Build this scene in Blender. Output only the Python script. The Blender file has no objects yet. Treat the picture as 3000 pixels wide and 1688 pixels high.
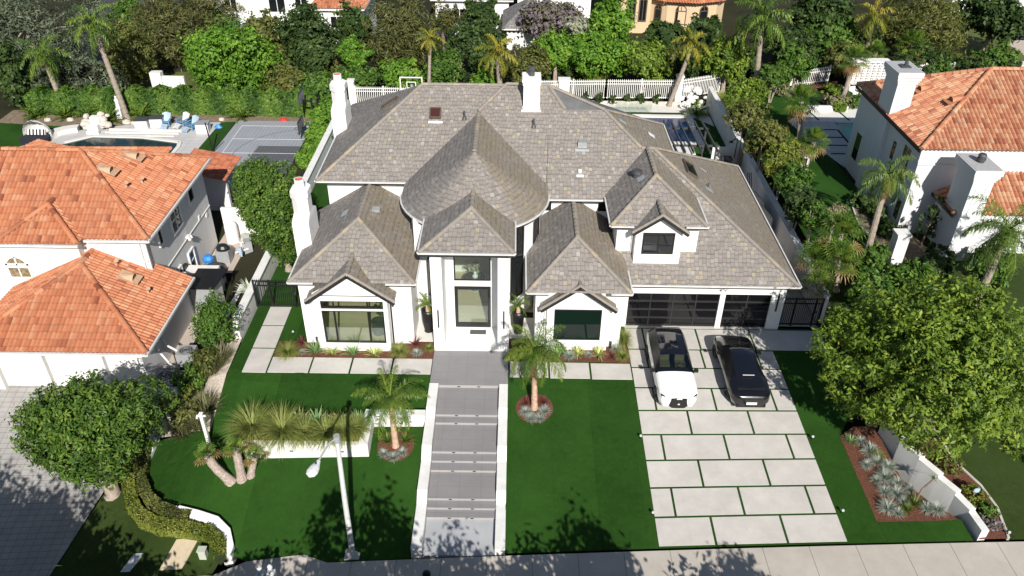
import bpy, math, random
import numpy as np
from mathutils import Vector, Matrix

sc = bpy.context.scene
COL = sc.collection

# ------------------------------------------------------------------ camera
CAM_H = 26.0
P, RL = 0.600540, 0.013445
cp, sp, cr, sr = math.cos(P), math.sin(P), math.cos(RL), math.sin(RL)
right = Vector((cr, sr*sp, sr*cp))
down = Vector((sr, -cr*sp, -cr*cp))
fwd = Vector((0, cp, -sp))
cam_d = bpy.data.cameras.new("camera")
cam = bpy.data.objects.new("camera", cam_d)
COL.objects.link(cam)
cam.matrix_world = Matrix(((right.x, -down.x, -fwd.x, 0), (right.y, -down.y, -fwd.y, 0),
                           (right.z, -down.z, -fwd.z, CAM_H), (0, 0, 0, 1)))
cam_d.sensor_width = 36.0
cam_d.lens = 2325.2/3000*36
cam_d.clip_start = 0.5
cam_d.clip_end = 2000
sc.camera = cam

# ------------------------------------------------------------------ light
SUN_EL = math.radians(34.6)
SUN_AZ = math.radians(169.2)          # towards the sun, clockwise from +Y
world = bpy.data.worlds.new("World")
sc.world = world
world.use_nodes = True
wn = world.node_tree.nodes
bg = wn.get("Background") or wn.new("ShaderNodeBackground")
sky = wn.new("ShaderNodeTexSky")
sky.sky_type = 'NISHITA'
sky.sun_disc = False
sky.sun_elevation = SUN_EL
sky.sun_rotation = SUN_AZ
sky.air_density = 1.0
sky.dust_density = 0.6
world.node_tree.links.new(sky.outputs[0], bg.inputs[0])
bg.inputs[1].default_value = 0.062
sd = bpy.data.lights.new("sun", 'SUN')
sd.energy = 4.8
sd.angle = math.radians(0.53)
sd.color = (1.0, 0.955, 0.88)
sun = bpy.data.objects.new("sun", sd)
COL.objects.link(sun)
to_sun = Vector((math.sin(SUN_AZ)*math.cos(SUN_EL), math.cos(SUN_AZ)*math.cos(SUN_EL), math.sin(SUN_EL)))
sun.rotation_euler = to_sun.to_track_quat('Z', 'Y').to_euler()
sun.location = (0, 0, 60)
sc.view_settings.view_transform = 'Standard'
sc.view_settings.look = 'None'
sc.view_settings.exposure = 0.42
sc.view_settings.gamma = 1.0
sc.render.engine = 'CYCLES'
sc.cycles.max_bounces = 6
sc.cycles.transparent_max_bounces = 12

# ------------------------------------------------------------------ terrain
def street_z(x):
    x = max(-60.0, min(60.0, x))
    return -1.28+.075*x-.0006*x*x
def sstep(a, b, x):
    t = max(0.0, min(1.0, (x-a)/(b-a))); return t*t*(3-2*t)
def pad_z(x, y):
    z = -1.0*(1-sstep(-16.2, -14.4, x)) + 1.0*sstep(17.3, 18.8, x)
    if y > 66:
        far = -1.6*(1-sstep(-12, 8, x)) + 1.0*sstep(22, 30, x)
        t = sstep(66, 72, y); z = z*(1-t)+far*t
    return z
def ground(x, y):
    if y <= 20.6: return street_z(x)
    t = min(1.0, (y-20.6)/9.4)
    return street_z(x)*(1-t)+pad_z(x, y)*t

# ------------------------------------------------------------------ materials
class G:
    def __init__(s, name):
        s.m = bpy.data.materials.new(name); s.m.use_nodes = True
        s.t = s.m.node_tree; s.n = s.t.nodes
        s.b = s.n.get("Principled BSDF"); s.o = s.n.get("Material Output")
    def N(s, t, **kw):
        nd = s.n.new(t)
        for k, v in kw.items(): setattr(nd, k, v)
        return nd
    def L(s, a, b): s.t.links.new(a, b)
    def put(s, sock, v):
        if hasattr(v, 'is_output'): s.L(v, sock)
        else: sock.default_value = v
    def math(s, op, a, b=0.0, c=None):
        nd = s.N('ShaderNodeMath', operation=op)
        s.put(nd.inputs[0], a); s.put(nd.inputs[1], b)
        if c is not None: s.put(nd.inputs[2], c)
        return nd.outputs[0]
    def noise(s, vec, scale, detail=4, rough=.55, out=0):
        nd = s.N('ShaderNodeTexNoise'); s.put(nd.inputs['Vector'], vec)
        nd.inputs['Scale'].default_value = scale; nd.inputs['Detail'].default_value = detail
        nd.inputs['Roughness'].default_value = rough
        return nd.outputs[out]
    def ramp(s, fac, stops, interp='LINEAR'):
        nd = s.N('ShaderNodeValToRGB'); cr_ = nd.color_ramp; cr_.interpolation = interp
        while len(cr_.elements) < len(stops): cr_.elements.new(0.5)
        for e, (p, c) in zip(cr_.elements, stops):
            e.position = p; e.color = (*c, 1) if len(c) == 3 else c
        s.put(nd.inputs[0], fac); return nd.outputs[0]
    def mix(s, fac, a, b, mode='MIX'):
        nd = s.N('ShaderNodeMix', data_type='RGBA', blend_type=mode)
        s.put(nd.inputs[0], fac)
        for i, v in ((6, a), (7, b)):
            if isinstance(v, tuple): v = (*v, 1) if len(v) == 3 else v
            s.put(nd.inputs[i], v)
        return nd.outputs[2]
    def obj(s): return s.N('ShaderNodeTexCoord').outputs['Object']
    def pos(s): return s.N('ShaderNodeNewGeometry').outputs['Position']
    def uv(s): return s.N('ShaderNodeTexCoord').outputs['UV']
    def sep(s, v):
        nd = s.N('ShaderNodeSeparateXYZ'); s.L(v, nd.inputs[0]); return nd.outputs
    def comb(s, x, y, z=0.0):
        nd = s.N('ShaderNodeCombineXYZ'); s.put(nd.inputs[0], x); s.put(nd.inputs[1], y); s.put(nd.inputs[2], z)
        return nd.outputs[0]
    def white(s, v):
        nd = s.N('ShaderNodeTexWhiteNoise', noise_dimensions='3D'); s.L(v, nd.inputs['Vector']); return nd.outputs
    def bump(s, h, strength=.5, dist=.02):
        nd = s.N('ShaderNodeBump'); nd.inputs['Strength'].default_value = strength
        nd.inputs['Distance'].default_value = dist; s.L(h, nd.inputs['Height'])
        s.L(nd.outputs[0], s.b.inputs['Normal'])
    def fin(s, color=None, rough=None, metal=None, spec=None):
        if color is not None:
            if isinstance(color, tuple): color = (*color, 1) if len(color) == 3 else color
            s.put(s.b.inputs['Base Color'], color)
        if rough is not None: s.put(s.b.inputs['Roughness'], rough)
        if metal is not None: s.b.inputs['Metallic'].default_value = metal
        if spec is not None: s.b.inputs['Specular IOR Level'].default_value = spec
        return s.m

def plain(name, col, rough=.6, var=.12, scale=3.0, bump=0.0, bscale=40., metal=0., spec=.5):
    g = G(name); p = g.pos()
    n = g.noise(p, scale, 5, .6)
    lo = tuple(c*(1-var) for c in col); hi = tuple(min(1, c*(1+var)) for c in col)
    c = g.ramp(n, [(.3, lo), (.7, hi)])
    if bump: g.bump(g.noise(p, bscale, 3), bump, .01)
    return g.fin(c, rough, metal, spec)

def stucco(name, col, dirt=.08):
    g = G(name); p = g.pos()
    x, y, z = g.sep(p)
    streak = g.noise(g.comb(g.math('MULTIPLY', x, 1.6), g.math('MULTIPLY', y, 1.6), g.math('MULTIPLY', z, .25)), 1.3, 5, .65)
    c = g.ramp(streak, [(.25, tuple(v*(1-dirt) for v in col)), (.65, col)])
    g.bump(g.noise(p, 26, 5, .7), .35, .012)
    return g.fin(c, .85, 0, .25)

def slate(name, w, h, stops, lichen_sheen=None, bumpd=.03, wear=0.0):
    """overlapping flat roof tiles in UV metres"""
    g = G(name); u, v, _ = g.sep(g.uv())
    row0 = g.math('FLOOR', g.math('DIVIDE', v, h))
    rr = g.white(g.comb(row0, 3.3, 1.1))[0]
    uu = g.math('ADD', g.math('DIVIDE', u, w), rr)
    col0 = g.math('FLOOR', uu)
    drop = g.white(g.comb(col0, row0, 9.7))[0]
    v2 = g.math('ADD', g.math('DIVIDE', v, h), g.math('MULTIPLY', g.math('GREATER_THAN', drop, .5), .24))
    row = g.math('FLOOR', v2); fv = g.math('FRACT', v2); fu = g.math('FRACT', uu)
    rnd = g.white(g.comb(col0, row, 2.2))[0]
    c = g.ramp(rnd, stops, 'CONSTANT')
    p = g.pos()
    c = g.mix(g.math('MULTIPLY', g.noise(p, 9, 4, .7), .5), c, (.16, .15, .15), 'MIX')
    if wear:
        pw = g.noise(p, 1.1, 6, .75)
        c = g.mix(g.ramp(pw, [(.62, (0, 0, 0)), (.72, (wear,)*3)]), c, (.5, .5, .5))
    if lichen_sheen:
        mn = g.noise(p, .9, 6, .7)
        c = g.mix(g.ramp(mn, [(.35, (.2,)*3), (.68, (.85,)*3)]), c, lichen_sheen)  # ochre tint: lichen together with painted-in sunlight sheen
    edge = g.math('MAXIMUM', g.math('LESS_THAN', fv, .1), g.math('MULTIPLY', g.math('LESS_THAN', fu, .06), .8))  # side joints, plus a painted shadow line at each course foot
    c = g.mix(g.math('MULTIPLY', edge, .62), c, (.035, .033, .032))
    hgt = g.math('ADD', g.math('MULTIPLY', g.math('SUBTRACT', 1.0, fv), 1.0), g.math('MULTIPLY', rnd, .35))
    hgt = g.math('MULTIPLY', hgt, g.math('GREATER_THAN', fu, .06))
    g.bump(hgt, .9, bumpd)
    return g.fin(c, .72, 0, .3)

SL = [(0, (.272, .243, .216)), (.3, (.29, .258, .229)), (.52, (.25, .222, .2)), (.68, (.303, .27, .24)),
      (.86, (.345, .315, .283)), (.93, (.40, .37, .335)), (.96, (.385, .325, .22))]
M = {}
M['slate'] = slate('roof_slate', .21, .25, SL, wear=.5)
M['slate_lichen_sheen'] = slate('roof_slate_lichen_sheen', .21, .25, SL, lichen_sheen=(.225, .185, .12))  # right-facing slopes: ochre lichen, with the light's sheen painted into the colour
M['slate_shade'] = slate('roof_slate_shade', .21, .25, [(0, (.205, .187, .17)), (.5, (.24, .218, .198)), (.85, (.29, .268, .245))])  # darker copy: painted shade of grazing light on left-facing slopes
M['slate_far'] = slate('grey_shingles', .32, .3, [(0, (.2, .19, .18)), (.5, (.25, .23, .22)), (.85, (.3, .28, .26))])
M['felt'] = plain('grey_roof_felt', (.12, .122, .128), .8, .2, 1.5)

def clay(name, stops, h=.40):
    g = G(name); u, v, _ = g.sep(g.uv())
    at = g.N('ShaderNodeAttribute', attribute_name='tilecol').outputs['Fac']
    row = g.math('FLOOR', g.math('DIVIDE', v, h)); fv = g.math('FRACT', g.math('DIVIDE', v, h))
    rnd = g.white(g.comb(at, row, 4.0))[0]
    c = g.ramp(rnd, stops)
    p = g.pos()
    c = g.mix(g.ramp(g.noise(p, 5, 6, .75), [(.45, (0, 0, 0)), (.75, (.4,)*3)]), c, (.22, .15, .105))
    c = g.mix(g.ramp(g.noise(p, .8, 4, .7), [(.5, (0, 0, 0)), (.8, (.28,)*3)]), c, (.3, .2, .15))
    c = g.mix(g.math('MULTIPLY', g.math('LESS_THAN', fv, .09), .38), c, (.07, .03, .02))
    g.bump(g.math('SUBTRACT', 1.0, fv), 1.0, .03)
    return g.fin(c, .8, 0, .2)
M['clay'] = clay('clay_tile_orange', [(0, (.24, .07, .04)), (.06, (.42, .145, .07)), (.45, (.49, .185, .093)), (.85, (.53, .215, .11)), (1, (.55, .28, .16))])
M['clay_pale'] = clay('clay_tile_blend', [(0, (.27, .09, .055)), (.14, (.42, .155, .085)), (.45, (.50, .215, .12)), (.8, (.54, .28, .16)), (1, (.57, .35, .22))])
M['clay_red'] = clay('clay_tile_red', [(0, (.28, .08, .045)), (.5, (.38, .12, .06)), (1, (.42, .15, .08))])
M['clay_flat'] = plain('clay_ridge', (.52, .2, .105), .8, .3, 3)
M['clay_vent'] = plain('clay_vent', (.52, .33, .21), .8, .15, 6)
M['white'] = stucco('white_stucco', (.80, .795, .78), .06)
M['white_left'] = stucco('white_stucco_neighbour', (.70, .685, .675), .1)
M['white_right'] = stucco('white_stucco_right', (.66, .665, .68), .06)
M['white_wall'] = stucco('white_garden_wall', (.76, .75, .73), .16)
M['tan'] = stucco('tan_stucco', (.62, .47, .30), .1)
M['trim'] = plain('white_trim', (.74, .73, .71), .45, .05, 2)
M['gutter'] = plain('gutter_metal', (.62, .61, .6), .4, .12, 2)
M['black'] = plain('black_metal', (.012, .012, .013), .4, .2, 5)
M['fascia'] = plain('dark_fascia', (.018, .017, .017), .6, .2, 4)
M['dgrey'] = plain('dark_grey', (.06, .06, .065), .5, .2, 5)
M['gframe'] = plain('garage_frame', (.022, .022, .024), .5, .2, 5)
M['mgrey'] = plain('mid_grey_metal', (.3, .31, .32), .5, .1, 5)
g = G('ridge_tile'); at_ = g.N('ShaderNodeAttribute', attribute_name='tilecol').outputs['Fac']
M['ridge'] = g.fin(g.ramp(g.white(g.comb(at_, 1.0, 2.0))[0], [(0, (.235, .21, .185)), (.5, (.255, .228, .2)), (.8, (.275, .243, .208)), (.93, (.33, .28, .2))]), .75, 0, .3)
M['terracotta'] = plain('terracotta_flue', (.45, .12, .08), .8, .2, 8)
M['core'] = plain('hedge_core', (.016, .026, .006), .95, .4, 9)
M['bark'] = plain('bark', (.17, .13, .10), .9, .35, 8, .8, 25)
M['bark_pale'] = plain('bark_pale', (.33, .27, .22), .9, .3, 6, .8, 20)
M['bark_palm'] = plain('palm_trunk', (.30, .25, .20), .9, .3, 9, .8, 18)
M['bark_pink'] = plain('palm_trunk_pink', (.5, .33, .24), .9, .3, 7, .8, 18)
M['bark_shag'] = plain('shaggy_palm_trunk', (.36, .29, .25), .95, .45, 16, 1, 30)
M['wood'] = plain('pale_wood', (.5, .36, .22), .6, .2, 4)
M['cushion'] = plain('white_cushion', (.75, .74, .72), .9, .05, 6)
M['navy'] = plain('navy_cushion', (.016, .018, .03), .9, .2, 6)
M['blue'] = plain('blue_paint', (.12, .27, .45), .5, .15, 6)
M['pblue'] = plain('pale_blue_paint', (.36, .47, .58), .5, .1, 6)
M['bblue'] = plain('bright_blue', (.03, .22, .62), .5, .2, 9)
M['red'] = plain('red_paint', (.55, .05, .04), .5, .15, 6)
M['stone'] = plain('boulder', (.55, .5, .44), .9, .25, 4, .7, 12)
M['sand'] = plain('tan_lid', (.52, .43, .30), .85, .08, 5, .3, 30)
M['lidwhite'] = plain('pale_lid', (.6, .61, .62), .8, .08, 5, .2, 30)
M['greenbox'] = plain('pale_green_box', (.47, .5, .42), .6, .06, 5)
M['brown_win'] = plain('brown_frame', (.10, .075, .055), .5, .15, 5)
M['asphalt'] = plain('asphalt', (.045, .045, .048), .9, .3, 3, .4, 60)
M['soil'] = plain('bare_soil', (.2, .15, .1), .95, .35, 3, .6, 15)
M['gravel'] = plain('pale_gravel', (.5, .43, .36), .95, .3, 12, .7, 30)
M['rug'] = plain('pale_rug', (.55, .58, .55), .95, .12, 5)
M['curb'] = plain('curb_concrete', (.45, .43, .40), .9, .12, 3, .3, 30)
M['steel'] = plain('galvanised_steel', (.42, .42, .42), .4, .12, 6)
M['lamp_white'] = plain('lamp_grey_white', (.6, .61, .62), .5, .08, 5)

def mulch():
    g = G('red_bark_mulch'); p = g.pos()
    n = g.noise(p, 24, 4, .8)
    c = g.ramp(n, [(.3, (.04, .02, .014)), (.5, (.15, .062, .04)), (.66, (.26, .13, .09)), (.8, (.4, .28, .22))])
    g.bump(n, 1.0, .05); return g.fin(c, .95, 0, .1)
M['mulch'] = mulch()

def turf(name, a, b, c_, stripe=.0):
    g = G(name); p = g.pos(); x, y, z = g.sep(p)
    big = g.noise(p, .35, 4, .6)
    fine = g.noise(g.comb(g.math('MULTIPLY', x, 1.0), g.math('MULTIPLY', y, .6), 0.0), 38, 3, .8)
    mid = g.noise(p, 4.5, 5, .75)
    t = g.math('ADD', g.math('MULTIPLY', big, .35), g.math('ADD', g.math('MULTIPLY', fine, .42), g.math('MULTIPLY', mid, .28)))
    if stripe:
        st = g.white(g.comb(g.math('FLOOR', g.math('DIVIDE', x, 1.9)), 0.0, 0.0))[0]
        t = g.math('ADD', t, g.math('MULTIPLY', g.math('SUBTRACT', st, .5), stripe))
        seam = g.math('LESS_THAN', g.math('FRACT', g.math('DIVIDE', x, 1.9)), .02)
        t = g.math('ADD', t, g.math('MULTIPLY', seam, -.05))
    c = g.ramp(t, [(.36, a), (.52, b), (.68, c_)])
    worn = g.noise(p, .16, 5, .65)
    c = g.mix(g.ramp(worn, [(.42, (0, 0, 0)), (.7, (.45,)*3)]), c, tuple(min(1, v*1.75+.004) for v in b))
    spk = g.noise(p, 17, 2, .4)
    c = g.mix(g.ramp(spk, [(.735, (0, 0, 0)), (.76, (.55,)*3)]), c, (.14, .16, .06))
    g.bump(fine, .8, .03)
    return g.fin(c, .9, 0, .12)
M['turf'] = turf('artificial_turf', (.0095, .033, .004), (.0185, .060, .007), (.031, .090, .012), .11)
M['turf_left'] = turf('old_lawn', (.016, .028, .006), (.028, .048, .01), (.048, .07, .018))
M['turf_far'] = turf('dry_lawn', (.05, .065, .015), (.085, .105, .03), (.14, .14, .06))
M['forest'] = turf('leaf_litter', (.012, .016, .008), (.028, .028, .014), (.05, .045, .025))

def conc(name, col, var=.12, joint=None, off=(0, 0), jw=.018, rough=.85, stain=.35):
    g = G(name); p = g.pos(); x, y, z = g.sep(p)
    n = g.noise(p, .9, 6, .7); n2 = g.noise(p, 14, 4, .7)
    c = g.ramp(n, [(.3, tuple(v*(1-var) for v in col)), (.7, tuple(min(1, v*(1+var*.5)) for v in col))])
    c = g.mix(g.math('MULTIPLY', n2, .18), c, tuple(v*.6 for v in col))
    st = g.noise(p, 2.3, 7, .8)
    c = g.mix(g.ramp(st, [(.60, (0, 0, 0)), (.74, (stain,)*3)]), c, tuple(v*.62 for v in col))
    if joint:
        jx, jy = joint
        e = 0.0
        if jx: e = g.math('LESS_THAN', g.math('FRACT', g.math('DIVIDE', g.math('ADD', x, off[0]), jx)), jw/jx)
        if jy:
            e2 = g.math('LESS_THAN', g.math('FRACT', g.math('DIVIDE', g.math('ADD', y, off[1]), jy)), jw/jy)
            e = g.math('MAXIMUM', e, e2)
        c = g.mix(g.math('MULTIPLY', e, .65), c, tuple(v*.25 for v in col))
    g.bump(n2, .25, .01)
    return g.fin(c, rough, 0, .3)
M['slab'] = conc('cream_concrete_slab', (.555, .525, .49), .16, stain=.42)
M['sidewalk'] = conc('sidewalk_concrete', (.50, .455, .40), .14, (1.85, 0), (.9, 0), .03, stain=.35)
M['step'] = conc('grey_step_tile', (.255, .245, .25), .1, (.95, .6), (.3, .2), .008, .7, .2)
M['riser'] = conc('pale_step_riser', (.36, .345, .345), .08)
M['entry_slab'] = conc('bottom_landing', (.40, .41, .43), .15, stain=.45)
M['deck'] = conc('pool_deck', (.52, .51, .50), .12, (1.2, .6), (0, 0), .02)
M['deck_white'] = conc('white_deck', (.70, .68, .64), .08, stain=.15)
M['pavers'] = conc('driveway_pavers', (.36, .345, .33), .2, (.42, .28), (0, 0), .022, stain=.35)
M['far_conc'] = conc('far_pavement', (.5, .42, .36), .1)
M['court'] = conc('court_tile_grey', (.33, .345, .38), .08, (.305, .305), (0, 0), .02, .6, .1)
M['court_dark'] = conc('court_tile_dark', (.12, .125, .14), .08, (.305, .305), (0, 0), .02, .6, .1)
M['line'] = plain('white_line', (.72, .72, .72), .6, .05, 4)
M['thin_line'] = plain('thin_court_line', (.16, .17, .2), .6, .05, 4)

def woodfloor():
    g = G('pale_oak_floor'); p = g.pos(); x, y, z = g.sep(p)
    r = g.white(g.comb(g.math('FLOOR', g.math('DIVIDE', y, .2)), g.math('FLOOR', g.math('DIVIDE', x, 1.9)), 0.))[0]
    c = g.ramp(r, [(0, (.50, .43, .29)), (1, (.60, .52, .37))])
    return g.fin(c, .35, 0, .4)
M['oak'] = woodfloor()

def glass(name, tint, mixf):
    g = G(name); g.n.remove(g.b)
    gl = g.N('ShaderNodeBsdfGlossy'); gl.inputs['Roughness'].default_value = .01; gl.inputs['Color'].default_value = (.9, .95, .95, 1)
    tr = g.N('ShaderNodeBsdfTransparent'); tr.inputs['Color'].default_value = (*tint, 1)
    fr = g.N('ShaderNodeFresnel'); fr.inputs['IOR'].default_value = 1.55
    mx = g.N('ShaderNodeMixShader')
    g.L(g.math('MINIMUM', g.math('MULTIPLY', fr.outputs[0], 1.4), .8), mx.inputs[0])
    g.L(tr.outputs[0], mx.inputs[1]); g.L(gl.outputs[0], mx.inputs[2]); g.L(mx.outputs[0], g.o.inputs['Surface'])
    return g.m
M['pane'] = glass('window_glass', (.90, .94, .90), .2)
M['pane_car'] = glass('car_glass', (.30, .36, .38), .2)
g = G('dark_glass'); M['dark_pane'] = g.fin((.010, .012, .014), .03, 0, .7)
g = G('garage_glass'); M['garage_pane'] = g.fin((.006, .006, .007), .06, 0, .6)
g = G('green_black_glass'); M['green_pane'] = g.fin((.004, .012, .010), .03, 0, .55)
g = G('curtain_glass'); p_ = g.pos()
M['curtain_pane'] = g.fin(g.ramp(g.noise(p_, 6, 3), [(.35, (.12, .09, .05)), (.65, (.30, .24, .13))]), .05, 0, .6)
def water(name, deep, shallow):
    g = G(name); p = g.pos()
    n = g.noise(p, 1.4, 3); c = g.ramp(n, [(.3, deep), (.7, shallow)])
    g.bump(g.noise(p, 5, 3), .15, .05); return g.fin(c, .04, 0, .5)
M['water_teal'] = water('pool_water_teal', (.05, .30, .33), (.10, .45, .46))
M['water_blue'] = water('pool_water_blue', (.005, .02, .07), (.012, .04, .12))
M['water_dark'] = water('pool_water_dark', (.006, .02, .022), (.015, .04, .04))
def paint(name, col, rough=.25, metal=0., coat=.8):
    g = G(name); g.b.inputs['Coat Weight'].default_value = coat; g.b.inputs['Coat Roughness'].default_value = .03
    return g.fin(col, rough, metal, .5)
M['car_white'] = paint('white_car_paint', (.78, .79, .80))
M['car_black'] = paint('black_car_paint', (.009, .009, .011), .2, .2)
M['car_roof'] = paint('black_glass_roof', (.006, .007, .012), .08)
M['car_side'] = G('car_side_glass').fin((.006, .006, .007), .3, 0, .25)
M['tyre'] = plain('tyre', (.02, .02, .02), .8, .2, 10)
M['rim'] = plain('dark_rim', (.05, .05, .052), .3, .2, 10, metal=.8)
M['headlamp'] = plain('headlamp_lens', (.5, .52, .54), .15, .1, 30)
M['plate'] = plain('licence_plate', (.7, .7, .68), .5, .05, 30)
M['seat'] = plain('tan_leather', (.42, .33, .17), .6, .1, 10)

def leafmat(name, cols, trans=.3, spec=.25, rough=.5, gain=1.62):
    g = G(name)
    at = g.N('ShaderNodeAttribute', attribute_name='rnd').outputs['Fac']
    st = [(i/(len(cols)-1), tuple(v*gain*k for v, k in zip(c, (1.06, 1.0, .9)))) for i, c in enumerate(cols)]
    c = g.ramp(at, st)
    g.fin(c, rough, 0, spec)
    tr = g.N('ShaderNodeBsdfTranslucent')
    g.L(g.mix(1.0, c, (1.25, 1.2, .55), 'MULTIPLY'), tr.inputs[0])
    mx = g.N('ShaderNodeMixShader'); mx.inputs[0].default_value = trans
    g.L(g.b.outputs[0], mx.inputs[1]); g.L(tr.outputs[0], mx.inputs[2]); g.L(mx.outputs[0], g.o.inputs['Surface'])
    return g.m
LM = {
 'bright': leafmat('leaf_bright', [(.025, .065, .008), (.055, .13, .014), (.09, .185, .022), (.14, .23, .03)]),
 'lime': leafmat('leaf_lime', [(.025, .048, .008), (.055, .10, .014), (.105, .165, .022), (.18, .235, .036)]),
 'ficus': leafmat('leaf_ficus', [(.015, .036, .008), (.034, .075, .013), (.065, .12, .02), (.11, .17, .03)]),
 'mid': leafmat('leaf_mid', [(.016, .04, .008), (.035, .082, .014), (.06, .12, .02), (.10, .16, .03)]),
 'dark': leafmat('leaf_dark', [(.010, .022, .007), (.02, .042, .012), (.036, .065, .018), (.06, .095, .028)]),
 'olive': leafmat('leaf_olive', [(.03, .04, .012), (.06, .075, .02), (.095, .11, .032), (.14, .14, .05)]),
 'pine': leafmat('leaf_pine', [(.02, .026, .010), (.042, .052, .018), (.07, .078, .026), (.11, .105, .04)], .15),
 'core': leafmat('leaf_core', [(.012, .02, .005), (.02, .03, .008)], .1),
 'cedar': leafmat('leaf_cedar', [(.018, .028, .018), (.04, .056, .036), (.07, .09, .06), (.11, .13, .09)], .15),
 'silver': leafmat('leaf_silver', [(.12, .14, .11), (.2, .22, .18), (.3, .32, .27)], .2),
 'lilac': leafmat('leaf_lilac', [(.04, .045, .02), (.07, .07, .04), (.11, .095, .12), (.17, .14, .24)], .2),
 'palm': leafmat('leaf_palm', [(.02, .048, .008), (.045, .09, .014), (.085, .14, .022), (.15, .185, .03)], .25, .35, .4),
 'palm_y': leafmat('leaf_palm_yellow', [(.05, .085, .012), (.11, .135, .018), (.19, .185, .026), (.25, .2, .04)], .3, .3, .45),
 'palm_d': leafmat('leaf_palm_dry', [(.10, .068, .03), (.16, .115, .055), (.23, .175, .085)], .2),
 'hedge': leafmat('leaf_hedge', [(.04, .06, .01), (.08, .11, .017), (.125, .15, .028), (.17, .185, .05)]),
 'grass': leafmat('leaf_grass', [(.06, .085, .022), (.11, .15, .04), (.17, .20, .06), (.28, .28, .12)], .3),
 'kni': leafmat('leaf_bluegreen', [(.05, .11, .045), (.10, .19, .08), (.17, .27, .13), (.26, .34, .16)], .25),
 'varieg': leafmat('leaf_varieg', [(.08, .14, .04), (.2, .26, .08), (.38, .4, .2), (.5, .48, .28)], .25),
 'agave': leafmat('leaf_agave', [(.16, .21, .17), (.27, .32, .27), (.38, .42, .36)], .1),
 'fescue': leafmat('leaf_fescue', [(.12, .155, .155), (.2, .245, .24), (.31, .345, .33)], .15),
 'cordy': leafmat('leaf_cordyline', [(.05, .016, .018), (.10, .03, .032), (.17, .06, .055)], .2),
 'lav': leafmat('leaf_lavender', [(.045, .055, .025), (.085, .10, .045), (.13, .135, .075), (.2, .17, .15)], .2),
 'straw': leafmat('leaf_straw', [(.25, .15, .06), (.36, .23, .10), (.45, .32, .16)], .2),
}
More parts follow.
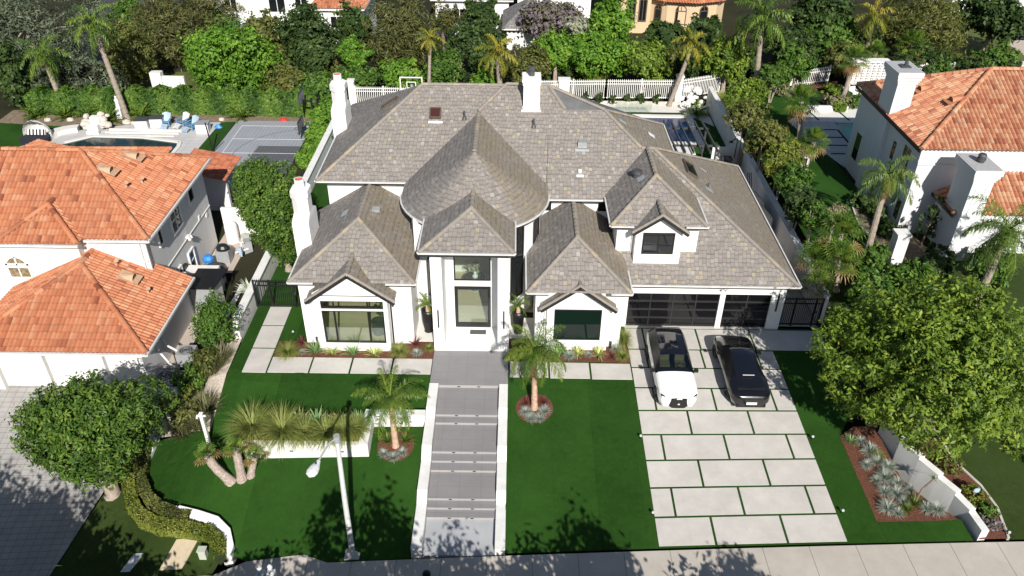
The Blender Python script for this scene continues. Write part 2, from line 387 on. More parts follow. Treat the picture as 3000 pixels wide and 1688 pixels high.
# ------------------------------------------------------------------ helpers
def tag(o, label=None, cat=None, group=None, kind=None):
    if label: o['label'] = label
    if cat: o['category'] = cat
    if group: o['group'] = group
    if kind: o['kind'] = kind
    return o
def thing(name, label, cat, loc=(0, 0, 0), group=None, rz=0.0):
    o = bpy.data.objects.new(name, None); COL.objects.link(o)
    o.empty_display_size = .3; o.location = loc; o.rotation_euler = (0, 0, rz)
    return tag(o, label, cat, group)
def origin(o):
    v = Vector((0, 0, 0))
    while o is not None: v += o.location; o = o.parent
    return v
def link_mesh(name, me, parent=None):
    o = bpy.data.objects.new(name, me); COL.objects.link(o)
    if parent is not None: o.parent = parent
    return o
class MB:
    def __init__(s): s.v = []; s.f = []; s.mi = []; s.uv = []; s.fa = []
    def poly(s, pts, mi=0, uv=None, at=0.0):
        b = len(s.v); s.v += [tuple(p) for p in pts]; s.f.append(tuple(range(b, b+len(pts)))); s.mi.append(mi)
        s.uv.append(uv); s.fa.append(at); return s
    def box(s, x0, x1, y0, y1, z0, z1, mi=0, top=None):
        if x0 > x1: x0, x1 = x1, x0
        if y0 > y1: y0, y1 = y1, y0
        a = [(x0, y0), (x1, y0), (x1, y1), (x0, y1)]
        return s.prism(a, z0, z1, mi, top)
    def prism(s, a, z0, z1, mi=0, top=None):
        n = len(a)
        f0 = (lambda p: z0(p)) if callable(z0) else (lambda p: z0)
        f1 = (lambda p: z1(p)) if callable(z1) else (lambda p: z1)
        lo = [(p[0], p[1], f0(p)) for p in a]; hi = [(p[0], p[1], f1(p)) for p in a]
        ar = sum(a[i][0]*a[(i+1) % n][1]-a[(i+1) % n][0]*a[i][1] for i in range(n))
        if ar < 0: lo.reverse(); hi.reverse()
        s.poly(hi, mi if top is None else top); s.poly(lo[::-1], mi)
        for i in range(n):
            j = (i+1) % n; s.poly([lo[i], lo[j], hi[j], hi[i]], mi)
        return s
    def obox(s, c, size, rz=0.0, mi=0, rx=0.0):
        m = Matrix.Translation(c) @ Matrix.Rotation(rz, 4, 'Z') @ Matrix.Rotation(rx, 4, 'X')
        x, y, z = size[0]/2, size[1]/2, size[2]/2
        q = [m @ Vector(p) for p in ((-x,-y,-z),(x,-y,-z),(x,y,-z),(-x,y,-z),(-x,-y,z),(x,-y,z),(x,y,z),(-x,y,z))]
        for f in ((0,3,2,1),(4,5,6,7),(0,1,5,4),(1,2,6,5),(2,3,7,6),(3,0,4,7)): s.poly([q[i] for i in f], mi)
        return s
    def bar(s, p0, p1, w, h=None, mi=0):
        p0, p1 = Vector(p0), Vector(p1); d = (p1-p0); L = d.length; d.normalize()
        up = Vector((0, 0, 1)) if abs(d.z) < .95 else Vector((0, 1, 0))
        a = d.cross(up).normalized()*(w/2); b = a.cross(d).normalized()*((h or w)/2)
        q = [p0-a-b, p0+a-b, p0+a+b, p0-a+b, p1-a-b, p1+a-b, p1+a+b, p1-a+b]
        for f in ((0,3,2,1),(4,5,6,7),(0,1,5,4),(1,2,6,5),(2,3,7,6),(3,0,4,7)): s.poly([q[i] for i in f], mi)
        return s
    def tube(s, pts, rad, n=8, mi=0, cap=True):
        pts = [Vector(p) for p in pts]
        if not isinstance(rad, (list, tuple)): rad = [rad]*len(pts)
        rings = []
        for i, p in enumerate(pts):
            d = (pts[min(i+1, len(pts)-1)]-pts[max(i-1, 0)]).normalized()
            up = Vector((0, 0, 1)) if abs(d.z) < .9 else Vector((1, 0, 0))
            a = d.cross(up).normalized(); b = a.cross(d).normalized()
            rings.append([p+(a*math.cos(2*math.pi*k/n)+b*math.sin(2*math.pi*k/n))*rad[i] for k in range(n)])
        b0 = len(s.v)
        for r in rings: s.v += [tuple(q) for q in r]
        for i in range(len(rings)-1):
            for k in range(n):
                k2 = (k+1) % n
                s.f.append((b0+i*n+k, b0+(i+1)*n+k, b0+(i+1)*n+k2, b0+i*n+k2)); s.mi.append(mi); s.uv.append(None); s.fa.append(0.)
        if cap:
            s.poly(rings[0], mi); s.poly(rings[-1][::-1], mi)
        return s
    def lathe(s, c, prof, n=16, mi=0, sx=1., sy=1.):
        b0 = len(s.v)
        for r, z in prof:
            for k in range(n):
                a = 2*math.pi*k/n; s.v.append((c[0]+r*math.cos(a)*sx, c[1]+r*math.sin(a)*sy, c[2]+z))
        for i in range(len(prof)-1):
            for k in range(n):
                k2 = (k+1) % n
                s.f.append((b0+i*n+k, b0+i*n+k2, b0+(i+1)*n+k2, b0+(i+1)*n+k)); s.mi.append(mi); s.uv.append(None); s.fa.append(0.)
        return s
    def disc(s, c, r, n=20, mi=0):
        return s.poly([(c[0]+r*math.cos(2*math.pi*k/n), c[1]+r*math.sin(2*math.pi*k/n), c[2]) for k in range(n)], mi)
    def roof(s, pts, mi=0, eave=None):
        """planar roof face with UV in metres: u along the eave, v up the slope"""
        q = [Vector(p) for p in pts]
        n = Vector((0, 0, 0))
        for i in range(len(q)):
            a, b = q[i], q[(i+1) % len(q)]
            n += Vector(((a.y-b.y)*(a.z+b.z), (a.z-b.z)*(a.x+b.x), (a.x-b.x)*(a.y+b.y)))
        n.normalize()
        if n.z < 0: n = -n; q.reverse()
        u = Vector((0, 0, 1)).cross(n)
        u = Vector((1, 0, 0)) if u.length < 1e-4 else u.normalized()
        v = n.cross(u)
        s.poly(q, mi, [(p.dot(u), p.dot(v)+100) for p in q]); return s
    def build(s, name, mats, parent=None, smooth=False, bevel=0.0, weld=False):
        if not isinstance(mats, (list, tuple)): mats = [mats]
        o0 = origin(parent) if parent is not None else Vector((0, 0, 0))
        me = bpy.data.meshes.new(name)
        me.from_pydata([(p[0]-o0.x, p[1]-o0.y, p[2]-o0.z) for p in s.v], [], s.f)
        for m in mats: me.materials.append(m)
        if s.f:
            me.polygons.foreach_set('material_index', s.mi)
            me.polygons.foreach_set('use_smooth', [smooth]*len(s.f))
            if any(u is not None for u in s.uv):
                ul = me.uv_layers.new(name='UVMap'); flat = []
                for f, u in zip(s.f, s.uv):
                    for k in range(len(f)): flat += (u[k] if u else (0, 0))
                ul.data.foreach_set('uv', flat)
            if any(s.fa):
                a = me.attributes.new('tilecol', 'FLOAT', 'FACE'); a.data.foreach_set('value', s.fa)
        me.update()
        o = link_mesh(name, me, parent)
        if bevel:
            md = o.modifiers.new('bevel', 'BEVEL'); md.width = bevel; md.segments = 2; md.limit_method = 'ANGLE'
            md.use_clamp_overlap = True
        return o
def structure(o): o['kind'] = 'structure'; return o

# barrel tiled roof face: real half-round courses running up the slope, clipped to the face
def barrel(mb, pts, mi=0, w=.22, r=.09, seed=0):
    q = [Vector(p) for p in pts]
    n = (q[1]-q[0]).cross(q[2]-q[1]).normalized()
    if n.z < 0: n = -n
    u = Vector((0, 0, 1)).cross(n).normalized(); v = n.cross(u)
    o = q[0]
    P2 = [((p-o).dot(u), (p-o).dot(v)) for p in q]
    vabs = o.dot(v)+100
    us = [a for a, _ in P2]; u0, u1 = min(us), max(us)
    def span(x):
        c = []
        for i in range(len(P2)):
            (a, b), (c2, d) = P2[i], P2[(i+1) % len(P2)]
            if (a-x)*(c2-x) <= 0 and abs(a-c2) > 1e-9: c.append(b+(d-b)*(x-a)/(c2-a))
        return (min(c), max(c)) if len(c) >= 2 else None
    rng = random.Random(seed)
    k = int((u1-u0)/w)+1; w = (u1-u0)/k
    prof = [(0.0, 0.0), (.14, .55), (.34, 1.0), (.60, 1.0), (.80, .55), (.94, 0.0), (1.0, 0.0)]
    for i in range(k):
        ident = rng.random()*50+.01
        prev = None
        for (a, h) in prof:
            x = min(max(u0+(i+a)*w, u0+1e-4), u1-1e-4); sp_ = span(x)
            cur = None if sp_ is None else (x, sp_, h*r)
            if prev and cur:
                A = o+u*prev[0]+v*prev[1][0]+n*prev[2]; B = o+u*cur[0]+v*cur[1][0]+n*cur[2]
                C = o+u*cur[0]+v*cur[1][1]+n*cur[2]; D = o+u*prev[0]+v*prev[1][1]+n*prev[2]
                mb.poly([A, B, C, D], mi, [(prev[0], prev[1][0]+vabs), (cur[0], cur[1][0]+vabs), (cur[0], cur[1][1]+vabs), (prev[0], prev[1][1]+vabs)], ident)
            prev = cur
    return mb
def ridge_caps(mb, p0, p1, r=.12, seg=.42, mi=0, seed=0):
    p0, p1 = Vector(p0), Vector(p1); L = (p1-p0).length; n = max(1, int(L/seg)); d = (p1-p0)/n
    if d.z < 0: p0, p1 = p1, p0; d = -d
    a = d.normalized().cross(Vector((0, 0, 1))).normalized(); b = a.cross(d.normalized()).normalized()
    rng = random.Random(seed)
    for i in range(n):
        s0, s1 = p0+d*i, p0+d*(i+1.06); uvx = rng.random()*90
        prev = None
        for k in range(7):
            t = math.pi*k/6; c, s = math.cos(t), math.sin(t)
            lo = s0+a*c*r*1.12+b*s*r*1.05; hi = s1+a*c*r*.9+b*s*r*.86
            if prev: mb.poly([prev[0], lo, hi, prev[1]], mi, [(uvx, uvx*3)]*4, uvx)
            prev = (lo, hi)
        mb.poly([s0+a*math.cos(math.pi*k/6)*r*1.12+b*math.sin(math.pi*k/6)*r*1.05 for k in range(7)], mi, [(uvx, uvx*3)]*7, uvx)
    return mb

# ground sheet clipped to a polygon and draped on the terrain
import bmesh
def sheet(name, poly, dz, mat, res=1.2, hf=ground, parent=None):
    bm = bmesh.new()
    bm.faces.new([bm.verts.new((x, y, 0)) for x, y in poly])
    bm.normal_update()
    bmesh.ops.triangulate(bm, faces=bm.faces[:])
    xs = [p[0] for p in poly]; ys = [p[1] for p in poly]
    for ax, lo, hi in ((0, min(xs), max(xs)), (1, min(ys), max(ys))):
        k = math.ceil(lo/res)
        while k*res < hi:
            co = [0, 0, 0]; no = [0, 0, 0]; co[ax] = k*res; no[ax] = 1
            bmesh.ops.bisect_plane(bm, geom=bm.verts[:]+bm.edges[:]+bm.faces[:], plane_co=co, plane_no=no, dist=1e-5)
            k += 1
    for v in bm.verts: v.co.z = hf(v.co.x, v.co.y)+dz
    bm.normal_update()
    for f in bm.faces:
        if f.normal.z < 0: f.normal_flip()
    me = bpy.data.meshes.new(name); bm.to_mesh(me); bm.free()
    me.materials.append(mat)
    return link_mesh(name, me, parent)

# ------------------------------------------------------------------ plants
def np_mesh(name, V, F, rnd, mats, mi=None):
    me = bpy.data.meshes.new(name)
    V = np.asarray(V, np.float32); F = np.asarray(F, np.int32)
    me.vertices.add(len(V)); me.vertices.foreach_set('co', V.ravel())
    k = F.shape[1]
    me.loops.add(F.size); me.loops.foreach_set('vertex_index', F.ravel())
    me.polygons.add(len(F))
    me.polygons.foreach_set('loop_start', np.arange(0, F.size, k, dtype=np.int32))
    me.polygons.foreach_set('loop_total', np.full(len(F), k, np.int32))
    a = me.attributes.new('rnd', 'FLOAT', 'FACE'); a.data.foreach_set('value', np.asarray(rnd, np.float32))
    for m in (mats if isinstance(mats, (list, tuple)) else [mats]): me.materials.append(m)
    if mi is not None: me.polygons.foreach_set('material_index', np.asarray(mi, np.int32))
    me.update(calc_edges=True); me.validate()
    return me
def unit(a): return a/np.maximum(np.linalg.norm(a, axis=-1, keepdims=True), 1e-6)
def leaf_quads(rs, C, N, size, aspect, A=None):
    """diamond leaves at C facing N"""
    n = len(C); N = unit(N); R = unit(rs.normal(size=(n, 3)))
    A = unit(np.cross(N, R)) if A is None else unit(A-N*(A*N).sum(1, keepdims=True)); B = np.cross(N, A)
    s = (size*rs.uniform(.6, 1.35, n))[:, None]
    V = np.stack([C-A*s, C-B*s*aspect, C+A*s, C+B*s*aspect+N*s*.15], 1).reshape(-1, 3)
    return V, np.arange(4*n).reshape(n, 4)
def crown_mesh(name, rx, ry, rz, nclump, nleaf, size, mat, seed, aspect=.5, clump=.22, shell=.55, zmin=None, flat=1.0, rough=.28, droop=0., box=False, upb=.35, star=False, lobes=0):
    rs = np.random.RandomState(seed)
    D = unit(rs.normal(size=(nclump, 3)))
    ph = rs.uniform(0, 6.28, (6, 3)); fr = rs.uniform(1.5, 4.2, (6, 3))
    bulge = np.zeros(nclump)
    for k in range(6): bulge += np.sin((D*fr[k]+ph[k]).sum(1))/6
    bulge = 1+rough*bulge*2.0
    rad = np.where(rs.rand(nclump) < shell, rs.uniform(.82, 1.0, nclump), rs.uniform(.25, .9, nclump)**.6)*bulge
    C = D*rad[:, None]
    if lobes:
        ld = unit(rs.normal(size=(lobes, 3))); ld[:, 2] = ld[:, 2]*.85+.05
        lr = rs.uniform(.4, .6, lobes); lc = ld*(1.05-lr)[:, None]*rs.uniform(.85, 1.15, lobes)[:, None]
        j = rs.randint(0, lobes, nclump); inner = rs.rand(nclump) < .16
        C = np.where(inner[:, None], D*.5*rad[:, None], lc[j]+D*(lr[j]*np.clip(rad, 0, 1.1))[:, None])
    if box: C = np.sign(C)*np.abs(C)**.55
    C = C*np.array([rx, ry, rz])
    rm = (rx+ry+rz)/3
    cs = clump*rm*rs.uniform(.6, 1.4, nclump)
    off = rs.normal(size=(nclump, nleaf, 3))*cs[:, None, None]*np.array([1, 1, flat])*.55
    off[:, :, 2] -= droop*np.abs(off[:, :, :2]).sum(2)
    Pn = (C[:, None, :]+off).reshape(-1, 3)
    out = unit(Pn/np.array([rx, ry, rz]))
    loc = unit(off.reshape(-1, 3))
    Nn = out*.5+loc*.5+rs.normal(size=Pn.shape)*.5+np.array([0, -.1, upb])
    crnd = rs.rand(nclump)
    rnd = np.clip(np.repeat(crnd, nleaf)*.6+rs.rand(len(Pn))*.4, 0, 1)
    keep = np.ones(len(Pn), bool)
    if zmin is not None: keep = Pn[:, 2] > zmin+rs.rand(len(Pn))*.15
    A = (loc+rs.normal(size=Pn.shape)*.3)[keep] if star else None
    Pn, Nn, rnd = Pn[keep], Nn[keep], rnd[keep]
    V, F = leaf_quads(rs, Pn, Nn, size, aspect, A)
    return np_mesh(name, V, F, rnd, mat), C
def trunk_mb(base, top, r, rs, limbs, spread=1.0, bend=.25, taper=.5):
    mb = MB(); base, top = Vector(base), Vector(top)
    mid = (base+top)/2+Vector((rs.uniform(-bend, bend), rs.uniform(-bend, bend), 0))
    mb.tube([base-Vector((0, 0, .15)), base+Vector((0, 0, .1)), mid, top], [r*1.5, r*1.1, r*.85, r*taper], 9)
    for q in limbs:
        q = Vector(q); st = base.lerp(top, rs.uniform(.45, .95)); m = st.lerp(q, .55)+Vector((0, 0, .12*(q-st).length))
        mb.tube([st, m, q], [r*.42, r*.26, r*.08], 6)
    return mb
def tree(name, label, cat, base, c, r, leaf, nclump, nleaf, size, seed, tr=.18, bark='bark', group=None, nlimb=7, trunkname='trunk', **kw):
    """c = crown centre, r = crown radii, all in world metres"""
    root = thing(name, label, cat, base, group)
    rs = np.random.RandomState(seed+7)
    me, C = crown_mesh('crown', *r, nclump, nleaf, size, LM[leaf], seed, zmin=base[2]+.05-c[2], **kw)
    o = link_mesh('crown', me, root); o.location = (c[0]-base[0], c[1]-base[1], c[2]-base[2])
    idx = rs.permutation(len(C))[:nlimb]
    limbs = [(c[0]+C[i][0]*.68, c[1]+C[i][1]*.68, max(base[2]+.4, c[2]+C[i][2]*.68)) for i in idx]
    top = (c[0], c[1], c[2]+r[2]*.35)
    trunk_mb(base, top, tr, rs, limbs).build(trunkname, M[bark], root, smooth=True)
    return root
def shrub(name, label, cat, c, r, leaf, nclump, nleaf, size, seed, group=None, gz=None, **kw):
    """one-piece bush: leaves to the ground; c = base centre"""
    me, C = crown_mesh(name, r[0], r[1], r[2], nclump, nleaf, size, LM[leaf], seed, zmin=-r[2]*.92, **kw)
    o = link_mesh(name, me); o.location = (c[0], c[1], c[2]+r[2]*.9)
    return tag(o, label, cat, group)

def blades(rs, n, length, width, elev, droop, seg=4, base_r=.05, tipw=.15, zoff=0.0, fold=0.0):
    """tapered arching strips from one base: returns V,F,rnd"""
    V = []; F = []; R = []
    for i in range(n):
        az = rs.uniform(0, 2*math.pi); e = math.radians(rs.uniform(*elev)); L = length*rs.uniform(.7, 1.15)
        dr = droop*rs.uniform(.6, 1.3)
        p = np.array([math.cos(az)*base_r*rs.rand(), math.sin(az)*base_r*rs.rand(), zoff])
        side = np.array([-math.sin(az), math.cos(az), 0])
        b = len(V)
        for k in range(seg+1):
            t = k/seg; w = width*(1-t)**.7*(1 if k else .8)+width*tipw*(1-t)
            if k == seg: w = width*.06
            V.append(p-side*w/2); V.append(p+side*w/2)
            ee = e-dr*t
            p = p+np.array([math.cos(az)*math.cos(ee), math.sin(az)*math.cos(ee), math.sin(ee)])*L/seg
        r = rs.rand()
        for k in range(seg):
            F.append((b+2*k, b+2*k+1, b+2*k+3, b+2*k+2)); R.append(np.clip(r*.7+.3*k/seg, 0, 1))
    return V, F, R
def rosette_mesh(name, leaf, seed, **kw):
    V, F, R = blades(np.random.RandomState(seed), **kw); return np_mesh(name, V, F, R, LM[leaf])

def frond_data(rs, L, e0, az, droop, nl, lmax, width, hang=.5):
    """one pinnate palm frond; returns V,F,R"""
    V = []; F = []; R = []
    rv = rs.rand()*.6
    p = np.zeros(3); pts = []; seg = nl
    sd = np.array([-math.sin(az), math.cos(az), 0.]); tw = rs.uniform(-.3, .3)
    for k in range(seg+1):
        t = k/seg; e = e0-droop*t**1.25
        a2 = az+tw*t
        d = np.array([math.cos(a2)*math.cos(e), math.sin(a2)*math.cos(e), math.sin(e)])
        pts.append((p.copy(), d)); p = p+d*L/seg
    for k in range(seg):     # rachis
        (a, d0), (b_, d1) = pts[k], pts[k+1]; w = .035*(1-k/seg)+.008
        i = len(V); V += [a-sd*w, a+sd*w, b_+sd*w*.9, b_-sd*w*.9]; F.append((i, i+1, i+2, i+3)); R.append(min(1, rv+.25))
    for k in range(2, seg+1):
        t = k/seg; a, d = pts[k]
        l = lmax*math.sin(math.pi*min(1, .12+.86*t))**.7*rs.uniform(.8, 1.15)
        for sgn in (-1, 1):
            out = sd*sgn*.9+d*.6+np.array([0, 0, rs.uniform(-.3, .5)])+rs.normal(size=3)*.2
            out = out/np.linalg.norm(out)
            m = a+out*l*.5; tip = m+(out*(1-hang)+np.array([0, 0, -1.])*hang)*l*.55
            w = np.cross(out, np.array([0, 0, 1.])); w = w/max(1e-6, np.linalg.norm(w))*width*.5
            i = len(V); V += [a-w*.7, a+w*.7, m+w, m-w]; F.append((i, i+1, i+2, i+3))
            j = len(V); V += [m-w, m+w, tip+w*.15, tip-w*.15]; F.append((j, j+1, j+2, j+3))
            r = np.clip(rv+rs.rand()*.4, 0, 1); R += [r, r]
    return V, F, R
def palm_crown_mesh(name, leaf, seed, n=16, L=2.0, elev=(75, -35), droop=1.5, nl=26, lmax=.5, width=.045, hang=.55, dry=0):
    rs = np.random.RandomState(seed); V = []; F = []; R = []; mi = []
    for i in range(n):
        t = i/(n-1); e = math.radians(elev[0]+(elev[1]-elev[0])*t+rs.uniform(-8, 8))
        v, f, r = frond_data(rs, L*rs.uniform(.85, 1.12), e, i*2.39996+rs.uniform(-.25, .25), droop*rs.uniform(.75, 1.2), nl, lmax, width, hang)
        b = len(V); V += v; F += [tuple(b+k for k in q) for q in f]; R += r; mi += [1 if i >= n-dry else 0]*len(f)
    return np_mesh(name, V, F, R, [LM[leaf], LM['palm_d']], mi)
def fan_crown_mesh(name, leaf, seed, n=26, L=.75, blade=.75, elev=(80, -40), nb=15, dry=4, width=.06):
    rs = np.random.RandomState(seed); V = []; F = []; R = []; mi = []
    for i in range(n):
        t = i/(n-1); e = math.radians(elev[0]+(elev[1]-elev[0])*t+rs.uniform(-10, 10)); az = i*2.39996+rs.uniform(-.3, .3)
        d = np.array([math.cos(az)*math.cos(e), math.sin(az)*math.cos(e), math.sin(e)])
        sd = np.array([-math.sin(az), math.cos(az), 0.]); up = np.cross(sd, -d); up = up if up[2] > 0 else -up
        h = d*L*rs.uniform(.8, 1.1); rv = rs.rand()*.6; m_ = 1 if i >= n-dry else 0
        k = len(V); V += [-sd*.02, sd*.02, h+sd*.015, h-sd*.015]; F.append((k, k+1, k+2, k+3)); R.append(rv); mi.append(m_)
        for j in range(nb):
            a = math.radians(-125+250*j/(nb-1)); l = blade*(1-.25*abs(a)/2.2)*rs.uniform(.88, 1.08)
            dd = d*math.cos(a)+sd*math.sin(a)+up*.12; dd /= np.linalg.norm(dd)
            m = h+dd*l*.6; tip = m+(dd*.75+np.array([0, 0, -.55]))*l*.42
            pw = np.cross(dd, up); pw = pw/max(1e-6, np.linalg.norm(pw))*width*.5
            k = len(V); V += [h-pw*.3, h+pw*.3, m+pw, m-pw]; F.append((k, k+1, k+2, k+3))
            q = len(V); V += [m-pw, m+pw, tip+pw*.12, tip-pw*.12]; F.append((q, q+1, q+2, q+3))
            r = np.clip(rv+rs.rand()*.4, 0, 1); R += [r, r]; mi += [m_, m_]
    return np_mesh(name, V, F, R, [LM[leaf], LM['palm_d']], mi)
def palm(name, label, base, top, cmesh, r0=.16, r1=.11, bark='bark_palm', group=None, rz=0., scale=1., ring=True, curve=(0, 0)):
    root = thing(name, label, 'palm tree', base, group)
    mb = MB(); b, t = Vector(base), Vector(top); n = max(6, int((t-b).length/.22)); pts = []; rad = []
    for i in range(n+1):
        s = i/n; p = b.lerp(t, s)+Vector((curve[0], curve[1], 0))*math.sin(math.pi*s)
        pts.append(p); rr = r0+(r1-r0)*s
        if i == 0: rr *= 1.35; p.z -= .1
        rad.append(rr*(1.08 if (i % 2 and ring) else 1.0))
    mb.tube(pts, rad, 10)
    mb.build('trunk', M[bark], root, smooth=False)
    o = link_mesh('crown', cmesh, root); o.location = t-b; o.rotation_euler = (0, 0, rz); o.scale = (scale,)*3
    return root
# ------------------------------------------------------------------ setting
gx = [(-75+i*2.5) for i in range(69)]; gy = [-14, -6, 0, 5, 10, 14, 16]+[18+i*1.5 for i in range(36)]+[74, 80, 88, 96, 106, 120, 140, 170]
gmb = MB()
for i in range(len(gx)-1):
    for j in range(len(gy)-1):
        q = [(gx[i], gy[j]), (gx[i+1], gy[j]), (gx[i+1], gy[j+1]), (gx[i], gy[j+1])]
        gmb.poly([(x, y, ground(x, y)-(.75 if -17.6 < x < 21 and 20 < y < 31.5 else .06)) for x, y in q])
structure(gmb.build('ground', M['forest'], smooth=True))
structure(sheet('street', [(-70, -12), (70, -12), (70, 17.2), (-70, 17.2)], -.16+.06, M['asphalt'], 3))
# pavement with a raised kerb; the sheet swells into a ramp left of the stairs
mb = MB()
for i in range(-28, 28):
    x0, x1 = i*2.0, i*2.0+2.0
    mb.prism([(x0, 17.2), (x1, 17.2), (x1, 17.4), (x0, 17.4)], lambda p: street_z(p[0])-.3, lambda p: street_z(p[0])+.012)
structure(mb.build('kerb', M['curb']))
structure(sheet('pavement', [(-60, 17.4), (60, 17.4), (60, 20.6), (-7.45, 20.5), (-8.5, 20.9), (-10.9, 20.7), (-12.1, 20.12), (-19.6, 19.9), (-60, 19.7)], .012, M['sidewalk'], 1.5))
# left neighbour
structure(sheet('driveway_pavers', [(-60, 19.72), (-19.3, 19.92), (-17.9, 26.5), (-17.6, 30.3), (-60, 30.3)], .01, M['pavers'], 1.2))
structure(sheet('front_lawn_left', [(-19.25, 19.93), (-12.15, 20.13), (-12.0, 20.9), (-12.8, 21.65), (-13.8, 21.78), (-15.0, 22.0), (-16.0, 22.4), (-16.75, 23.2), (-17.1, 24.4), (-17.85, 26.3)], .01, M['turf_left'], .8))
# main lot: artificial turf over the whole front and the sides
structure(sheet('lawn', [(-11.55, 20.95), (-10.9, 20.72), (-8.5, 20.92), (-7.45, 20.52), (-4.0, 20.56), (-4.0, 27.0), (-6.4, 27.0), (-6.4, 25.5), (-12.2, 25.5), (-12.2, 27.28),
    (-6.5, 27.28), (-4.0, 27.4), (-4.0, 31.0), (-12.1, 31.2), (-12.1, 32.7), (-10.6, 32.75), (-10.5, 60), (-14.1, 60), (-14.12, 29.3), (-14.1, 26.85), (-16.1, 27.2), (-16.7, 26.9), (-16.75, 25.6), (-16.6, 24.6), (-15.85, 23.7), (-14.4, 22.9), (-13.5, 22.7), (-12.5, 22.3), (-11.9, 21.8)], .012, M['turf'], .8))
structure(sheet('lawn', [(-.15, 20.62), (18.6, 20.62), (18.5, 21.6), (15.15, 21.62), (15.17, 26.4), (17.0, 29), (17.0, 34.6), (-.15, 34.6)], .012, M['turf'], .8))
structure(sheet('side_path', [(14.5, 34.4), (16.7, 34.4), (16.7, 56), (14.5, 56)], .012, M['sidewalk'], 2))
# planting beds
structure(sheet('planting_bed', [(-12.15, 31.43), (-4.0, 31.43), (-4.0, 32.8), (-12.15, 32.7)], .024, M['mulch'], .8))
structure(sheet('planting_bed', [(-.1, 31.42), (6.1, 31.28), (6.1, 33.2), (-.1, 33.2)], .024, M['mulch'], .8))
structure(sheet('planting_bed', [(15.17, 26.4), (15.15, 21.62), (18.4, 21.6), (17.6, 22.7), (17.0, 23.9), (17.0, 27), (16, 27)], .02, M['mulch'], .6))
structure(sheet('planting_bed', [(18.85, 20.68), (20.0, 20.68), (20.15, 22.1), (19.95, 23.2), (19.4, 24.4), (19.2, 26.5), (17.4, 26.5), (17.9, 25.0), (18.7, 23.0), (19.15, 21.6)], .02, M['mulch'], .6))
structure(sheet('front_lawn_right', [(20.05, 20.64), (50, 20.64), (50, 41.5), (17.3, 41.5), (17.3, 34.9), (19.3, 26.5), (19.45, 24.4), (20.0, 23.2), (20.2, 22.1)], .012, M['turf_left'], 1.2))
structure(sheet('front_lawn_left', [(-17.85, 26.3), (-17.1, 24.4), (-16.75, 23.2), (-16.0, 22.4), (-15.0, 22.0), (-13.8, 21.78), (-12.8, 21.65), (-12.0, 21.3), (-12.6, 22.3), (-14.4, 22.9), (-15.85, 23.7), (-16.65, 24.6), (-16.8, 27.0)], .008, M['turf_left'], .8))
structure(sheet('planting_bed', [(-14.12, 29.3), (-14.1, 26.85), (-16.1, 27.2), (-17.4, 27.0), (-16.6, 33), (-14.2, 33)], .02, M['gravel'], .6))
structure(sheet('side_path', [(-19.1, 30), (-16.4, 30), (-16.0, 46), (-19.1, 46)], .02, M['far_conc'], 2))
structure(sheet('planting_bed', [(-16.0, 33), (-14.25, 33), (-14.25, 46), (-15.6, 46)], .03, M['gravel'], 1))
mb = MB()
mb.lathe((-5.25, 26.0, 0), [(0.0, .02), (.85, .02)], 24); [mb.v.__setitem__(i, (v[0], v[1], ground(v[0], v[1])+.03)) for i, v in enumerate(mb.v)]
structure(mb.build('planting_bed', M['mulch']))
mb = MB()
mb.lathe((1.15, 28.12, 0), [(0.0, .02), (.9, .02)], 24); [mb.v.__setitem__(i, (v[0], v[1], ground(v[0], v[1])+.03)) for i, v in enumerate(mb.v)]
structure(mb.build('planting_bed', M['mulch']))

# concrete slabs of the driveway and the walks: thick slabs sunk in the turf
def slab_grid(name, rects, th=.05):
    mb = MB()
    for (x0, x1, y0, y1) in rects:
        nx = max(1, int((x1-x0)/1.3)); a = [(x0+(x1-x0)*i/nx, y0) for i in range(nx+1)]+[(x0+(x1-x0)*i/nx, y1) for i in range(nx, -1, -1)]
        # sloping top following the drive
        for i in range(nx):
            u0, u1 = x0+(x1-x0)*i/nx, x0+(x1-x0)*(i+1)/nx
            mb.prism([(u0, y0), (u1, y0), (u1, y1), (u0, y1)], lambda p: ground(*p)-.06, lambda p: ground(*p)+.03)
    return structure(mb.build(name, M['slab']))
rows = [(20.72, 22.02), (22.13, 23.5), (23.61, 24.98), (25.09, 26.46), (26.57, 27.94), (28.05, 29.42), (29.53, 30.9), (31.01, 32.38), (32.49, 34.2)]
joints = [(8.42, 11.29), (7.0, 9.87, 12.74), (8.42, 11.3), (6.98, 9.85, 12.72), (8.42, 11.29), (6.98, 9.85, 12.72), (8.42, 11.29), (6.98, 9.86, 12.74), (7.05, 9.92, 12.79)]
rects = []
for (y0, y1), js in zip(rows, joints):
    xe = 13.64 if y1 < 32 or y1 < 32.4 else 16.6
    if y1 > 33: xe = 16.6
    xs = [6.12]+list(js)+[xe]
    for i in range(len(xs)-1):
        a = xs[i]+(.05 if i else 0); b = xs[i+1]-(.05 if i < len(xs)-2 else 0)
        rects.append((a, b, y0, y1))
slab_grid('driveway', rects)
slab_grid('walk', [(-13.42, -12.25, 30.2, 32.06), (-13.42, -12.25, 32.16, 34.0), (-13.42, -12.25, 34.09, 35.75),
    (-12.16, -10.14, 30.22, 31.4), (-10.05, -8.12, 30.22, 31.4), (-8.02, -6.05, 30.22, 31.4), (-5.95, -4.02, 30.22, 31.4)])
slab_grid('walk', [(-.05, 1.87, 30.1, 31.3), (1.97, 3.95, 30.06, 31.25), (4.05, 6.05, 30.03, 31.22)])
# apron strip in front of the garage
mb = MB(); mb.box(6.12, 14.4, 34.28, 34.6, -.05, .045); structure(mb.build('garage_threshold', M['slab']))

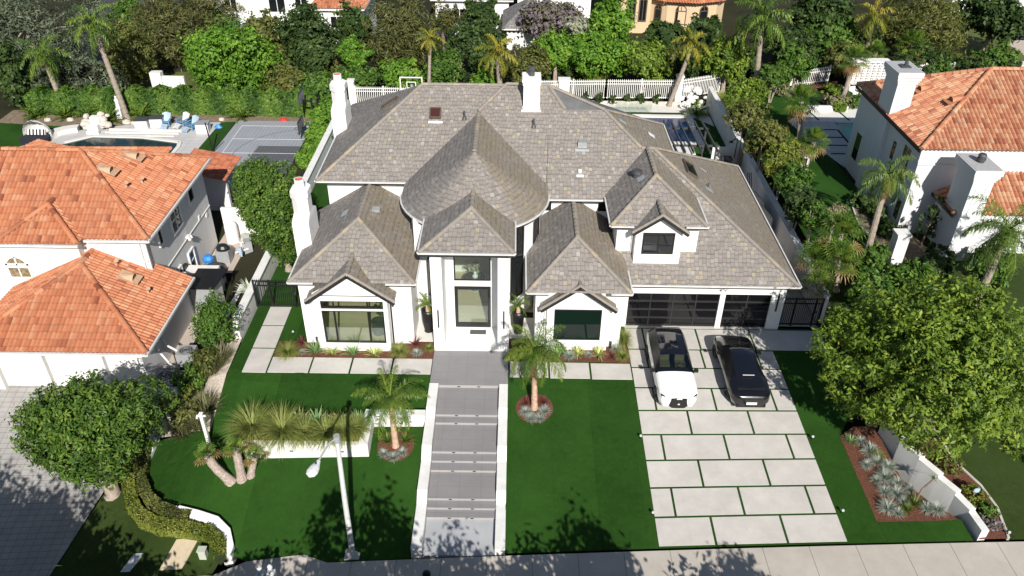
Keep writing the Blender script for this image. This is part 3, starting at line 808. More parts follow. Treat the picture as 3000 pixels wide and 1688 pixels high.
# stairs: nine risers down from the entry landing
yr = [29.45, 27.57, 27.18, 25.48, 25.06, 24.64, 23.16, 22.78, 22.39]
mb = MB()
mb.box(-3.98, -.14, 29.45, 32.14, -.5, .03)
for i, y in enumerate(yr):
    y_next = yr[i+1] if i < 8 else 20.62
    z = -.15*(i+1)
    if i < 8:
        mb.box(-3.52, -.57, y_next, y-.012, z-.5, z)
    else:
        mb.prism([(-3.52, 20.62), (-.57, 20.62), (-.57, y-.012), (-3.52, y-.012)], -2.2, lambda p: -1.35 if p[1] > 22 else -1.44, 2)
    mb.box(-3.52, -.57, y-.012, y+.01, z, z+.15-(0 if i else -.03), 1)
    mb.box(-3.525, -.565, y-.03, y+.02, z+.135+(0.03 if not i else 0), z+.152+(0.03 if not i else 0), 0)
stairs = structure(mb.build('stairs', [M['step'], M['riser'], M['entry_slab']]))
for i, y in enumerate(yr):
    for fx in (.33, .66):
        x = -3.52+2.95*fx
        l = MB(); l.obox((x, y-.02, -.15*(i+1)+.075), (.13, .02, .045)); l.build('step_light', M['black'], stairs)
# low white walls either side of the stairs, stepping down with it
def stair_wall(x0, x1, label, bot):
    mb = MB()
    prof = [(bot, -1.0), (22.9, -1.0), (23.35, -.62), (25.05, -.62), (25.55, -.16), (27.3, -.16), (27.75, .12), (29.45, .12)]
    for (ya, za), (yb, zb) in zip(prof[:-1], prof[1:]):
        mb.prism([(x0, ya), (x1, ya), (x1, yb), (x0, yb)], -2.1, lambda p, ya=ya, za=za, yb=yb, zb=zb: za if abs(p[1]-ya) < 1e-6 else zb)
    o = mb.build('stair_wall', M['white_wall']); return tag(o, label, 'garden wall', 'white walls flanking the front stairs')
stair_wall(-3.98, -3.54, 'low white stepped wall along the left side of the front stairs', 20.6)
stair_wall(-.56, -.14, 'low white stepped wall along the right side of the front stairs', 20.62)
# planter wall on the left lawn
mb = MB()
mb.box(-6.82, -4.0, 27.21, 27.61, -1.2, .06)
mb.box(-6.82, -6.41, 25.45, 27.205, -1.5, -.06)
mb.box(-12.1, -6.825, 25.45, 25.72, -1.9, -.16)
tag(mb.build('planter_wall', M['white_wall']), 'white zigzag retaining wall holding the grass planter on the lawn', 'retaining wall')
for i, (x, y) in enumerate(((-9.9, 25.44), (-7.6, 25.44), (-5.15, 27.2))):
    mb = MB(); mb.obox((x, y, -.45 if y > 27 else -.55), (.16, .03, .05))
    tag(mb.build('wall_light', M['black']), ['small black slot light in the planter front, left of the street lamp head', 'small black slot light in the planter front, behind the street lamp head', 'small black slot light in the white wall behind the left front palm'][i], 'wall light', 'slot lights in the planter walls')
mb = MB(); mb.box(-12.0, -6.83, 25.72, 27.28, -1.0, -.17); structure(mb.build('planter_soil', M['mulch']))
mb = MB(); mb.box(-12.2, -6.83, 27.28, 27.31, -.3, .015); structure(mb.build('bed_edging', M['dgrey']))

# walls between the lots
mb = MB()
mb.prism([(-14.55, 32.9), (-14.25, 32.9), (-14.25, 60), (-14.55, 60)], -1.3, 1.0)
mb.box(-14.62, -14.18, 32.85, 60, 1.0, 1.08)
tag(mb.build('boundary_wall', M['white_wall']), 'white plastered wall between the main house and the left neighbour', 'wall', 'plastered walls between the lots')
mb = MB()
mb.box(16.75, 17.05, 35.0, 66.5, -.2, 1.75)
mb.box(16.70, 17.10, 35.0, 66.5, 1.75, 1.83)
tag(mb.build('boundary_wall', M['white_wall']), 'long white plastered wall in shade along the right side of the main lot', 'wall', 'plastered walls between the lots')
mb = MB(); mb.box(14.6, 16.74, 54.0, 54.2, 0, 1.75)
tag(mb.build('cross_wall', M['white_wall']), 'short white wall across the side yard with the shower by the pergola', 'wall')
# curved stepped wall on the right front corner
pts = [(17.15, 26.6), (17.35, 25.2), (17.75, 24.2), (18.2, 23.3), (18.62, 22.5), (18.88, 21.7), (18.98, 20.75)]
mb = MB()
for i in range(len(pts)-1):
    (xa, ya), (xb, yb) = pts[i], pts[i+1]; d = Vector((xb-xa, yb-ya)).normalized(); nn = Vector((-d.y, d.x))*.16
    zt = [1.05, .95, .82, .68, .52, .40][i]
    e = d*.03
    mb.prism([(xa-nn.x-e.x, ya-nn.y-e.y), (xa+nn.x-e.x, ya+nn.y-e.y), (xb+nn.x, yb+nn.y), (xb-nn.x, yb-nn.y)], -.9, zt)
tag(mb.build('curved_wall', M['white_wall']), 'white curved garden wall stepping down beside the blue fescue bed', 'garden wall')
# low white curved wall at the left lawn edge
pts = [(-16.8, 27.0), (-16.85, 25.6), (-16.7, 24.6), (-15.95, 23.7), (-14.45, 22.9), (-13.5, 22.65), (-12.6, 22.35), (-12.0, 21.85), (-11.7, 21.2), (-11.72, 20.85)]
mb = MB(); pr = None
for i, (x, y) in enumerate(pts):
    a = pts[max(0, i-1)]; b = pts[min(len(pts)-1, i+1)]; d = Vector((b[0]-a[0], b[1]-a[1])).normalized(); nn = Vector((-d.y, d.x))*(.11 if i < 4 else .2)
    cur = ((x+nn.x, y+nn.y), (x-nn.x, y-nn.y))
    if pr: mb.prism([pr[0], pr[1], cur[1], cur[0]], lambda p: ground(*p)-.5, lambda p, i=i: ground(*p)+(.2 if i < 5 else .3))
    pr = cur
tag(mb.build('curved_wall', M['white_wall']), 'low white curved wall behind the clipped hedge at the left lawn corner', 'garden wall')
# pale stone edging strip on the right neighbour lawn
mb = MB(); pts = [(20.0, 20.7), (20.18, 22.1), (19.98, 23.2), (19.42, 24.4), (19.2, 26.2)]
for a, b in zip(pts[:-1], pts[1:]):
    d = Vector((b[0]-a[0], b[1]-a[1])).normalized(); nn = Vector((-d.y, d.x))*.05
    mb.prism([(a[0]-nn.x, a[1]-nn.y), (a[0]+nn.x, a[1]+nn.y), (b[0]+nn.x, b[1]+nn.y), (b[0]-nn.x, b[1]-nn.y)], lambda p: ground(*p)-.1, lambda p: ground(*p)+.07)
structure(mb.build('bed_edging', M['curb']))
# ------------------------------------------------------------------ main house
house = thing('house', 'large white two-storey house with grey slate roofs, round tower and black framed windows', 'house', (-1, 40, 0))
RS = .62
def rz_(y): return 3.12+RS*(y-33.85)
# --- walls
mb = MB()
B = mb.box
# left wing (hollow, room behind the bay window)
B(-10.68, -10.48, 32.64, 39.3, 0, 4.05); B(-5.25, -5.05, 32.64, 38, 0, 4.05)
B(-10.48, -9.86, 32.64, 32.84, 0, 4.05); B(-6.2, -5.25, 32.64, 32.84, 0, 4.05)
B(-10.48, -5.25, 38.2, 38.4, 0, 4.05); B(-10.48, -5.25, 32.9, 38.2, 3.3, 3.4)
B(-9.86, -9.66, 31.99, 32.9, 0, 3.45); B(-6.4, -6.2, 31.99, 32.9, 0, 3.45)
B(-9.66, -6.4, 31.99, 32.19, 0, .5); B(-9.66, -9.52, 31.99, 32.19, .5, 3.45)
B(-9.52, -6.4, 31.99, 32.17, 3.16, 3.5); B(-9.52, -6.4, 32.0, 32.16, 2.56, 2.65)
mb.poly([(-9.86, 31.99, 3.45), (-6.2, 31.99, 3.45), (-6.2, 31.99, 3.62), (-7.97, 31.99, 4.78), (-9.86, 31.99, 3.62)])
# recessed link wall between left wing and tower, right link
B(-5.05, -3.95, 34.9, 35.1, 0, 6.2)
# portico
B(-3.97, -3.42, 32.1, 34.1, 0, 6.25); B(-.70, -.13, 32.1, 34.1, 0, 6.25)
B(-3.42, -.70, 32.1, 34.2, -.1, .15)
B(-3.42, -3.0, 34.0, 34.2, .15, 6.25); B(-1.1, -.70, 34.0, 34.2, .15, 6.25)
B(-3.0, -1.1, 34.0, 34.2, 2.79, 3.11); B(-3.0, -1.1, 34.0, 34.2, 5.9, 6.25)
# round tower shell
for k in range(40):
    a0 = math.radians(-180+k*9); a1 = a0+math.radians(9)
    if -2.55 < (a0+a1)/2 < -.62: continue       # open to the entry hall
    p = [(-2.03+r*math.cos(a), 37.65+r*math.sin(a)) for r, a in ((3.5, a0), (3.5, a1), (3.3, a1), (3.3, a0))]
    mb.prism(p, 0, 6.2)
for s in (-1, 1):       # splayed tower walls either side of the portico
    a = math.radians(-90+s*54); x, y = -2.03+3.5*math.cos(a), 37.65+3.5*math.sin(a)
    xe = -3.9 if s < 0 else -.2
    mb.prism([(xe, 34.1), (x, y), (x-s*.15, y+.15), (xe-s*.15, 34.25)], 0, 6.2)
# right wing
B(1.2, 5.62, 32.62, 39, 0, 3.85)
B(1.78, 4.92, 32.3, 32.7, 0, 2.95)
mb.poly([(1.78, 32.3, 2.95), (4.92, 32.3, 2.95), (3.33, 32.3, 4.02)])
# main body
B(-10.3, 1.5, 39.4, 49.5, 0, 6.2); B(1.5, 9.05, 38.62, 47, 0, 5.75)
# garage: piers, header and box behind
B(5.62, 6.17, 34.4, 35.2, 0, 3.1); B(10.99, 11.27, 34.36, 35.2, 0, 3.1); B(13.72, 14.43, 34.36, 35.2, 0, 3.1)
B(6.17, 10.99, 34.4, 35.2, 2.22, 3.1); B(11.27, 13.72, 34.4, 35.2, 2.21, 3.1); B(5.62, 14.43, 35.2, 47.5, 0, 3.05)
# dormer block and gabled dormer
B(5.39, 9.6, 35.5, 41, 2.5, 5.62)
B(6.27, 8.65, 34.9, 36.5, 2.6, 5.85)
mb.poly([(6.27, 34.9, 5.85), (8.65, 34.9, 5.85), (7.46, 34.9, 6.66)])
mb.build('wall', M['white'], house)
# interior floors and a few walls of the rooms one sees into
mb = MB(); mb.box(-10.48, -5.25, 32.86, 38.2, .02, .3); mb.box(-9.66, -6.4, 32.2, 32.855, .02, .3); mb.box(-3.4, -.72, 34.02, 40, .02, .16); mb.box(-5.2, 1.2, 35.6, 41.0, .0, .155)
mb.build('interior_floor', M['oak'], house)
rug = MB(); rug.disc((-1.6, 38.3, .17), 1.2, 24); rug.build('rug', M['rug'], house)

# --- roofs
rf = MB()
z = rz_
front = [(-10.75, 38.9), (1.8, 38.9), (1.8, 38.1), (5.6, 38.1), (5.6, 33.85), (14.8, 33.85), (7.78, 40.95), (7.1, 40.95), (5.15, 43.1), (2.9, 43.1), (2.0, 44.5), (-5.35, 44.5)]
def fp(x, y): return (x, y, z(y))
A = [(-10.75, 38.9), (1.8, 38.9), (2.0, 44.5), (-5.35, 44.5)]
rf.roof([fp(*p) for p in A], 0)
rf.roof([fp(*p) for p in [(1.8, 38.1), (7.1, 38.1), (7.1, 40.95), (5.15, 43.1), (2.9, 43.1), (2.0, 44.5)]], 0)
rf.roof([fp(*p) for p in [(5.6, 33.85), (14.8, 33.85), (7.78, 40.95), (7.1, 40.95), (7.1, 38.1), (5.6, 38.1)]], 0)
rf.roof([fp(2.9, 43.1), fp(5.15, 43.1), (2.02, 44.5, z(44.5)-.004)], 2)
zr = z(44.5)
rf.roof([(-10.75, 38.9, 6.25), (-5.35, 44.5, zr), (-10.75, 50.1, 6.25)], 3)
rf.roof([(-10.75, 50.1, 6.25), (-5.35, 44.5, zr), (2.0, 44.5, zr), (2.9, 50.1, 6.25)], 0)
rf.roof([(2.0, 44.5, zr), (5.15, 43.1, z(43.1)), (9.4, 47.35, 6.25), (2.9, 50.1, 6.25)], 2)
rf.roof([(5.15, 43.1, z(43.1)), (7.1, 40.95, z(40.95)+.02), (9.4, 40.95, 6.25), (9.4, 47.35, 6.25)], 1)
rf.roof([(7.78, 40.95, z(40.95)), (14.8, 33.85, 3.12), (14.8, 48.0, 3.12)], 1)
rf.roof([(7.1, 40.95, z(40.95)), (7.78, 40.95, z(40.95)), (14.8, 48, 3.12), (4, 48, 3.12)], 1)
# left wing hip
rl = (-7.86, 35.2, 6.03)
rf.roof([(-10.96, 32.14, 4.15), (-4.77, 32.14, 4.15), rl], 0)
rf.roof([(-10.96, 32.14, 4.15), rl, (-7.86, 39.45, 6.03), (-10.96, 39.45, 4.15)], 3)
rf.roof([(-4.77, 32.14, 4.15), (-4.77, 39.45, 4.15), (-7.86, 39.45, 6.03), rl], 1)
# right wing hip
rr_ = (3.26, 34.4, 5.6)
rf.roof([(.75, 31.85, 3.93), (5.86, 31.85, 3.93), rr_], 0)
rf.roof([(.75, 31.85, 3.93), rr_, (3.26, 38.7, 5.6), (.75, 38.7, 3.93)], 3)
rf.roof([(5.86, 31.85, 3.93), (5.86, 38.7, 3.93), (3.26, 38.7, 5.6), rr_], 1)
# entry hip
ea = (-2.02, 33.9, 7.45)
rf.roof([(-4.41, 31.6, 6.3), (.09, 31.6, 6.3), ea], 0)
rf.roof([(-4.41, 31.6, 6.3), ea, (-2.02, 36.6, 7.45), (-4.41, 36.6, 6.3)], 3)
rf.roof([(.09, 31.6, 6.3), (.09, 36.6, 6.3), (-2.02, 36.6, 7.45), ea], 1)
# gables
def gable(xc, hw, yf, yb, zt, za):
    rf.roof([(xc-hw, yf, zt), (xc, yf, za), (xc, yb, za), (xc-hw, yb, zt)], 3)
    rf.roof([(xc+hw, yf, zt), (xc+hw, yb, zt), (xc, yb, za), (xc, yf, za)], 1)
gable(-7.96, 2.2, 31.66, 35.1, 3.33, 4.95)
gable(3.34, 1.9, 31.98, 34.6, 2.8, 4.22)
gable(7.46, 1.42, 34.58, 37.2, 5.75, 6.76)
# dormer block hip
da = (7.43, 37.47, 7.58)
rf.roof([(4.99, 35.02, 5.92), (9.89, 35.02, 5.92), da], 0)
rf.roof([(4.99, 35.02, 5.92), da, (7.43, 41.1, 7.58), (4.99, 41.1, 5.92)], 3)
rf.roof([(9.89, 35.02, 5.92), (9.89, 41.1, 5.92), (7.43, 41.1, 7.58), da], 1)
# tower cone and the ridge that joins it to the main roof
tc = (-2.03, 37.65); ta = 8.72; te = 6.2; tr_ = 3.9
nseg = 48
for k in range(nseg):
    a0 = math.pi+math.pi*k/nseg; a1 = math.pi+math.pi*(k+1)/nseg
    mi_ = 1 if a0 > math.pi*1.72 else (3 if a0 < math.pi*1.3 else 0)  # right side lichen and painted sheen, left side painted shade
    for (s0, s1) in ((0, .34), (.34, .67), (.67, 1)):
        us = tr_*max(.45, (s0+s1)/2)
        def cpt(s, a): return (tc[0]+tr_*s*math.cos(a), tc[1]+tr_*s*math.sin(a), ta+(te-ta)*s)
        q = [(cpt(s0, a0), (a0*us, 100-s0*4.65)), (cpt(s1, a0), (a0*us, 100-s1*4.65)), (cpt(s1, a1), (a1*us, 100-s1*4.65)), (cpt(s0, a1), (a1*us, 100-s0*4.65))]
        if s0 == 0: q = q[:3]
        rf.poly([p for p, _ in q], mi_, [u for _, u in q])
rf.roof([(tc[0]-tr_, tc[1], te), (tc[0], tc[1], ta), (tc[0], 42.95, ta), (tc[0]-tr_, 42.95, te)], 3)
rf.roof([(tc[0]+tr_, tc[1], te), (tc[0]+tr_, 42.95, te), (tc[0], 42.95, ta), (tc[0], tc[1], ta)], 1)
roof = rf.build('roof', [M['slate'], M['slate_lichen_sheen'], M['felt'], M['slate_shade']], house)
# ridge and hip caps
rc = MB()
for i, (a, b) in enumerate([((-10.75, 38.9, 6.25), (-5.35, 44.5, zr)), ((-5.35, 44.5, zr), (-.6, 44.5, zr)), ((-.47, 44.5, zr+.08), (2, 44.5, zr+.08)), ((-.47, 44.5, zr+.08), (-2.05, 42.9, 8.78)),
    ((2, 44.5, zr), (2.9, 43.1, z(43.1))), ((5.15, 43.1, z(43.1)), (7.1, 40.95, z(40.95))), ((2.0, 44.5, zr), (5.15, 43.1, z(43.1)+.02)), ((7.1, 40.95, z(40.95)), (7.78, 40.95, z(40.95))), ((14.8, 33.85, 3.12), (7.78, 40.95, z(40.95))), ((7.78, 40.95, z(40.95)), (14.8, 48, 3.12)),
    ((5.15, 43.1, z(43.1)), (9.4, 47.35, 6.25)),
    ((-10.96, 32.14, 4.15), rl), ((-4.77, 32.14, 4.15), rl), (rl, (-7.86, 39.3, 6.03)), ((.75, 31.85, 3.93), rr_), ((5.86, 31.85, 3.93), rr_), (rr_, (3.26, 38.6, 5.6)),
    ((-4.41, 31.6, 6.3), ea), ((.09, 31.6, 6.3), ea), (ea, (-2.02, 35.6, 7.45)), ((4.99, 35.02, 5.92), da), ((9.89, 35.02, 5.92), da), (da, (7.43, 41.0, 7.58)),
    ((-7.96, 31.66, 4.95), (-7.96, 33.7, 4.95)), ((3.34, 31.98, 4.22), (3.34, 32.5, 4.22)), ((7.46, 34.58, 6.76), (7.46, 36.2, 6.76)), ((tc[0], tc[1], ta), (tc[0], 42.9, ta)),
    ]): ridge_caps(rc, a, b, .11, .36, 0, i)
# rake tiles on the three gables
for xc, hw, yf, zt, za in ((-7.96, 2.2, 31.66, 3.33, 4.95), (3.34, 1.9, 31.98, 2.8, 4.22), (7.46, 1.42, 34.58, 5.75, 6.76)):
    for s in (-1, 1): ridge_caps(rc, (xc+s*hw, yf+.06, zt), (xc, yf+.06, za), .1, .34, 0, 7)
rc.build('ridge_cap', M['ridge'], roof)
# dark fascia and pale gutters
fa = MB(); gu = MB()
def eave(p0, p1, drop=.16):
    p0, p1 = Vector(p0), Vector(p1)
    d = (p1-p0).normalized(); n_ = Vector((d.y, -d.x, 0))
    gu.bar(p0+n_*.05+Vector((0, 0, -.03)), p1+n_*.05+Vector((0, 0, -.03)), .075, .075)
    fa.bar(p0-n_*.03+Vector((0, 0, -.03-drop/2)), p1-n_*.03+Vector((0, 0, -.03-drop/2)), .05, drop)
eave((-10.75, 38.9, 6.25), (-5.5, 38.9, 6.25)); eave((1.7, 38.1, 5.76), (5.0, 38.1, 5.76)); eave((5.9, 33.85, 3.12), (14.85, 33.85, 3.12)); eave((14.85, 33.85, 3.12), (14.85, 48, 3.12))
eave((-11, 32.14, 4.15), (-9.75, 32.14, 4.15)); eave((-6.2, 32.14, 4.15), (-4.75, 32.14, 4.15)); eave((-4.77, 32.1, 4.15), (-4.77, 35, 4.15)); eave((-10.96, 39.3, 4.15), (-10.96, 32.1, 4.15))
eave((.72, 31.85, 3.93), (1.8, 31.85, 3.93)); eave((4.85, 31.85, 3.93), (5.9, 31.85, 3.93)); eave((.75, 36, 3.93), (.75, 31.85, 3.93)); eave((5.86, 31.85, 3.93), (5.86, 33.9, 3.93))
eave((-4.45, 31.6, 6.3), (.13, 31.6, 6.3), .2); eave((-4.41, 34.9, 6.3), (-4.41, 31.6, 6.3), .2); eave((.09, 31.6, 6.3), (.09, 34.9, 6.3), .2)
eave((4.99, 35.02, 5.92), (6.15, 35.02, 5.92)); eave((8.8, 35.02, 5.92), (9.93, 35.02, 5.92)); eave((4.99, 38.1, 5.92), (4.99, 35.02, 5.92)); eave((9.89, 35.02, 5.92), (9.89, 38.2, 5.92))
eave((9.42, 41, 6.25), (9.42, 47.3, 6.25)); eave((-10.78, 50, 6.25), (-10.78, 38.9, 6.25))
for k in range(24):
    a0 = math.pi+math.pi*k/24; a1 = math.pi+math.pi*(k+1)/24
    eave((tc[0]+3.9*math.cos(a0), tc[1]+3.9*math.sin(a0), te), (tc[0]+3.9*math.cos(a1), tc[1]+3.9*math.sin(a1), te), .2)
for xc, hw, yf, zt, za in ((-7.96, 2.2, 31.66, 3.33, 4.95), (3.34, 1.9, 31.98, 2.8, 4.22), (7.46, 1.42, 34.58, 5.75, 6.76)):
    for s in (-1, 1): fa.bar((xc+s*hw, yf-.02, zt-.1), (xc, yf-.02, za-.1), .05, .16)
fa.build('fascia', M['fascia'], roof); gu.build('gutter', M['gutter'], roof)
# soffit under the entry roof so the porch top reads grey-white
mb = MB(); mb.box(-4.38, .06, 31.65, 34.5, 6.1, 6.14); mb.build('soffit', M['white'], roof)

# --- windows
def window(parent, x0, x1, y, z0, z1, pane, frame=.06, mull=(), trans=(), depth=.06, name='window'):
    f = MB(); w = frame
    f.box(x0, x1, y-depth, y, z0, z0+w); f.box(x0, x1, y-depth, y, z1-w, z1)
    f.box(x0, x0+w, y-depth, y, z0+w, z1-w); f.box(x1-w, x1, y-depth, y, z0+w, z1-w)
    for m_ in mull: f.box(m_-w*.5, m_+w*.5, y-depth, y, z0+w, z1-w)
    for t in trans: f.box(x0+w, x1-w, y-depth*.9, y-.001, t-w*.4, t+w*.4)
    fo = f.build(name, M['black'], parent)
    p = MB(); p.box(x0+w*.5, x1-w*.5, y-depth*.5-.012, y-depth*.5, z0+w*.5, z1-w*.5); p.build('pane', M[pane], fo)
    return fo
window(house, -9.52, -6.4, 32.12, .5, 2.56, 'pane', .09, (-8.9, -7.2))
window(house, -9.52, -6.4, 32.12, 2.65, 3.16, 'pane', .07, (-8.9, -7.2))
window(house, -3.0, -1.1, 34.1, 3.11, 5.9, 'pane', .07)
window(house, 2.16, 4.55, 32.31, .71, 2.62, 'green_pane', .05, depth=.05)
window(house, 6.64, 8.27, 34.91, 4.37, 5.62, 'dark_pane', .07, (7.45,), (4.95,), .06)
# pivot front door: broad black frame and one pane
dr = MB()
for b in ((-3.0, -1.1, .15, .42), (-3.0, -1.1, 2.62, 2.79), (-3.0, -2.83, .42, 2.62), (-1.27, -1.1, .42, 2.62)): dr.box(b[0], b[1], 33.98, 34.06, b[2], b[3])
door = dr.build('door', M['black'], house)
mb = MB(); mb.box(-2.83, -1.27, 34.01, 34.03, .42, 2.62); mb.build('pane', M['pane'], door)
mb = MB(); mb.bar((-1.19, 33.93, .7), (-1.19, 33.93, 2.1), .04); mb.build('handle', M['dgrey'], door)
mb = MB(); mb.box(-2.2, -1.35, 33.35, 33.72, .151, .17); tag(mb.build('doormat', M['dgrey']), 'dark grey doormat on the white porch floor', 'doormat')
# tall dark splayed windows beside the portico, and slit windows
def wallwin(a, b, z0, z1, off=.05, pane='dark_pane', frame='black', parent=None, w=.06, mull=0, trans=0, arch=False, depth=.05):
    """window on any vertical wall from plan point a to b (outside is to the right of a->b)"""
    a, b = Vector((*a, 0)), Vector((*b, 0)); d = (b-a).normalized(); n_ = Vector((d.y, -d.x, 0)); L = (b-a).length
    f = MB()
    def bx(s0, s1, q0, q1, m, o0=0.0, o1=depth):
        c = [a+d*s0+n_*o0, a+d*s1+n_*o0, a+d*s1+n_*o1, a+d*s0+n_*o1]; m.prism([(p.x, p.y) for p in c], q0, q1)
    bx(0, L, z0, z0+w, f); bx(0, L, z1-w, z1, f); bx(0, w, z0+w, z1-w, f); bx(L-w, L, z0+w, z1-w, f)
    for k in range(mull): s = L*(k+1)/(mull+1); bx(s-w*.3, s+w*.3, z0+w, z1-w, f, 0, depth*.8)
    for k in range(trans): t = z0+(z1-z0)*(k+1)/(trans+1); bx(w, L-w, t-w*.3, t+w*.3, f, 0, depth*.8)
    if arch:
        c0 = a+d*(L/2); n0 = 14
        for k in range(n0):
            t0, t1 = math.pi*k/n0, math.pi*(k+1)/n0
            for (r0, r1, o1) in ((L/2-w*1.1, L/2, depth),):
                P4 = [(r0, t0), (r1, t0), (r1, t1), (r0, t1)]
                fr = [c0+d*(r*math.cos(t))+n_*o1+Vector((0, 0, z1+r*math.sin(t))) for r, t in P4]
                f.poly(fr); f.poly([fr[1], fr[2], fr[2]-n_*o1, fr[1]-n_*o1]); f.poly([fr[0], fr[3], fr[3]-n_*o1, fr[0]-n_*o1])
        bx(L/2-w*.4, L/2+w*.4, z1, z1+L/2-w*.5, f)
    fo = f.build('window', M[frame], parent)
    p = MB(); bx(w*.6, L-w*.6, z0+w*.6, z1-w*.3, p, -.01, depth*.45)
    if arch:
        q = [c0+d*((L/2-w*.6)*math.cos(math.pi*k/14))+n_*depth*.45+Vector((0, 0, z1-.02+(L/2-w*.6)*math.sin(math.pi*k/14))) for k in range(15)]
        p.poly(q)
    p.build('pane', M[pane], fo); return fo
# tower windows seen under the round eave
def tp(deg, r=3.5): a = math.radians(deg); return (-2.03+r*math.cos(a), 37.65+r*math.sin(a))
wallwin((-4.62, 35.22), (-4.02, 34.28), 1.6, 5.9, mull=1, trans=1, w=.09, parent=house); wallwin((-.1, 34.25), (.55, 35.24), 1.6, 5.9, mull=1, trans=1, w=.09, parent=house)
wallwin(tp(-166), tp(-152), 4.3, 5.9, parent=house); wallwin(tp(-28), tp(-14), 4.2, 5.5, parent=house)
wallwin((1.55, 38.61), (2.1, 38.61), 4.8, 5.6, parent=house); wallwin((4.68, 38.61), (5.3, 38.61), 4.8, 5.6, parent=house)
wallwin((5.38, 38.4), (5.38, 37.2), 3.9, 4.75, parent=house)
for (a, b) in (((9.07, 42.5), (9.07, 44)),): wallwin(a, b, 1, 2.4, parent=house)

# --- garage doors: dark glass panels in black frames
for x0, x1, nc in ((6.17, 10.99, 4), (11.27, 13.72, 2)):
    f = MB(); h = 2.21
    for i in range(nc+1):
        x = x0+(x1-x0)*i/nc; f.box(max(x0, x-.035), min(x1, x+.035), 34.46, 34.5, 0.045, h)
    for k in range(5):
        zz = .045+(h-.045)*k/4; f.box(x0, x1, 34.455, 34.5, max(.045, zz-.04), min(h, zz+.04))
    gd = f.build('garage_door', M['gframe'], house)
    p = MB(); p.box(x0, x1, 34.49, 34.52, .045, h); p.build('pane', M['garage_pane'], gd)
# bar sconces on the piers
for x, z0, z1, y in ((14.07, 1.2, 2.32, 34.36), (-3.69, 1.53, 2.62, 32.1), (-.39, 1.53, 2.6, 32.1)):
    mb = MB(); mb.box(x-.035, x+.035, y-.05, y, z0, z1); mb.build('wall_light', M['black'], house)
mb = MB(); mb.obox((11.13, 34.28, 2.66), (.08, .16, .08)); mb.obox((11.0, 34.2, 2.6), (.12, .1, .06), .4); mb.obox((11.26, 34.2, 2.6), (.12, .1, .06), -.4); mb.build('security_light', M['trim'], house)
mb = MB(); mb.tube([(-5.9, 31.95, 2.95), (-5.9, 31.9, 2.95)], .05); mb.build('camera', M['dgrey'], house)
# downpipes
for x, y, z1, z0, c in ((-6.12, 32.55, 3.3, 0, 'black'), (1.7, 32.5, 2.85, .1, 'trim'), (6.2, 35.42, 5.6, 4.1, 'trim')):
    mb = MB(); mb.bar((x, y, z0), (x, y, z1), .08); mb.build('downpipe', M[c], house)

# --- chimneys
def octa(cx, cy, hx, hy, c): return [(cx-hx, cy-hy+c), (cx-hx+c, cy-hy), (cx+hx-c, cy-hy), (cx+hx, cy-hy+c), (cx+hx, cy+hy-c), (cx+hx-c, cy+hy), (cx-hx+c, cy+hy), (cx-hx, cy+hy-c)]
def side_chimney(x0, x1, y0, y1, zs_, zt):
    mb = MB(); cx, cy = (x0+x1)/2, (y0+y1)/2
    mb.prism([(x0, y0), (x1, y0), (x1, y1), (x0, y1)], 0, zs_)
    # shoulder: base box tapering into the octagonal stack
    o = octa(cx, cy, (x1-x0)/2-.03, (y1-y0)/2-.2, .34)
    b = [(x0, y0+.02), (x0+.02, y0), (x1-.02, y0), (x1, y0+.02), (x1, y1-.02), (x1-.02, y1), (x0+.02, y1), (x0, y1-.02)]
    for i in range(8):
        j = (i+1) % 8; mb.poly([(*b[i], zs_), (*b[j], zs_), (*o[j], zs_+.28), (*o[i], zs_+.28)])
    mb.prism(o, zs_+.28, zt-.36); o2 = octa(cx, cy, (x1-x0)/2+.02, (y1-y0)/2-.15, .36); mb.prism(o2, zt-.36, zt)
    ch = mb.build('chimney', M['white'], roof)
    f = MB(); f.lathe((cx, cy, zt), [(.26, -.02), (.24, .5), (.25, .52), (.2, .52)], 18); fo = f.build('flue', M['white'], roof, smooth=False)
    g_ = MB(); g_.lathe((cx, cy, zt), [(.2, .515), (.17, .44), (0, .44)], 18); g_.build('flue_liner', M['terracotta'], roof)
side_chimney(-11.28, -10.42, 35.2, 37.0, 5.75, 7.26)
side_chimney(-11.0, -10.15, 45.15, 46.9, 7.75, 9.2)
mb = MB(); mb.box(.5, 1.42, 43.08, 44.2, 8.6, 10.25); mb.box(.46, 1.45, 43.05, 44.25, 10.25, 10.42); mb.box(.42, 1.48, 43.02, 44.3, 10.42, 10.6); mb.box(.46, 1.46, 43.05, 43.1, 8.9, 9.02)
mb.build('chimney', M['white'], roof)
f = MB(); f.lathe((.95, 43.75, 10.6), [(.17, 0), (.17, .3), (.21, .3), (.21, .42), (.12, .5), (0, .5)], 14); f.build('flue', M['dgrey'], roof)
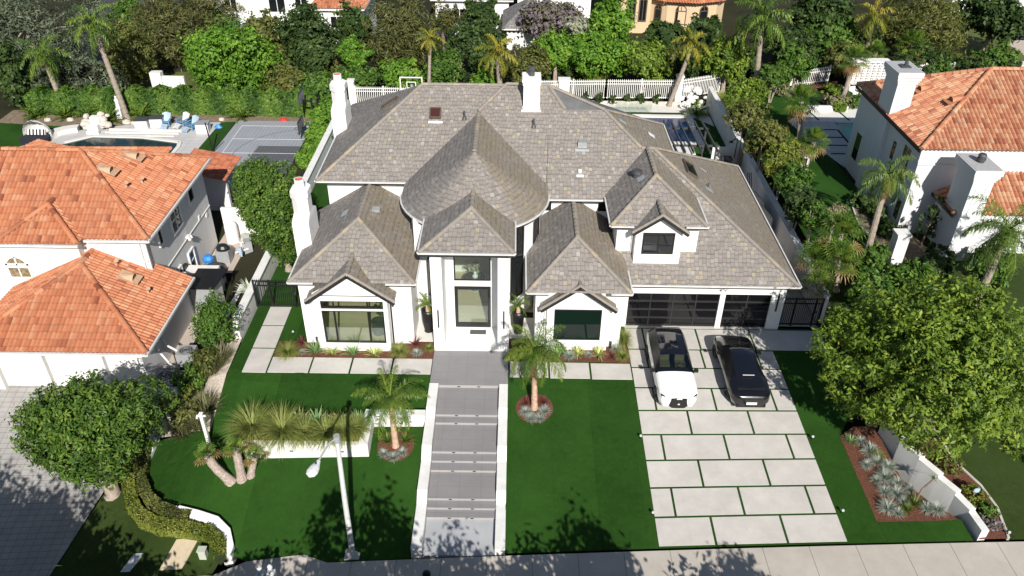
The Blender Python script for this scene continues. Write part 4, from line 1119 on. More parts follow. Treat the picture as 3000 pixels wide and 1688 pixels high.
# --- skylights and vents on the slopes
def on_slope(x, y, p0, nrm):  # z of plane
    return p0[2]-(nrm[0]*(x-p0[0])+nrm[1]*(y-p0[1]))/nrm[2]
def skylight(c, u, v, wu, wv, pane='dark_pane'):
    u, v = Vector(u).normalized(), Vector(v).normalized(); n_ = u.cross(v).normalized(); n_ = n_ if n_.z > 0 else -n_
    c = Vector(c); f = MB()
    def rect(a, b, d, e, h0, h1, m):
        q = [c+u*s+v*t for s, t in ((a, d), (b, d), (b, e), (a, e))]
        lo = [p+n_*h0 for p in q]; hi = [p+n_*h1 for p in q]
        m.poly(hi)
        for i in range(4): m.poly([lo[i], lo[(i+1) % 4], hi[(i+1) % 4], hi[i]])
    t = .07
    rect(-wu/2, wu/2, -wv/2, -wv/2+t, -.05, .16, f); rect(-wu/2, wu/2, wv/2-t, wv/2, -.05, .16, f); rect(-wu/2, -wu/2+t, -wv/2+t, wv/2-t, -.05, .16, f); rect(wu/2-t, wu/2, -wv/2+t, wv/2-t, -.05, .16, f)
    o = f.build('skylight', M['brown_win'], roof)
    p = MB(); rect(-wu/2+t, wu/2-t, -wv/2+t, wv/2-t, -.05, .11, p); p.build('pane', M[pane], o)
g = G('amber_skylight'); M['sky_amber'] = g.fin((.06, .022, .018), .08, 0, .6)
skylight((-4.48, 42.75, z(42.75)), (1, 0, 0), (0, 1, RS), .66, .72, 'sky_amber')
sl = .643
skylight((-7.35, 44.77, 8.36), (0, 1, 0), (1, 0, sl), .7, 1.1)
skylight((10.0, 41.2, 3.12+.625*4.78), (0, 1, 0), (-1, 0, .625), 1.7, .75)
def flash(c, u, v, wu, wv, mname):
    u, v = Vector(u).normalized(), Vector(v).normalized(); n_ = u.cross(v).normalized(); n_ = n_ if n_.z > 0 else -n_; c = Vector(c)+n_*.03
    m = MB(); m.poly([c+u*a+v*b for a, b in ((-wu/2, -wv/2), (wu/2, -wv/2), (wu/2, wv/2), (-wu/2, wv/2))]); m.build('flashing', M[mname], roof)
M['lead'] = plain('lead_flashing', (.33, .37, .39), .5, .2, 6)
flash((-7.79, 43.5, 8.09), (0, 1, 0), (1, 0, sl), .55, .5, 'lead'); flash((-7.9, 45.7, 8.0), (0, 1, 0), (1, 0, sl), .5, .6, 'lead')
flash((8.1, 43.8, 7.05), (0, 1, 0), (-1, 0, .62), .5, .45, 'line'); flash((6.2, 43.0, 8.2), (0, 1, 0), (-1, 0, .62), .4, .5, 'lead')
flash((11.2, 42.7, 5.36), (0, 1, 0), (-1, 0, .625), .3, .5, 'lead'); flash((11.0, 39.96, 5.47), (0, 1, 0), (-1, 0, .625), .35, .5, 'lead')
flash((-4.45, 42.25, z(42.25)), (1, 0, 0), (0, 1, RS), .8, .16, 'line')
flash((.95, 42.98, z(42.98)), (1, 0, 0), (0, 1, RS), 1.1, .16, 'line')
for (x, y) in ((-2.82, 42.5), (1.1, 42.1)):
    m = MB(); zz = z(y); m.tube([(x, y, zz-.05), (x, y, zz+.45)], .055, 10); m.lathe((x, y, zz), [(.16, -.06), (.08, .12)], 10); m.build('vent_pipe', M['dgrey'], roof)
m = MB(); x, y = 3.8, 40.9; zz = z(y)       # louvred attic vent
for k in range(5): m.obox((x, y-.05+k*.07, zz+.06+k*.05), (.52-.05*k, .03, .05), 0, 0, -.3)
m.prism([(x-.25, y), (x+.25, y), (x+.15, y+.55), (x-.15, y+.55)], zz, lambda p: zz+.33); m.build('roof_vent', M['mgrey'], roof)
flash((3.8, 40.75, z(40.75)), (1, 0, 0), (0, 1, RS), .78, .14, 'lead')
m = MB(); m.obox((3.65, 39.55, z(39.55)+.06), (.2, .22, .14), 0, 0, .55); m.build('roof_vent', M['gutter'], roof); flash((3.65, 39.35, z(39.35)), (1, 0, 0), (0, 1, RS), .4, .16, 'line')
m = MB(); m.obox((-7.2, 36.76, 5.72), (.4, .34, .16), 0, 0, .1); m.build('roof_vent', M['mgrey'], roof)
flash((-8.89, 36.8, 5.42), (0, 1, 0), (1, 0, .6), .6, .4, 'lead')
m = MB(); m.lathe((6.6, 38.5, 6.95), [(.2, 0), (.2, .22), (.28, .24), (.24, .4), (0, .45)], 12); m.build('roof_vent', M['dgrey'], roof)
flash((6.75, 37.95, 7.12), (0, 1, 0), (1, 0, .68), .45, .42, 'lead')
for yy in (40.3, 41.6, 42.9): 
    m = MB(); m.tube([(11.0, yy, 5.35), (11.0, yy, 5.75)], .04, 8); m.build('vent_pipe', M['dgrey'], roof) if yy < 41 else None

# --- what one sees inside
t = thing('round_table', 'dark round table in the entry hall behind the tall upper window', 'table', (-2.15, 37.6, .155))
m = MB(); m.lathe((-2.15, 37.6, .155), [(0, .82), (.6, .82), (.62, .79), (.6, .76), (0, .76)], 24); m.build('tabletop', M['dgrey'], t)
m = MB(); m.lathe((-2.15, 37.6, .155), [(.25, 0), (.22, .05), (.1, .2), (.1, .76)], 14); m.build('pedestal', M['dgrey'], t)
v = thing('vase', 'white double-bulb vase with leafy white-flowered branches on the hall table', 'vase', (-2.1, 37.5, .975))
m = MB(); m.lathe((-2.1, 37.5, .975), [(.1, 0), (.17, .1), (.16, .2), (.07, .28), (.1, .36), (.06, .44), (.05, .44)], 16); m.build('pot', M['car_white'], v, smooth=True)
me, _ = crown_mesh('branches', .42, .3, .35, 22, 9, .07, LM['silver'], 4, clump=.4); o = link_mesh('branches', me, v); o.location = (-.12, 0, .75)
# chandelier-like fan lamp and plant in the left bay
c = thing('pendant_lamp', 'black pendant lamp with curved arms inside the left bay window', 'lamp', (-7.9, 34.3, 2.2))
m = MB(); m.lathe((-7.9, 34.3, 2.0), [(.05, 0), (.14, .3), (.05, .55)], 12); m.tube([(-7.9, 34.3, 2.5), (-7.9, 34.3, 3.3)], .02); m.build('stem', M['black'], c)
for s, dx in ((-1, .75), (1, .75)):
    m = MB(); m.tube([(-7.9, 34.3, 2.3), (-7.9+s*.45, 34.3, 2.75), (-7.9+s*dx, 34.3, 2.2)], .025); m.lathe((-7.9+s*dx, 34.3, 1.95), [(.0, .2), (.26, .16), (.33, .05), (.3, 0), (0, .02)], 14, sx=1.2); m.build('arm', M['black'], c)
ch = thing('armchair', 'grey round armchair inside the left bay window', 'armchair', (-6.95, 33.1, .3))
m = MB(); m.lathe((-6.95, 33.1, .3), [(.33, .08), (.38, .3), (.36, .42), (0, .44)], 16); m.build('seat', M['dgrey'], ch)
m = MB(); m.lathe((-6.95, 33.25, .3), [(.38, .3), (.4, .75), (.34, .78), (.32, .35)], 16, sx=1, sy=.8); m.build('backrest', M['dgrey'], ch)
hp = thing('house_plant', 'leafy house plant beside the grey armchair in the bay window', 'plant', (-6.75, 33.7, .3))
me, _ = crown_mesh('foliage', .4, .3, .5, 18, 10, .09, LM['dark'], 5, clump=.4); o = link_mesh('foliage', me, hp); o.location = (0, 0, 1.3)
m = MB(); m.tube([(-6.75, 33.7, .5), (-6.75, 33.7, 1.3)], .03); m.lathe((-6.75, 33.7, .3), [(.14, 0), (.18, .35), (.14, .35)], 12); m.build('pot', M['car_white'], hp)
# ------------------------------------------------------------------ left neighbour
lh = thing('house', 'two-storey white stucco house with orange barrel tile roofs and arched window, left neighbour', 'house', (-24, 38, -1))
mb = MB(); B = mb.box
B(-60, -18.0, 30.5, 36.5, -1.2, 1.78)                       # garage storey
for x0, x1 in ((-60, -25.35), (-23.25, -22.9), (-20.3, -19.95), (-18.25, -18.0)): B(x0, x1, 29.85, 30.5, -1.2, 1.78)
B(-60, -18.0, 29.85, 30.5, 1.25, 1.78); B(-60, -18.0, 29.78, 29.85, 1.6, 1.76)
B(-60, -19.2, 35.2, 44.2, -1.2, 4.72)
B(-60, -22.4, 34.75, 35.2, -1.2, 4.72)
B(-30, -19.2, 35.14, 35.2, 3.25, 3.36); B(-60, -22.42, 34.68, 34.75, 3.25, 3.36)
B(-19.2, -19.15, 35.2, 44.2, 1.75, 1.79)
B(-60, -24, 44.2, 49.5, -1.2, 2.6)
B(-22.6, -19.6, 48.6, 48.9, -1.2, 1.5)
B(-22.4, -22.1, 44.2, 50.8, -1.2, 1.8); B(-20.9, -20.7, 48.7, 51, -1.2, 1.6)
mb.build('wall', M['white_left'], lh)
# garage doors with raised frames
for x0, x1 in ((-25.35, -23.25), (-22.9, -20.3), (-19.95, -18.25)):
    d_ = MB(); d_.box(x0, x1, 30.1, 30.16, -1.2, 1.25)
    for k in range(4): d_.box(x0+.08, x1-.08, 30.07, 30.1, -.9+k*.55, -.9+k*.55+.45)
    d_.build('garage_door', M['trim'], lh)
rf = MB()
# garage hip: eave front y 29.3, right x -17.4
ez = 1.85; sl_ = .465; ap = (-21.95, 33.85, ez+sl_*4.55)
barrel(rf, [(-26.5, 29.3, ez), (-17.4, 29.3, ez), ap], 0, seed=1)
barrel(rf, [(-17.4, 29.3, ez), (-17.4, 35.9, ez), (-21.95, 35.9, ap[2]), ap], 0, seed=2)
barrel(rf, [(-26.5, 29.3, ez), ap, (-21.95, 35.15, ap[2]), (-26.5, 35.15, ez)], 0, seed=3)
# main hip
E4 = 4.8; s2 = .54; yr2 = 39.75; zr2 = E4+s2*(yr2-34.85); xr2 = -18.75-(yr2-34.85)
barrel(rf, [(-22.1, 34.85, E4), (-18.75, 34.85, E4), (xr2, yr2, zr2), (-60, yr2, zr2), (-60, 34.85, E4)], 0, seed=4)
barrel(rf, [(-18.75, 34.85, E4), (-18.75, 44.65, E4), (xr2, yr2, zr2)], 0, seed=5)
barrel(rf, [(-18.75, 44.65, E4), (-60, 44.65, E4), (-60, yr2, zr2), (xr2, yr2, zr2)], 0, seed=6)
# front bump
bx, by, bz = -24.2, 36.35, E4+.06+s2*2.0
barrel(rf, [(-26.3, 34.3, E4), (-22.1, 34.3, E4), (bx, by, bz)], 0, seed=7)
barrel(rf, [(-22.1, 34.3, E4), (-22.1, 35.3, E4), (bx, 37.7, bz), (bx, by, bz)], 0, seed=8)
barrel(rf, [(-26.3, 34.3, E4), (bx, by, bz), (bx, 37.7, bz), (-26.3, 35.3, E4)], 0, seed=9)
# low rear roof and the dark red patio roof
barrel(rf, [(-23.6, 50.4, 2.7), (-28.3, 47.4, 4.0), (-28.3, 44.6, 4.0), (-23.6, 44.6, 2.7)][::-1], 0, seed=10)
barrel(rf, [(-32.5, 50.4, 2.7), (-23.6, 50.4, 2.7), (-28.3, 47.4, 4.0)], 0, seed=11)
barrel(rf, [(-36, 44.6, 2.7), (-28.3, 44.6, 4.0), (-28.3, 47.4, 4.0), (-32.5, 50.4, 2.7)], 0, seed=13)
lroof = rf.build('roof', M['clay'], lh)
rf = MB(); barrel(rf, [(-19.2, 51.3, 1.75), (-22.4, 51.3, 2.35), (-22.4, 47.6, 2.35), (-19.2, 47.6, 1.75)], 0, seed=12); rf.build('patio_roof', M['clay_red'], lh)
rc = MB()
for i, (a, b) in enumerate((((-17.4, 29.3, ez+.06), ap), (ap, (-21.95, 35.2, ap[2])), ((-26.5, 29.3, ez+.06), ap), ((-18.75, 34.85, E4+.06), (xr2, yr2, zr2+.06)), ((xr2, yr2, zr2+.06), (-60, yr2, zr2+.06)), ((-18.75, 44.65, E4+.06), (xr2, yr2, zr2+.06)),
    ((-22.1, 34.3, E4+.06), (bx, by, bz+.06)), ((-26.3, 34.3, E4+.06), (bx, by, bz+.06)), ((bx, by, bz+.06), (bx, 37.6, bz+.06)), ((-23.6, 50.4, 2.76), (-28.3, 47.4, 4.06)), ((-32.5, 50.4, 2.76), (-28.3, 47.4, 4.06)))):
    ridge_caps(rc, a, b, .14, .42, 0, 50+i)
rc.build('ridge_cap', M['clay'], lroof)
gu = MB()
gu.bar((-60, 29.24, ez-.05), (-17.35, 29.24, ez-.05), .12, .12); gu.bar((-17.34, 29.2, ez-.05), (-17.34, 35.9, ez-.05), .12, .12)
gu.build('gutter', M['gutter'], lroof); gu = MB()
gu.bar((-22.0, 34.78, E4-.06), (-18.7, 34.78, E4-.06), .12, .12); gu.bar((-18.68, 34.75, E4-.06), (-18.68, 44.7, E4-.06), .12, .12); gu.bar((-60, 34.24, E4-.06), (-22.05, 34.24, E4-.06), .12, .12)
gu.build('gutter', M['gutter'], lroof)
va = MB(); va.bar((-22.1, 35.15, E4+.12), (bx, 37.75, bz+.12), .22, .05); va.build('valley_flashing', M['steel'], lroof)
def clay_vent(c, dirx, diry, parent, mat='clay_vent'):
    m = MB(); x, y, z_ = c
    d = Vector((dirx, diry, 0)); s_ = Vector((-diry, dirx, 0)); c = Vector(c)
    for k in range(8):
        t0, t1 = math.pi*k/8, math.pi*(k+1)/8; r = .3
        f0, f1 = [c+d*.25+s_*math.cos(t)*r+Vector((0, 0, math.sin(t)*r*.9)) for t in (t0, t1)]
        b0, b1 = [c-d*.45+s_*math.cos(t)*r*.8+Vector((0, 0, math.sin(t)*.1+.2)) for t in (t0, t1)]
        m.poly([f0, f1, b1, b0])
    m.poly([c+d*.5+s_*.4+Vector((0, 0, -.09)), c+d*.5-s_*.4+Vector((0, 0, -.09)), c-d*.5-s_*.4+Vector((0, 0, .33)), c-d*.5+s_*.4+Vector((0, 0, .33))])
    o = m.build('roof_vent', M[mat], parent)
    h = MB(); h.poly([c+d*.22+s_*math.cos(math.pi*k/8)*.26+Vector((0, 0, math.sin(math.pi*k/8)*.23)) for k in range(9)]); h.build('vent_opening', M['brown_win'], parent)
def zright(x): return E4+s2*(-18.75-x)
clay_vent((-21.55, 41.2, zright(-21.55)+.1), 1, 0, lroof); clay_vent((-22.0, 38.9, zright(-22.0)+.1), 1, 0, lroof)
clay_vent((-19.7, 33.9, ez+sl_*2.3+.12), 1, 0, lroof)
for x, y, zz in ((-20.6, 34.6, ez+sl_*3.2), (-18.7, 33.4, ez+sl_*1.3), (-20.5, 39.3, zright(-20.5)), (-20.9, 38.3, zright(-20.9))):
    m = MB(); m.tube([(x, y, zz-.1), (x, y, zz+.32)], .07, 10); m.tube([(x, y, zz+.28), (x+.1, y-.05, zz+.38)], .1, 10); m.build('vent_pipe', M['clay_vent'], lroof)
# windows
wallwin((-26.5, 34.75), (-25.25, 34.75), 2.42, 3.2, pane='curtain_pane', frame='trim', parent=lh, mull=1, arch=True, w=.1, depth=.07)
wallwin((-27.9, 34.75), (-27.3, 34.75), .7, .9, pane='dark_pane', frame='trim', parent=lh, mull=1, arch=True, w=.08, depth=.07)
def sidewin(y0, y1, z0, z1, w=.1, mull=0, trans=0): return wallwin((-19.2, y0), (-19.2, y1), z0, z1, parent=lh, frame='trim', w=w, mull=mull, trans=trans, depth=.1)
sidewin(36.7, 37.3, 3.2, 4.35); sidewin(38.5, 40.0, 2.85, 4.4, .12, 1, 1); sidewin(41.4, 42.3, 3.25, 4.3); sidewin(39.6, 40.5, -1.0, 1.0, .1, 0, 2); sidewin(38.0, 38.5, .2, 1.0)
m = MB(); m.obox((-19.1, 38.75, .55), (.16, .5, .4)); m.build('vent_box', M['black'], lh)
m = MB(); m.bar((-19.15, 35.25, 1.9), (-19.15, 35.25, 4.6), .09); m.bar((-19.4, 35.14, 1.9), (-19.4, 35.14, 4.6), .07); m.build('downpipe', M['gutter'], lh)
m = MB(); m.obox((-19.05, 40.0, 1.95), (.2, .3, .14)); m.lathe((-18.95, 39.9, 1.8), [(.03, .2), (.1, 0), (0, 0)], 10); m.lathe((-18.95, 40.15, 1.8), [(.03, .2), (.1, 0), (0, 0)], 10); m.build('flood_light', M['trim'], lh)
for y, zz in ((42.3, 1.95), (43.4, 1.5)):
    m = MB(); m.obox((-19.17, y, zz), (.05, .22, .22)); m.build('wall_vent', M['trim'], lh)
for x in (-34.7, -33.9):
    pass

# ------------------------------------------------------------------ right neighbour
rh = thing('house', 'two-storey white house with blended barrel tile roof and tall white chimneys, right neighbour', 'house', (30, 47, 1))
mb = MB(); B = mb.box
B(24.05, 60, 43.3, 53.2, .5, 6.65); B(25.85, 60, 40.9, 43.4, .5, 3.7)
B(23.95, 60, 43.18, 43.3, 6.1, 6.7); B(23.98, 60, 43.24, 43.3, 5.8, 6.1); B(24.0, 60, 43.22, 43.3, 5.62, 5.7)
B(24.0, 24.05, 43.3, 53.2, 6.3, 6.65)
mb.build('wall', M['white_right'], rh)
rf = MB(); RE = 6.75; s3 = .45
barrel(rf, [(23.75, 42.9, RE), (60, 42.9, RE), (60, 49, RE+s3*6.1), (29.85, 49, RE+s3*6.1)], 0, .25, .1, seed=21)
barrel(rf, [(23.75, 42.9, RE), (29.85, 49, RE+s3*6.1), (23.75, 53.6, RE)], 0, .25, .1, seed=22)
barrel(rf, [(23.75, 53.6, RE), (29.85, 49, RE+s3*6.1), (60, 49, RE+s3*6.1), (60, 53.6, RE)], 0, .25, .1, seed=23)
barrel(rf, [(25.5, 40.5, 3.8), (60, 40.5, 3.8), (60, 43.35, 3.8+2.85*.5), (28.35, 43.35, 3.8+2.85*.5)], 0, .25, .1, seed=24)
barrel(rf, [(25.5, 40.5, 3.8), (28.35, 43.35, 3.8+2.85*.5), (25.5, 43.35, 3.8)], 0, .25, .1, seed=25)
rroof = rf.build('roof', M['clay_pale'], rh)
rc = MB()
for i, (a, b) in enumerate((((23.75, 42.9, RE+.07), (29.85, 49, RE+s3*6.1+.07)), ((29.85, 49, RE+s3*6.1+.07), (60, 49, RE+s3*6.1+.07)), ((23.75, 53.6, RE+.07), (29.85, 49, RE+s3*6.1+.07)), ((25.5, 40.5, 3.87), (28.35, 43.3, 5.3)))):
    ridge_caps(rc, a, b, .15, .42, 0, 80+i)
rc.build('ridge_cap', M['clay_pale'], rroof)
fa = MB(); fa.bar((23.72, 42.9, RE-.1), (23.72, 53.6, RE-.1), .06, .2); fa.bar((25.47, 40.5, 3.72), (25.47, 43.3, 3.72), .06, .18); fa.build('fascia', M['fascia'], rroof)
for x, y in ((26.2, 49.4), (26.9, 46.7)): clay_vent((x, y, RE+s3*(x-23.75)+.14), -1, 0, rroof, 'clay_flat')
clay_vent((31.5, 45.3, RE+s3*2.4+.14), 0, -1, rroof, 'clay_flat'); clay_vent((27.4, 41.8, 4.55), -1, 0, rroof, 'clay_flat')
def big_chimney(x0, x1, y0, y1, zt, spark):
    m = MB(); m.box(x0, x1, y0, y1, .5, zt-.75)
    for k, (e, h0, h1) in enumerate(((.05, .75, .62), (.10, .62, .50), (.16, .50, .30), (.22, .30, .0))): m.box(x0-e, x1+e, y0-e, y1+e, zt-h0, zt-h1)
    # moulded panel on the face towards the street
    px0, px1, pz0, pz1 = x0+.28, x1-.28, zt-2.9, zt-1.1
    for b in ((px0, px1, pz0, pz0+.06), (px0, px1, pz1-.06, pz1), (px0, px0+.06, pz0+.06, pz1-.06), (px1-.06, px1, pz0+.06, pz1-.06)): m.box(b[0], b[1], y0-.03, y0, b[2], b[3])
    o = m.build('chimney', M['white_right'], rroof)
    c = MB(); c.box(x0-.16, x1+.16, y0-.16, y1+.16, zt, zt+.02); c.build('chimney_cap', M['steel'], rroof)
    f = MB()
    if spark: f.lathe(((x0+x1)/2, (y0+y1)/2, zt+.02), [(.2, 0), (.2, .12), (.24, .12), (.24, .25), (.2, .25), (.2, .38), (.24, .38), (.18, .5), (0, .52)], 14)
    else: f.box((x0+x1)/2-.3, (x0+x1)/2+.3, (y0+y1)/2-.3, (y0+y1)/2+.3, zt+.02, zt+.1); f.lathe(((x0+x1)/2+.1, (y0+y1)/2+.1, zt+.1), [(.12, 0), (.12, .2), (0, .3)], 10)
    f.build('flue', M['dgrey'], rroof)
big_chimney(23.8, 24.95, 48.0, 49.9, 9.62, False)
big_chimney(25.6, 26.75, 39.95, 41.9, 6.95, True)
def rwin(y0, y1, z0, z1, mull=0): return wallwin((24.05, y1), (24.05, y0), z0, z1, parent=rh, frame='trim', w=.05, mull=mull, depth=.04)
rwin(46.3, 46.9, 4.4, 5.7); rwin(44.3, 45.4, 3.8, 6.1, 1); rwin(51.2, 52.2, 2.0, 4.0); rwin(43.6, 44.3, 1.6, 3.0)
m = MB(); m.box(24.03, 24.06, 50.3, 50.36, .5, 6.3); m.build('downpipe', M['white_right'], rh)

# ------------------------------------------------------------------ houses beyond the trees
def far_house(label, x0, x1, y0, y1, z0, zw, wallm, roofm, pitch, wins=(), over=.5, tiles=False, cat='house', ridge='x'):
    h = thing('house', label, cat, ((x0+x1)/2, (y0+y1)/2, z0), 'houses beyond the trees')
    m = MB(); m.box(x0, x1, y0, y1, z0-.5, zw); m.build('wall', M[wallm], h)
    a, b, c, d = x0-over, x1+over, y0-over, y1+over; r = MB()
    hw = min(b-a, d-c)/2; zr_ = zw+pitch*hw
    if b-a >= d-c: p, q = (a+hw, (c+d)/2, zr_), (b-hw, (c+d)/2, zr_)
    else: p, q = ((a+b)/2, c+hw, zr_), ((a+b)/2, d-hw, zr_)
    C4 = [(a, c, zw), (b, c, zw), (b, d, zw), (a, d, zw)]
    fs = [[C4[0], C4[1], q, p], [C4[1], C4[2], q], [C4[2], C4[3], p, q], [C4[3], C4[0], p]] if b-a >= d-c else [[C4[0], C4[1], p], [C4[1], C4[2], q, p], [C4[2], C4[3], q], [C4[3], C4[0], p, q]]
    for i, f in enumerate(fs):
        if tiles: barrel(r, f, 0, .34, .09, seed=int(abs(x0)*7)+i)
        else: r.roof(f, 0)
    r.build('roof', M[roofm], h)
    m = MB(); m.box(a, b, c-.03, c+.02, zw-.16, zw-.02); m.box(b-.02, b+.03, c, d, zw-.16, zw-.02); m.build('fascia', M['trim'], h)
    for (wx0, wx1, wz0, wz1, ar) in wins: wallwin((wx0, y0), (wx1, y0), wz0, wz1, parent=h, frame='trim' if wallm != 'tan' else 'brown_win', mull=1, arch=ar, w=.12, depth=.08)
    return h
far_house('white house with an orange tile roof behind the brownish pines', -36, -22, 92, 101, -1.5, 4.2, 'white', 'clay', .4, ((-33, -31.5, .5, 2.2, False), (-28, -26, .5, 2.2, False), (-25, -23.5, .5, 2.2, False)), tiles=True)
far_house('narrow white house with a red tile roof beyond the tall dark pine', -21, -16.2, 84.5, 94, -1.5, 3.2, 'white', 'clay', .4, ((-19.5, -18, 1, 2.4, False),), tiles=True)
far_house('grey shingled house with dormers at the top centre edge', -9, -.8, 91, 102, -1.5, 2.6, 'white', 'slate_far', .55, ((-7, -5.6, 0, 1.6, False), (-4, -2.6, 0, 1.6, False)))
far_house('white house with tall windows behind the jacaranda at the top edge', .2, 8.5, 92.5, 103, -1.2, 7.5, 'white', 'slate_far', .5, ((1.0, 2.2, 3.2, 5.2, False), (3.4, 4.6, 2.6, 5.0, False), (5.6, 7.4, 2.6, 5.0, False)))
gh = far_house('small white building with a grey hipped roof and breeze block band behind the yellow palm', -.9, 3.4, 83.5, 89.5, -1.3, 1.7, 'white', 'slate_far', .75)
m = MB()
for k in range(7):
    x = -.6+k*.42; m.obox((x, 83.46, 1.25), (.2, .06, .2), 0, 0, 0); 
m.build('breeze_block', M['dgrey'], gh)
far_house('tan stucco house with tall arched windows and orange tile roof beside the palms', 11.0, 14.6, 88, 97, -1, 6.0, 'tan', 'clay', .4, ((12.1, 13.0, 1.2, 3.6, True), (13.3, 14.2, 1.2, 3.6, True)), tiles=True, over=.6)
th = thing('house', 'low rounded wing of the tan house under a curved orange tile roof', 'house', (18.5, 92, -1), 'houses beyond the trees')
m = MB()
P_ = [(14.7, 90.0), (16.5, 88.6), (19.5, 88.2), (22.0, 89.2), (23.2, 91.0), (23.2, 97), (14.7, 97)]
m.prism(P_, -1.5, 3.4); m.prism([(15.2, 91.5), (17, 90.3), (19.5, 90), (22, 91), (22.6, 97), (15.2, 97)], 3.4, 6.6); m.build('wall', M['tan'], th)
r = MB(); top_ = [(14.9, 91.2), (16.9, 90.2), (19.5, 89.9), (21.8, 90.8), (22.6, 92.2)]; out_ = [(14.2, 89.6), (16.2, 87.9), (19.6, 87.4), (22.6, 88.6), (24.0, 91.0)]
for i in range(4): barrel(r, [(*out_[i], 3.3), (*out_[i+1], 3.3), (*top_[i+1], 4.4), (*top_[i], 4.4)], 0, .34, .09, seed=70+i)
r.build('roof', M['clay'], th)
for i, (a, b) in enumerate((((15.3, 89.5), (16.0, 89.0)), ((17.4, 88.5), (18.6, 88.35)), ((20.0, 88.35), (21.0, 88.75)))): wallwin(a, b, .8, 2.3, parent=th, frame='brown_win', arch=True, w=.1)
far_house('white house glimpsed behind the trees at the top right corner', 50, 60, 94, 104, -.5, 6.5, 'white', 'slate_far', .4, ((51.5, 53, 2, 4, False), (55, 56.5, 2, 4, False)))

# roads and lawns beyond
def flat(x, y): return ground(x, y)
structure(sheet('road', [(-60, 71), (-44.5, 74), (-40.2, 72.5), (-38.5, 80), (-43.8, 99), (-42, 112), (-54, 112), (-52, 96), (-47, 85), (-60, 84)], .02, M['asphalt'], 4))
structure(sheet('far_lawn', [(-37.5, 66.5), (-29.5, 66.5), (-30, 78), (-35, 78), (-37, 72)], .02, M['turf_far'], 3))
structure(sheet('far_lawn', [(39, 74.5), (50.5, 76), (52, 92), (42, 92)], .02, M['turf_far'], 3))
structure(sheet('road', [(51.5, 84), (70, 80), (70, 96), (55, 98)], .03, M['asphalt'], 4))
structure(sheet('far_pavement', [(35, 72.2), (60, 75), (60, 84), (51, 84), (50.5, 76.3), (35, 74.2)], .03, M['far_conc'], 4))
# ------------------------------------------------------------------ big front trees
tree('tree', 'huge dense broadleaf tree overhanging the driveway on the right', 'tree', (19.0, 26.4, ground(19, 26.4)), (17.65, 25.7, 4.55), (4.5, 3.9, 3.95), 'lime', 4200, 17, .105, 101, .26, 'bark', nlimb=22, rough=.3, clump=.05, shell=.78, aspect=.42, star=True, lobes=16)
tree('tree', 'gnarled broadleaf tree with exposed limbs over the left neighbour driveway', 'tree', (-17.9, 24.2, ground(-17.9, 24.2)), (-17.5, 24.35, 1.75), (2.85, 2.65, 2.5), 'ficus', 2900, 17, .105, 102, .3, 'bark_pale', nlimb=26, rough=.3, clump=.075, shell=.8, aspect=.36, star=True, lobes=12)
tree('tree', 'tall dense clipped tree beside the front left chimney', 'tree', (-13.3, 39.5, 0), (-13.45, 38.6, 4.3), (2.1, 2.05, 3.8), 'ficus', 1500, 22, .085, 103, .2, 'bark_pale', nlimb=8, rough=.22, clump=.085, shell=.85, lobes=14)
tree('tree', 'small rounded tree at the end of the left boundary wall', 'tree', (-15.0, 32.3, pad_z(-15, 32)), (-15.15, 32.3, 1.75), (1.2, 1.15, 2.0), 'mid', 420, 22, .075, 104, .1, 'bark', nlimb=6, rough=.25, clump=.14, lobes=8)
# street trees whose shade falls over the stairs and the pavement (they stand just below the picture)
for i, (x, y, zt, r, sd_) in enumerate(((-2.9, 11.6, 7.0, 1.5, 201), (-5.6, 11.4, 6.4, 1.6, 202), (-.4, 11.6, 5.0, 2.0, 203), (5.3, 11.5, 6.3, 1.7, 204), (3.0, 11.8, 5.2, 1.9, 207), (10.6, 11.2, 5.3, 1.7, 205), (-8.3, 11.3, 5.0, 1.5, 206), (-18.3, 12.0, 6.6, 2.4, 208), (-22.4, 12.2, 7.4, 2.6, 209), (-14.2, 11.6, 4.6, 1.7, 210), (-8.9, 12.4, 3.0, 2.0, 211), (-5.3, 12.6, 3.0, 2.1, 212), (-1.6, 12.6, 3.2, 2.2, 213), (1.8, 12.6, 3.4, 2.2, 214), (5.0, 12.6, 3.5, 2.1, 215), (7.9, 12.6, 3.4, 1.9, 216), (-20.6, 13.6, 5.0, 2.6, 217), (-24.8, 13.4, 6.0, 2.6, 218), (-17.0, 14.2, 2.9, 2.2, 219), (-27.5, 13.0, 7.2, 2.8, 220), (-22.6, 14.6, 4.4, 2.5, 221), (-19.4, 12.8, 4.6, 2.2, 222), (-12.6, 13.4, 2.0, 1.5, 223))):
    b = (x, y, street_z(x)-.1); h = zt-b[2]
    tree('street_tree', 'leafy street tree on the near verge, casting shade over the pavement and lawn', 'tree', b, (x, y, zt-h*.44), (r, r, h*.44), 'mid', 230 if x < -17 else 120, 30, .17, sd_, .12, 'bark', 'street trees on the near verge', nlimb=4, rough=.3, clump=.26)

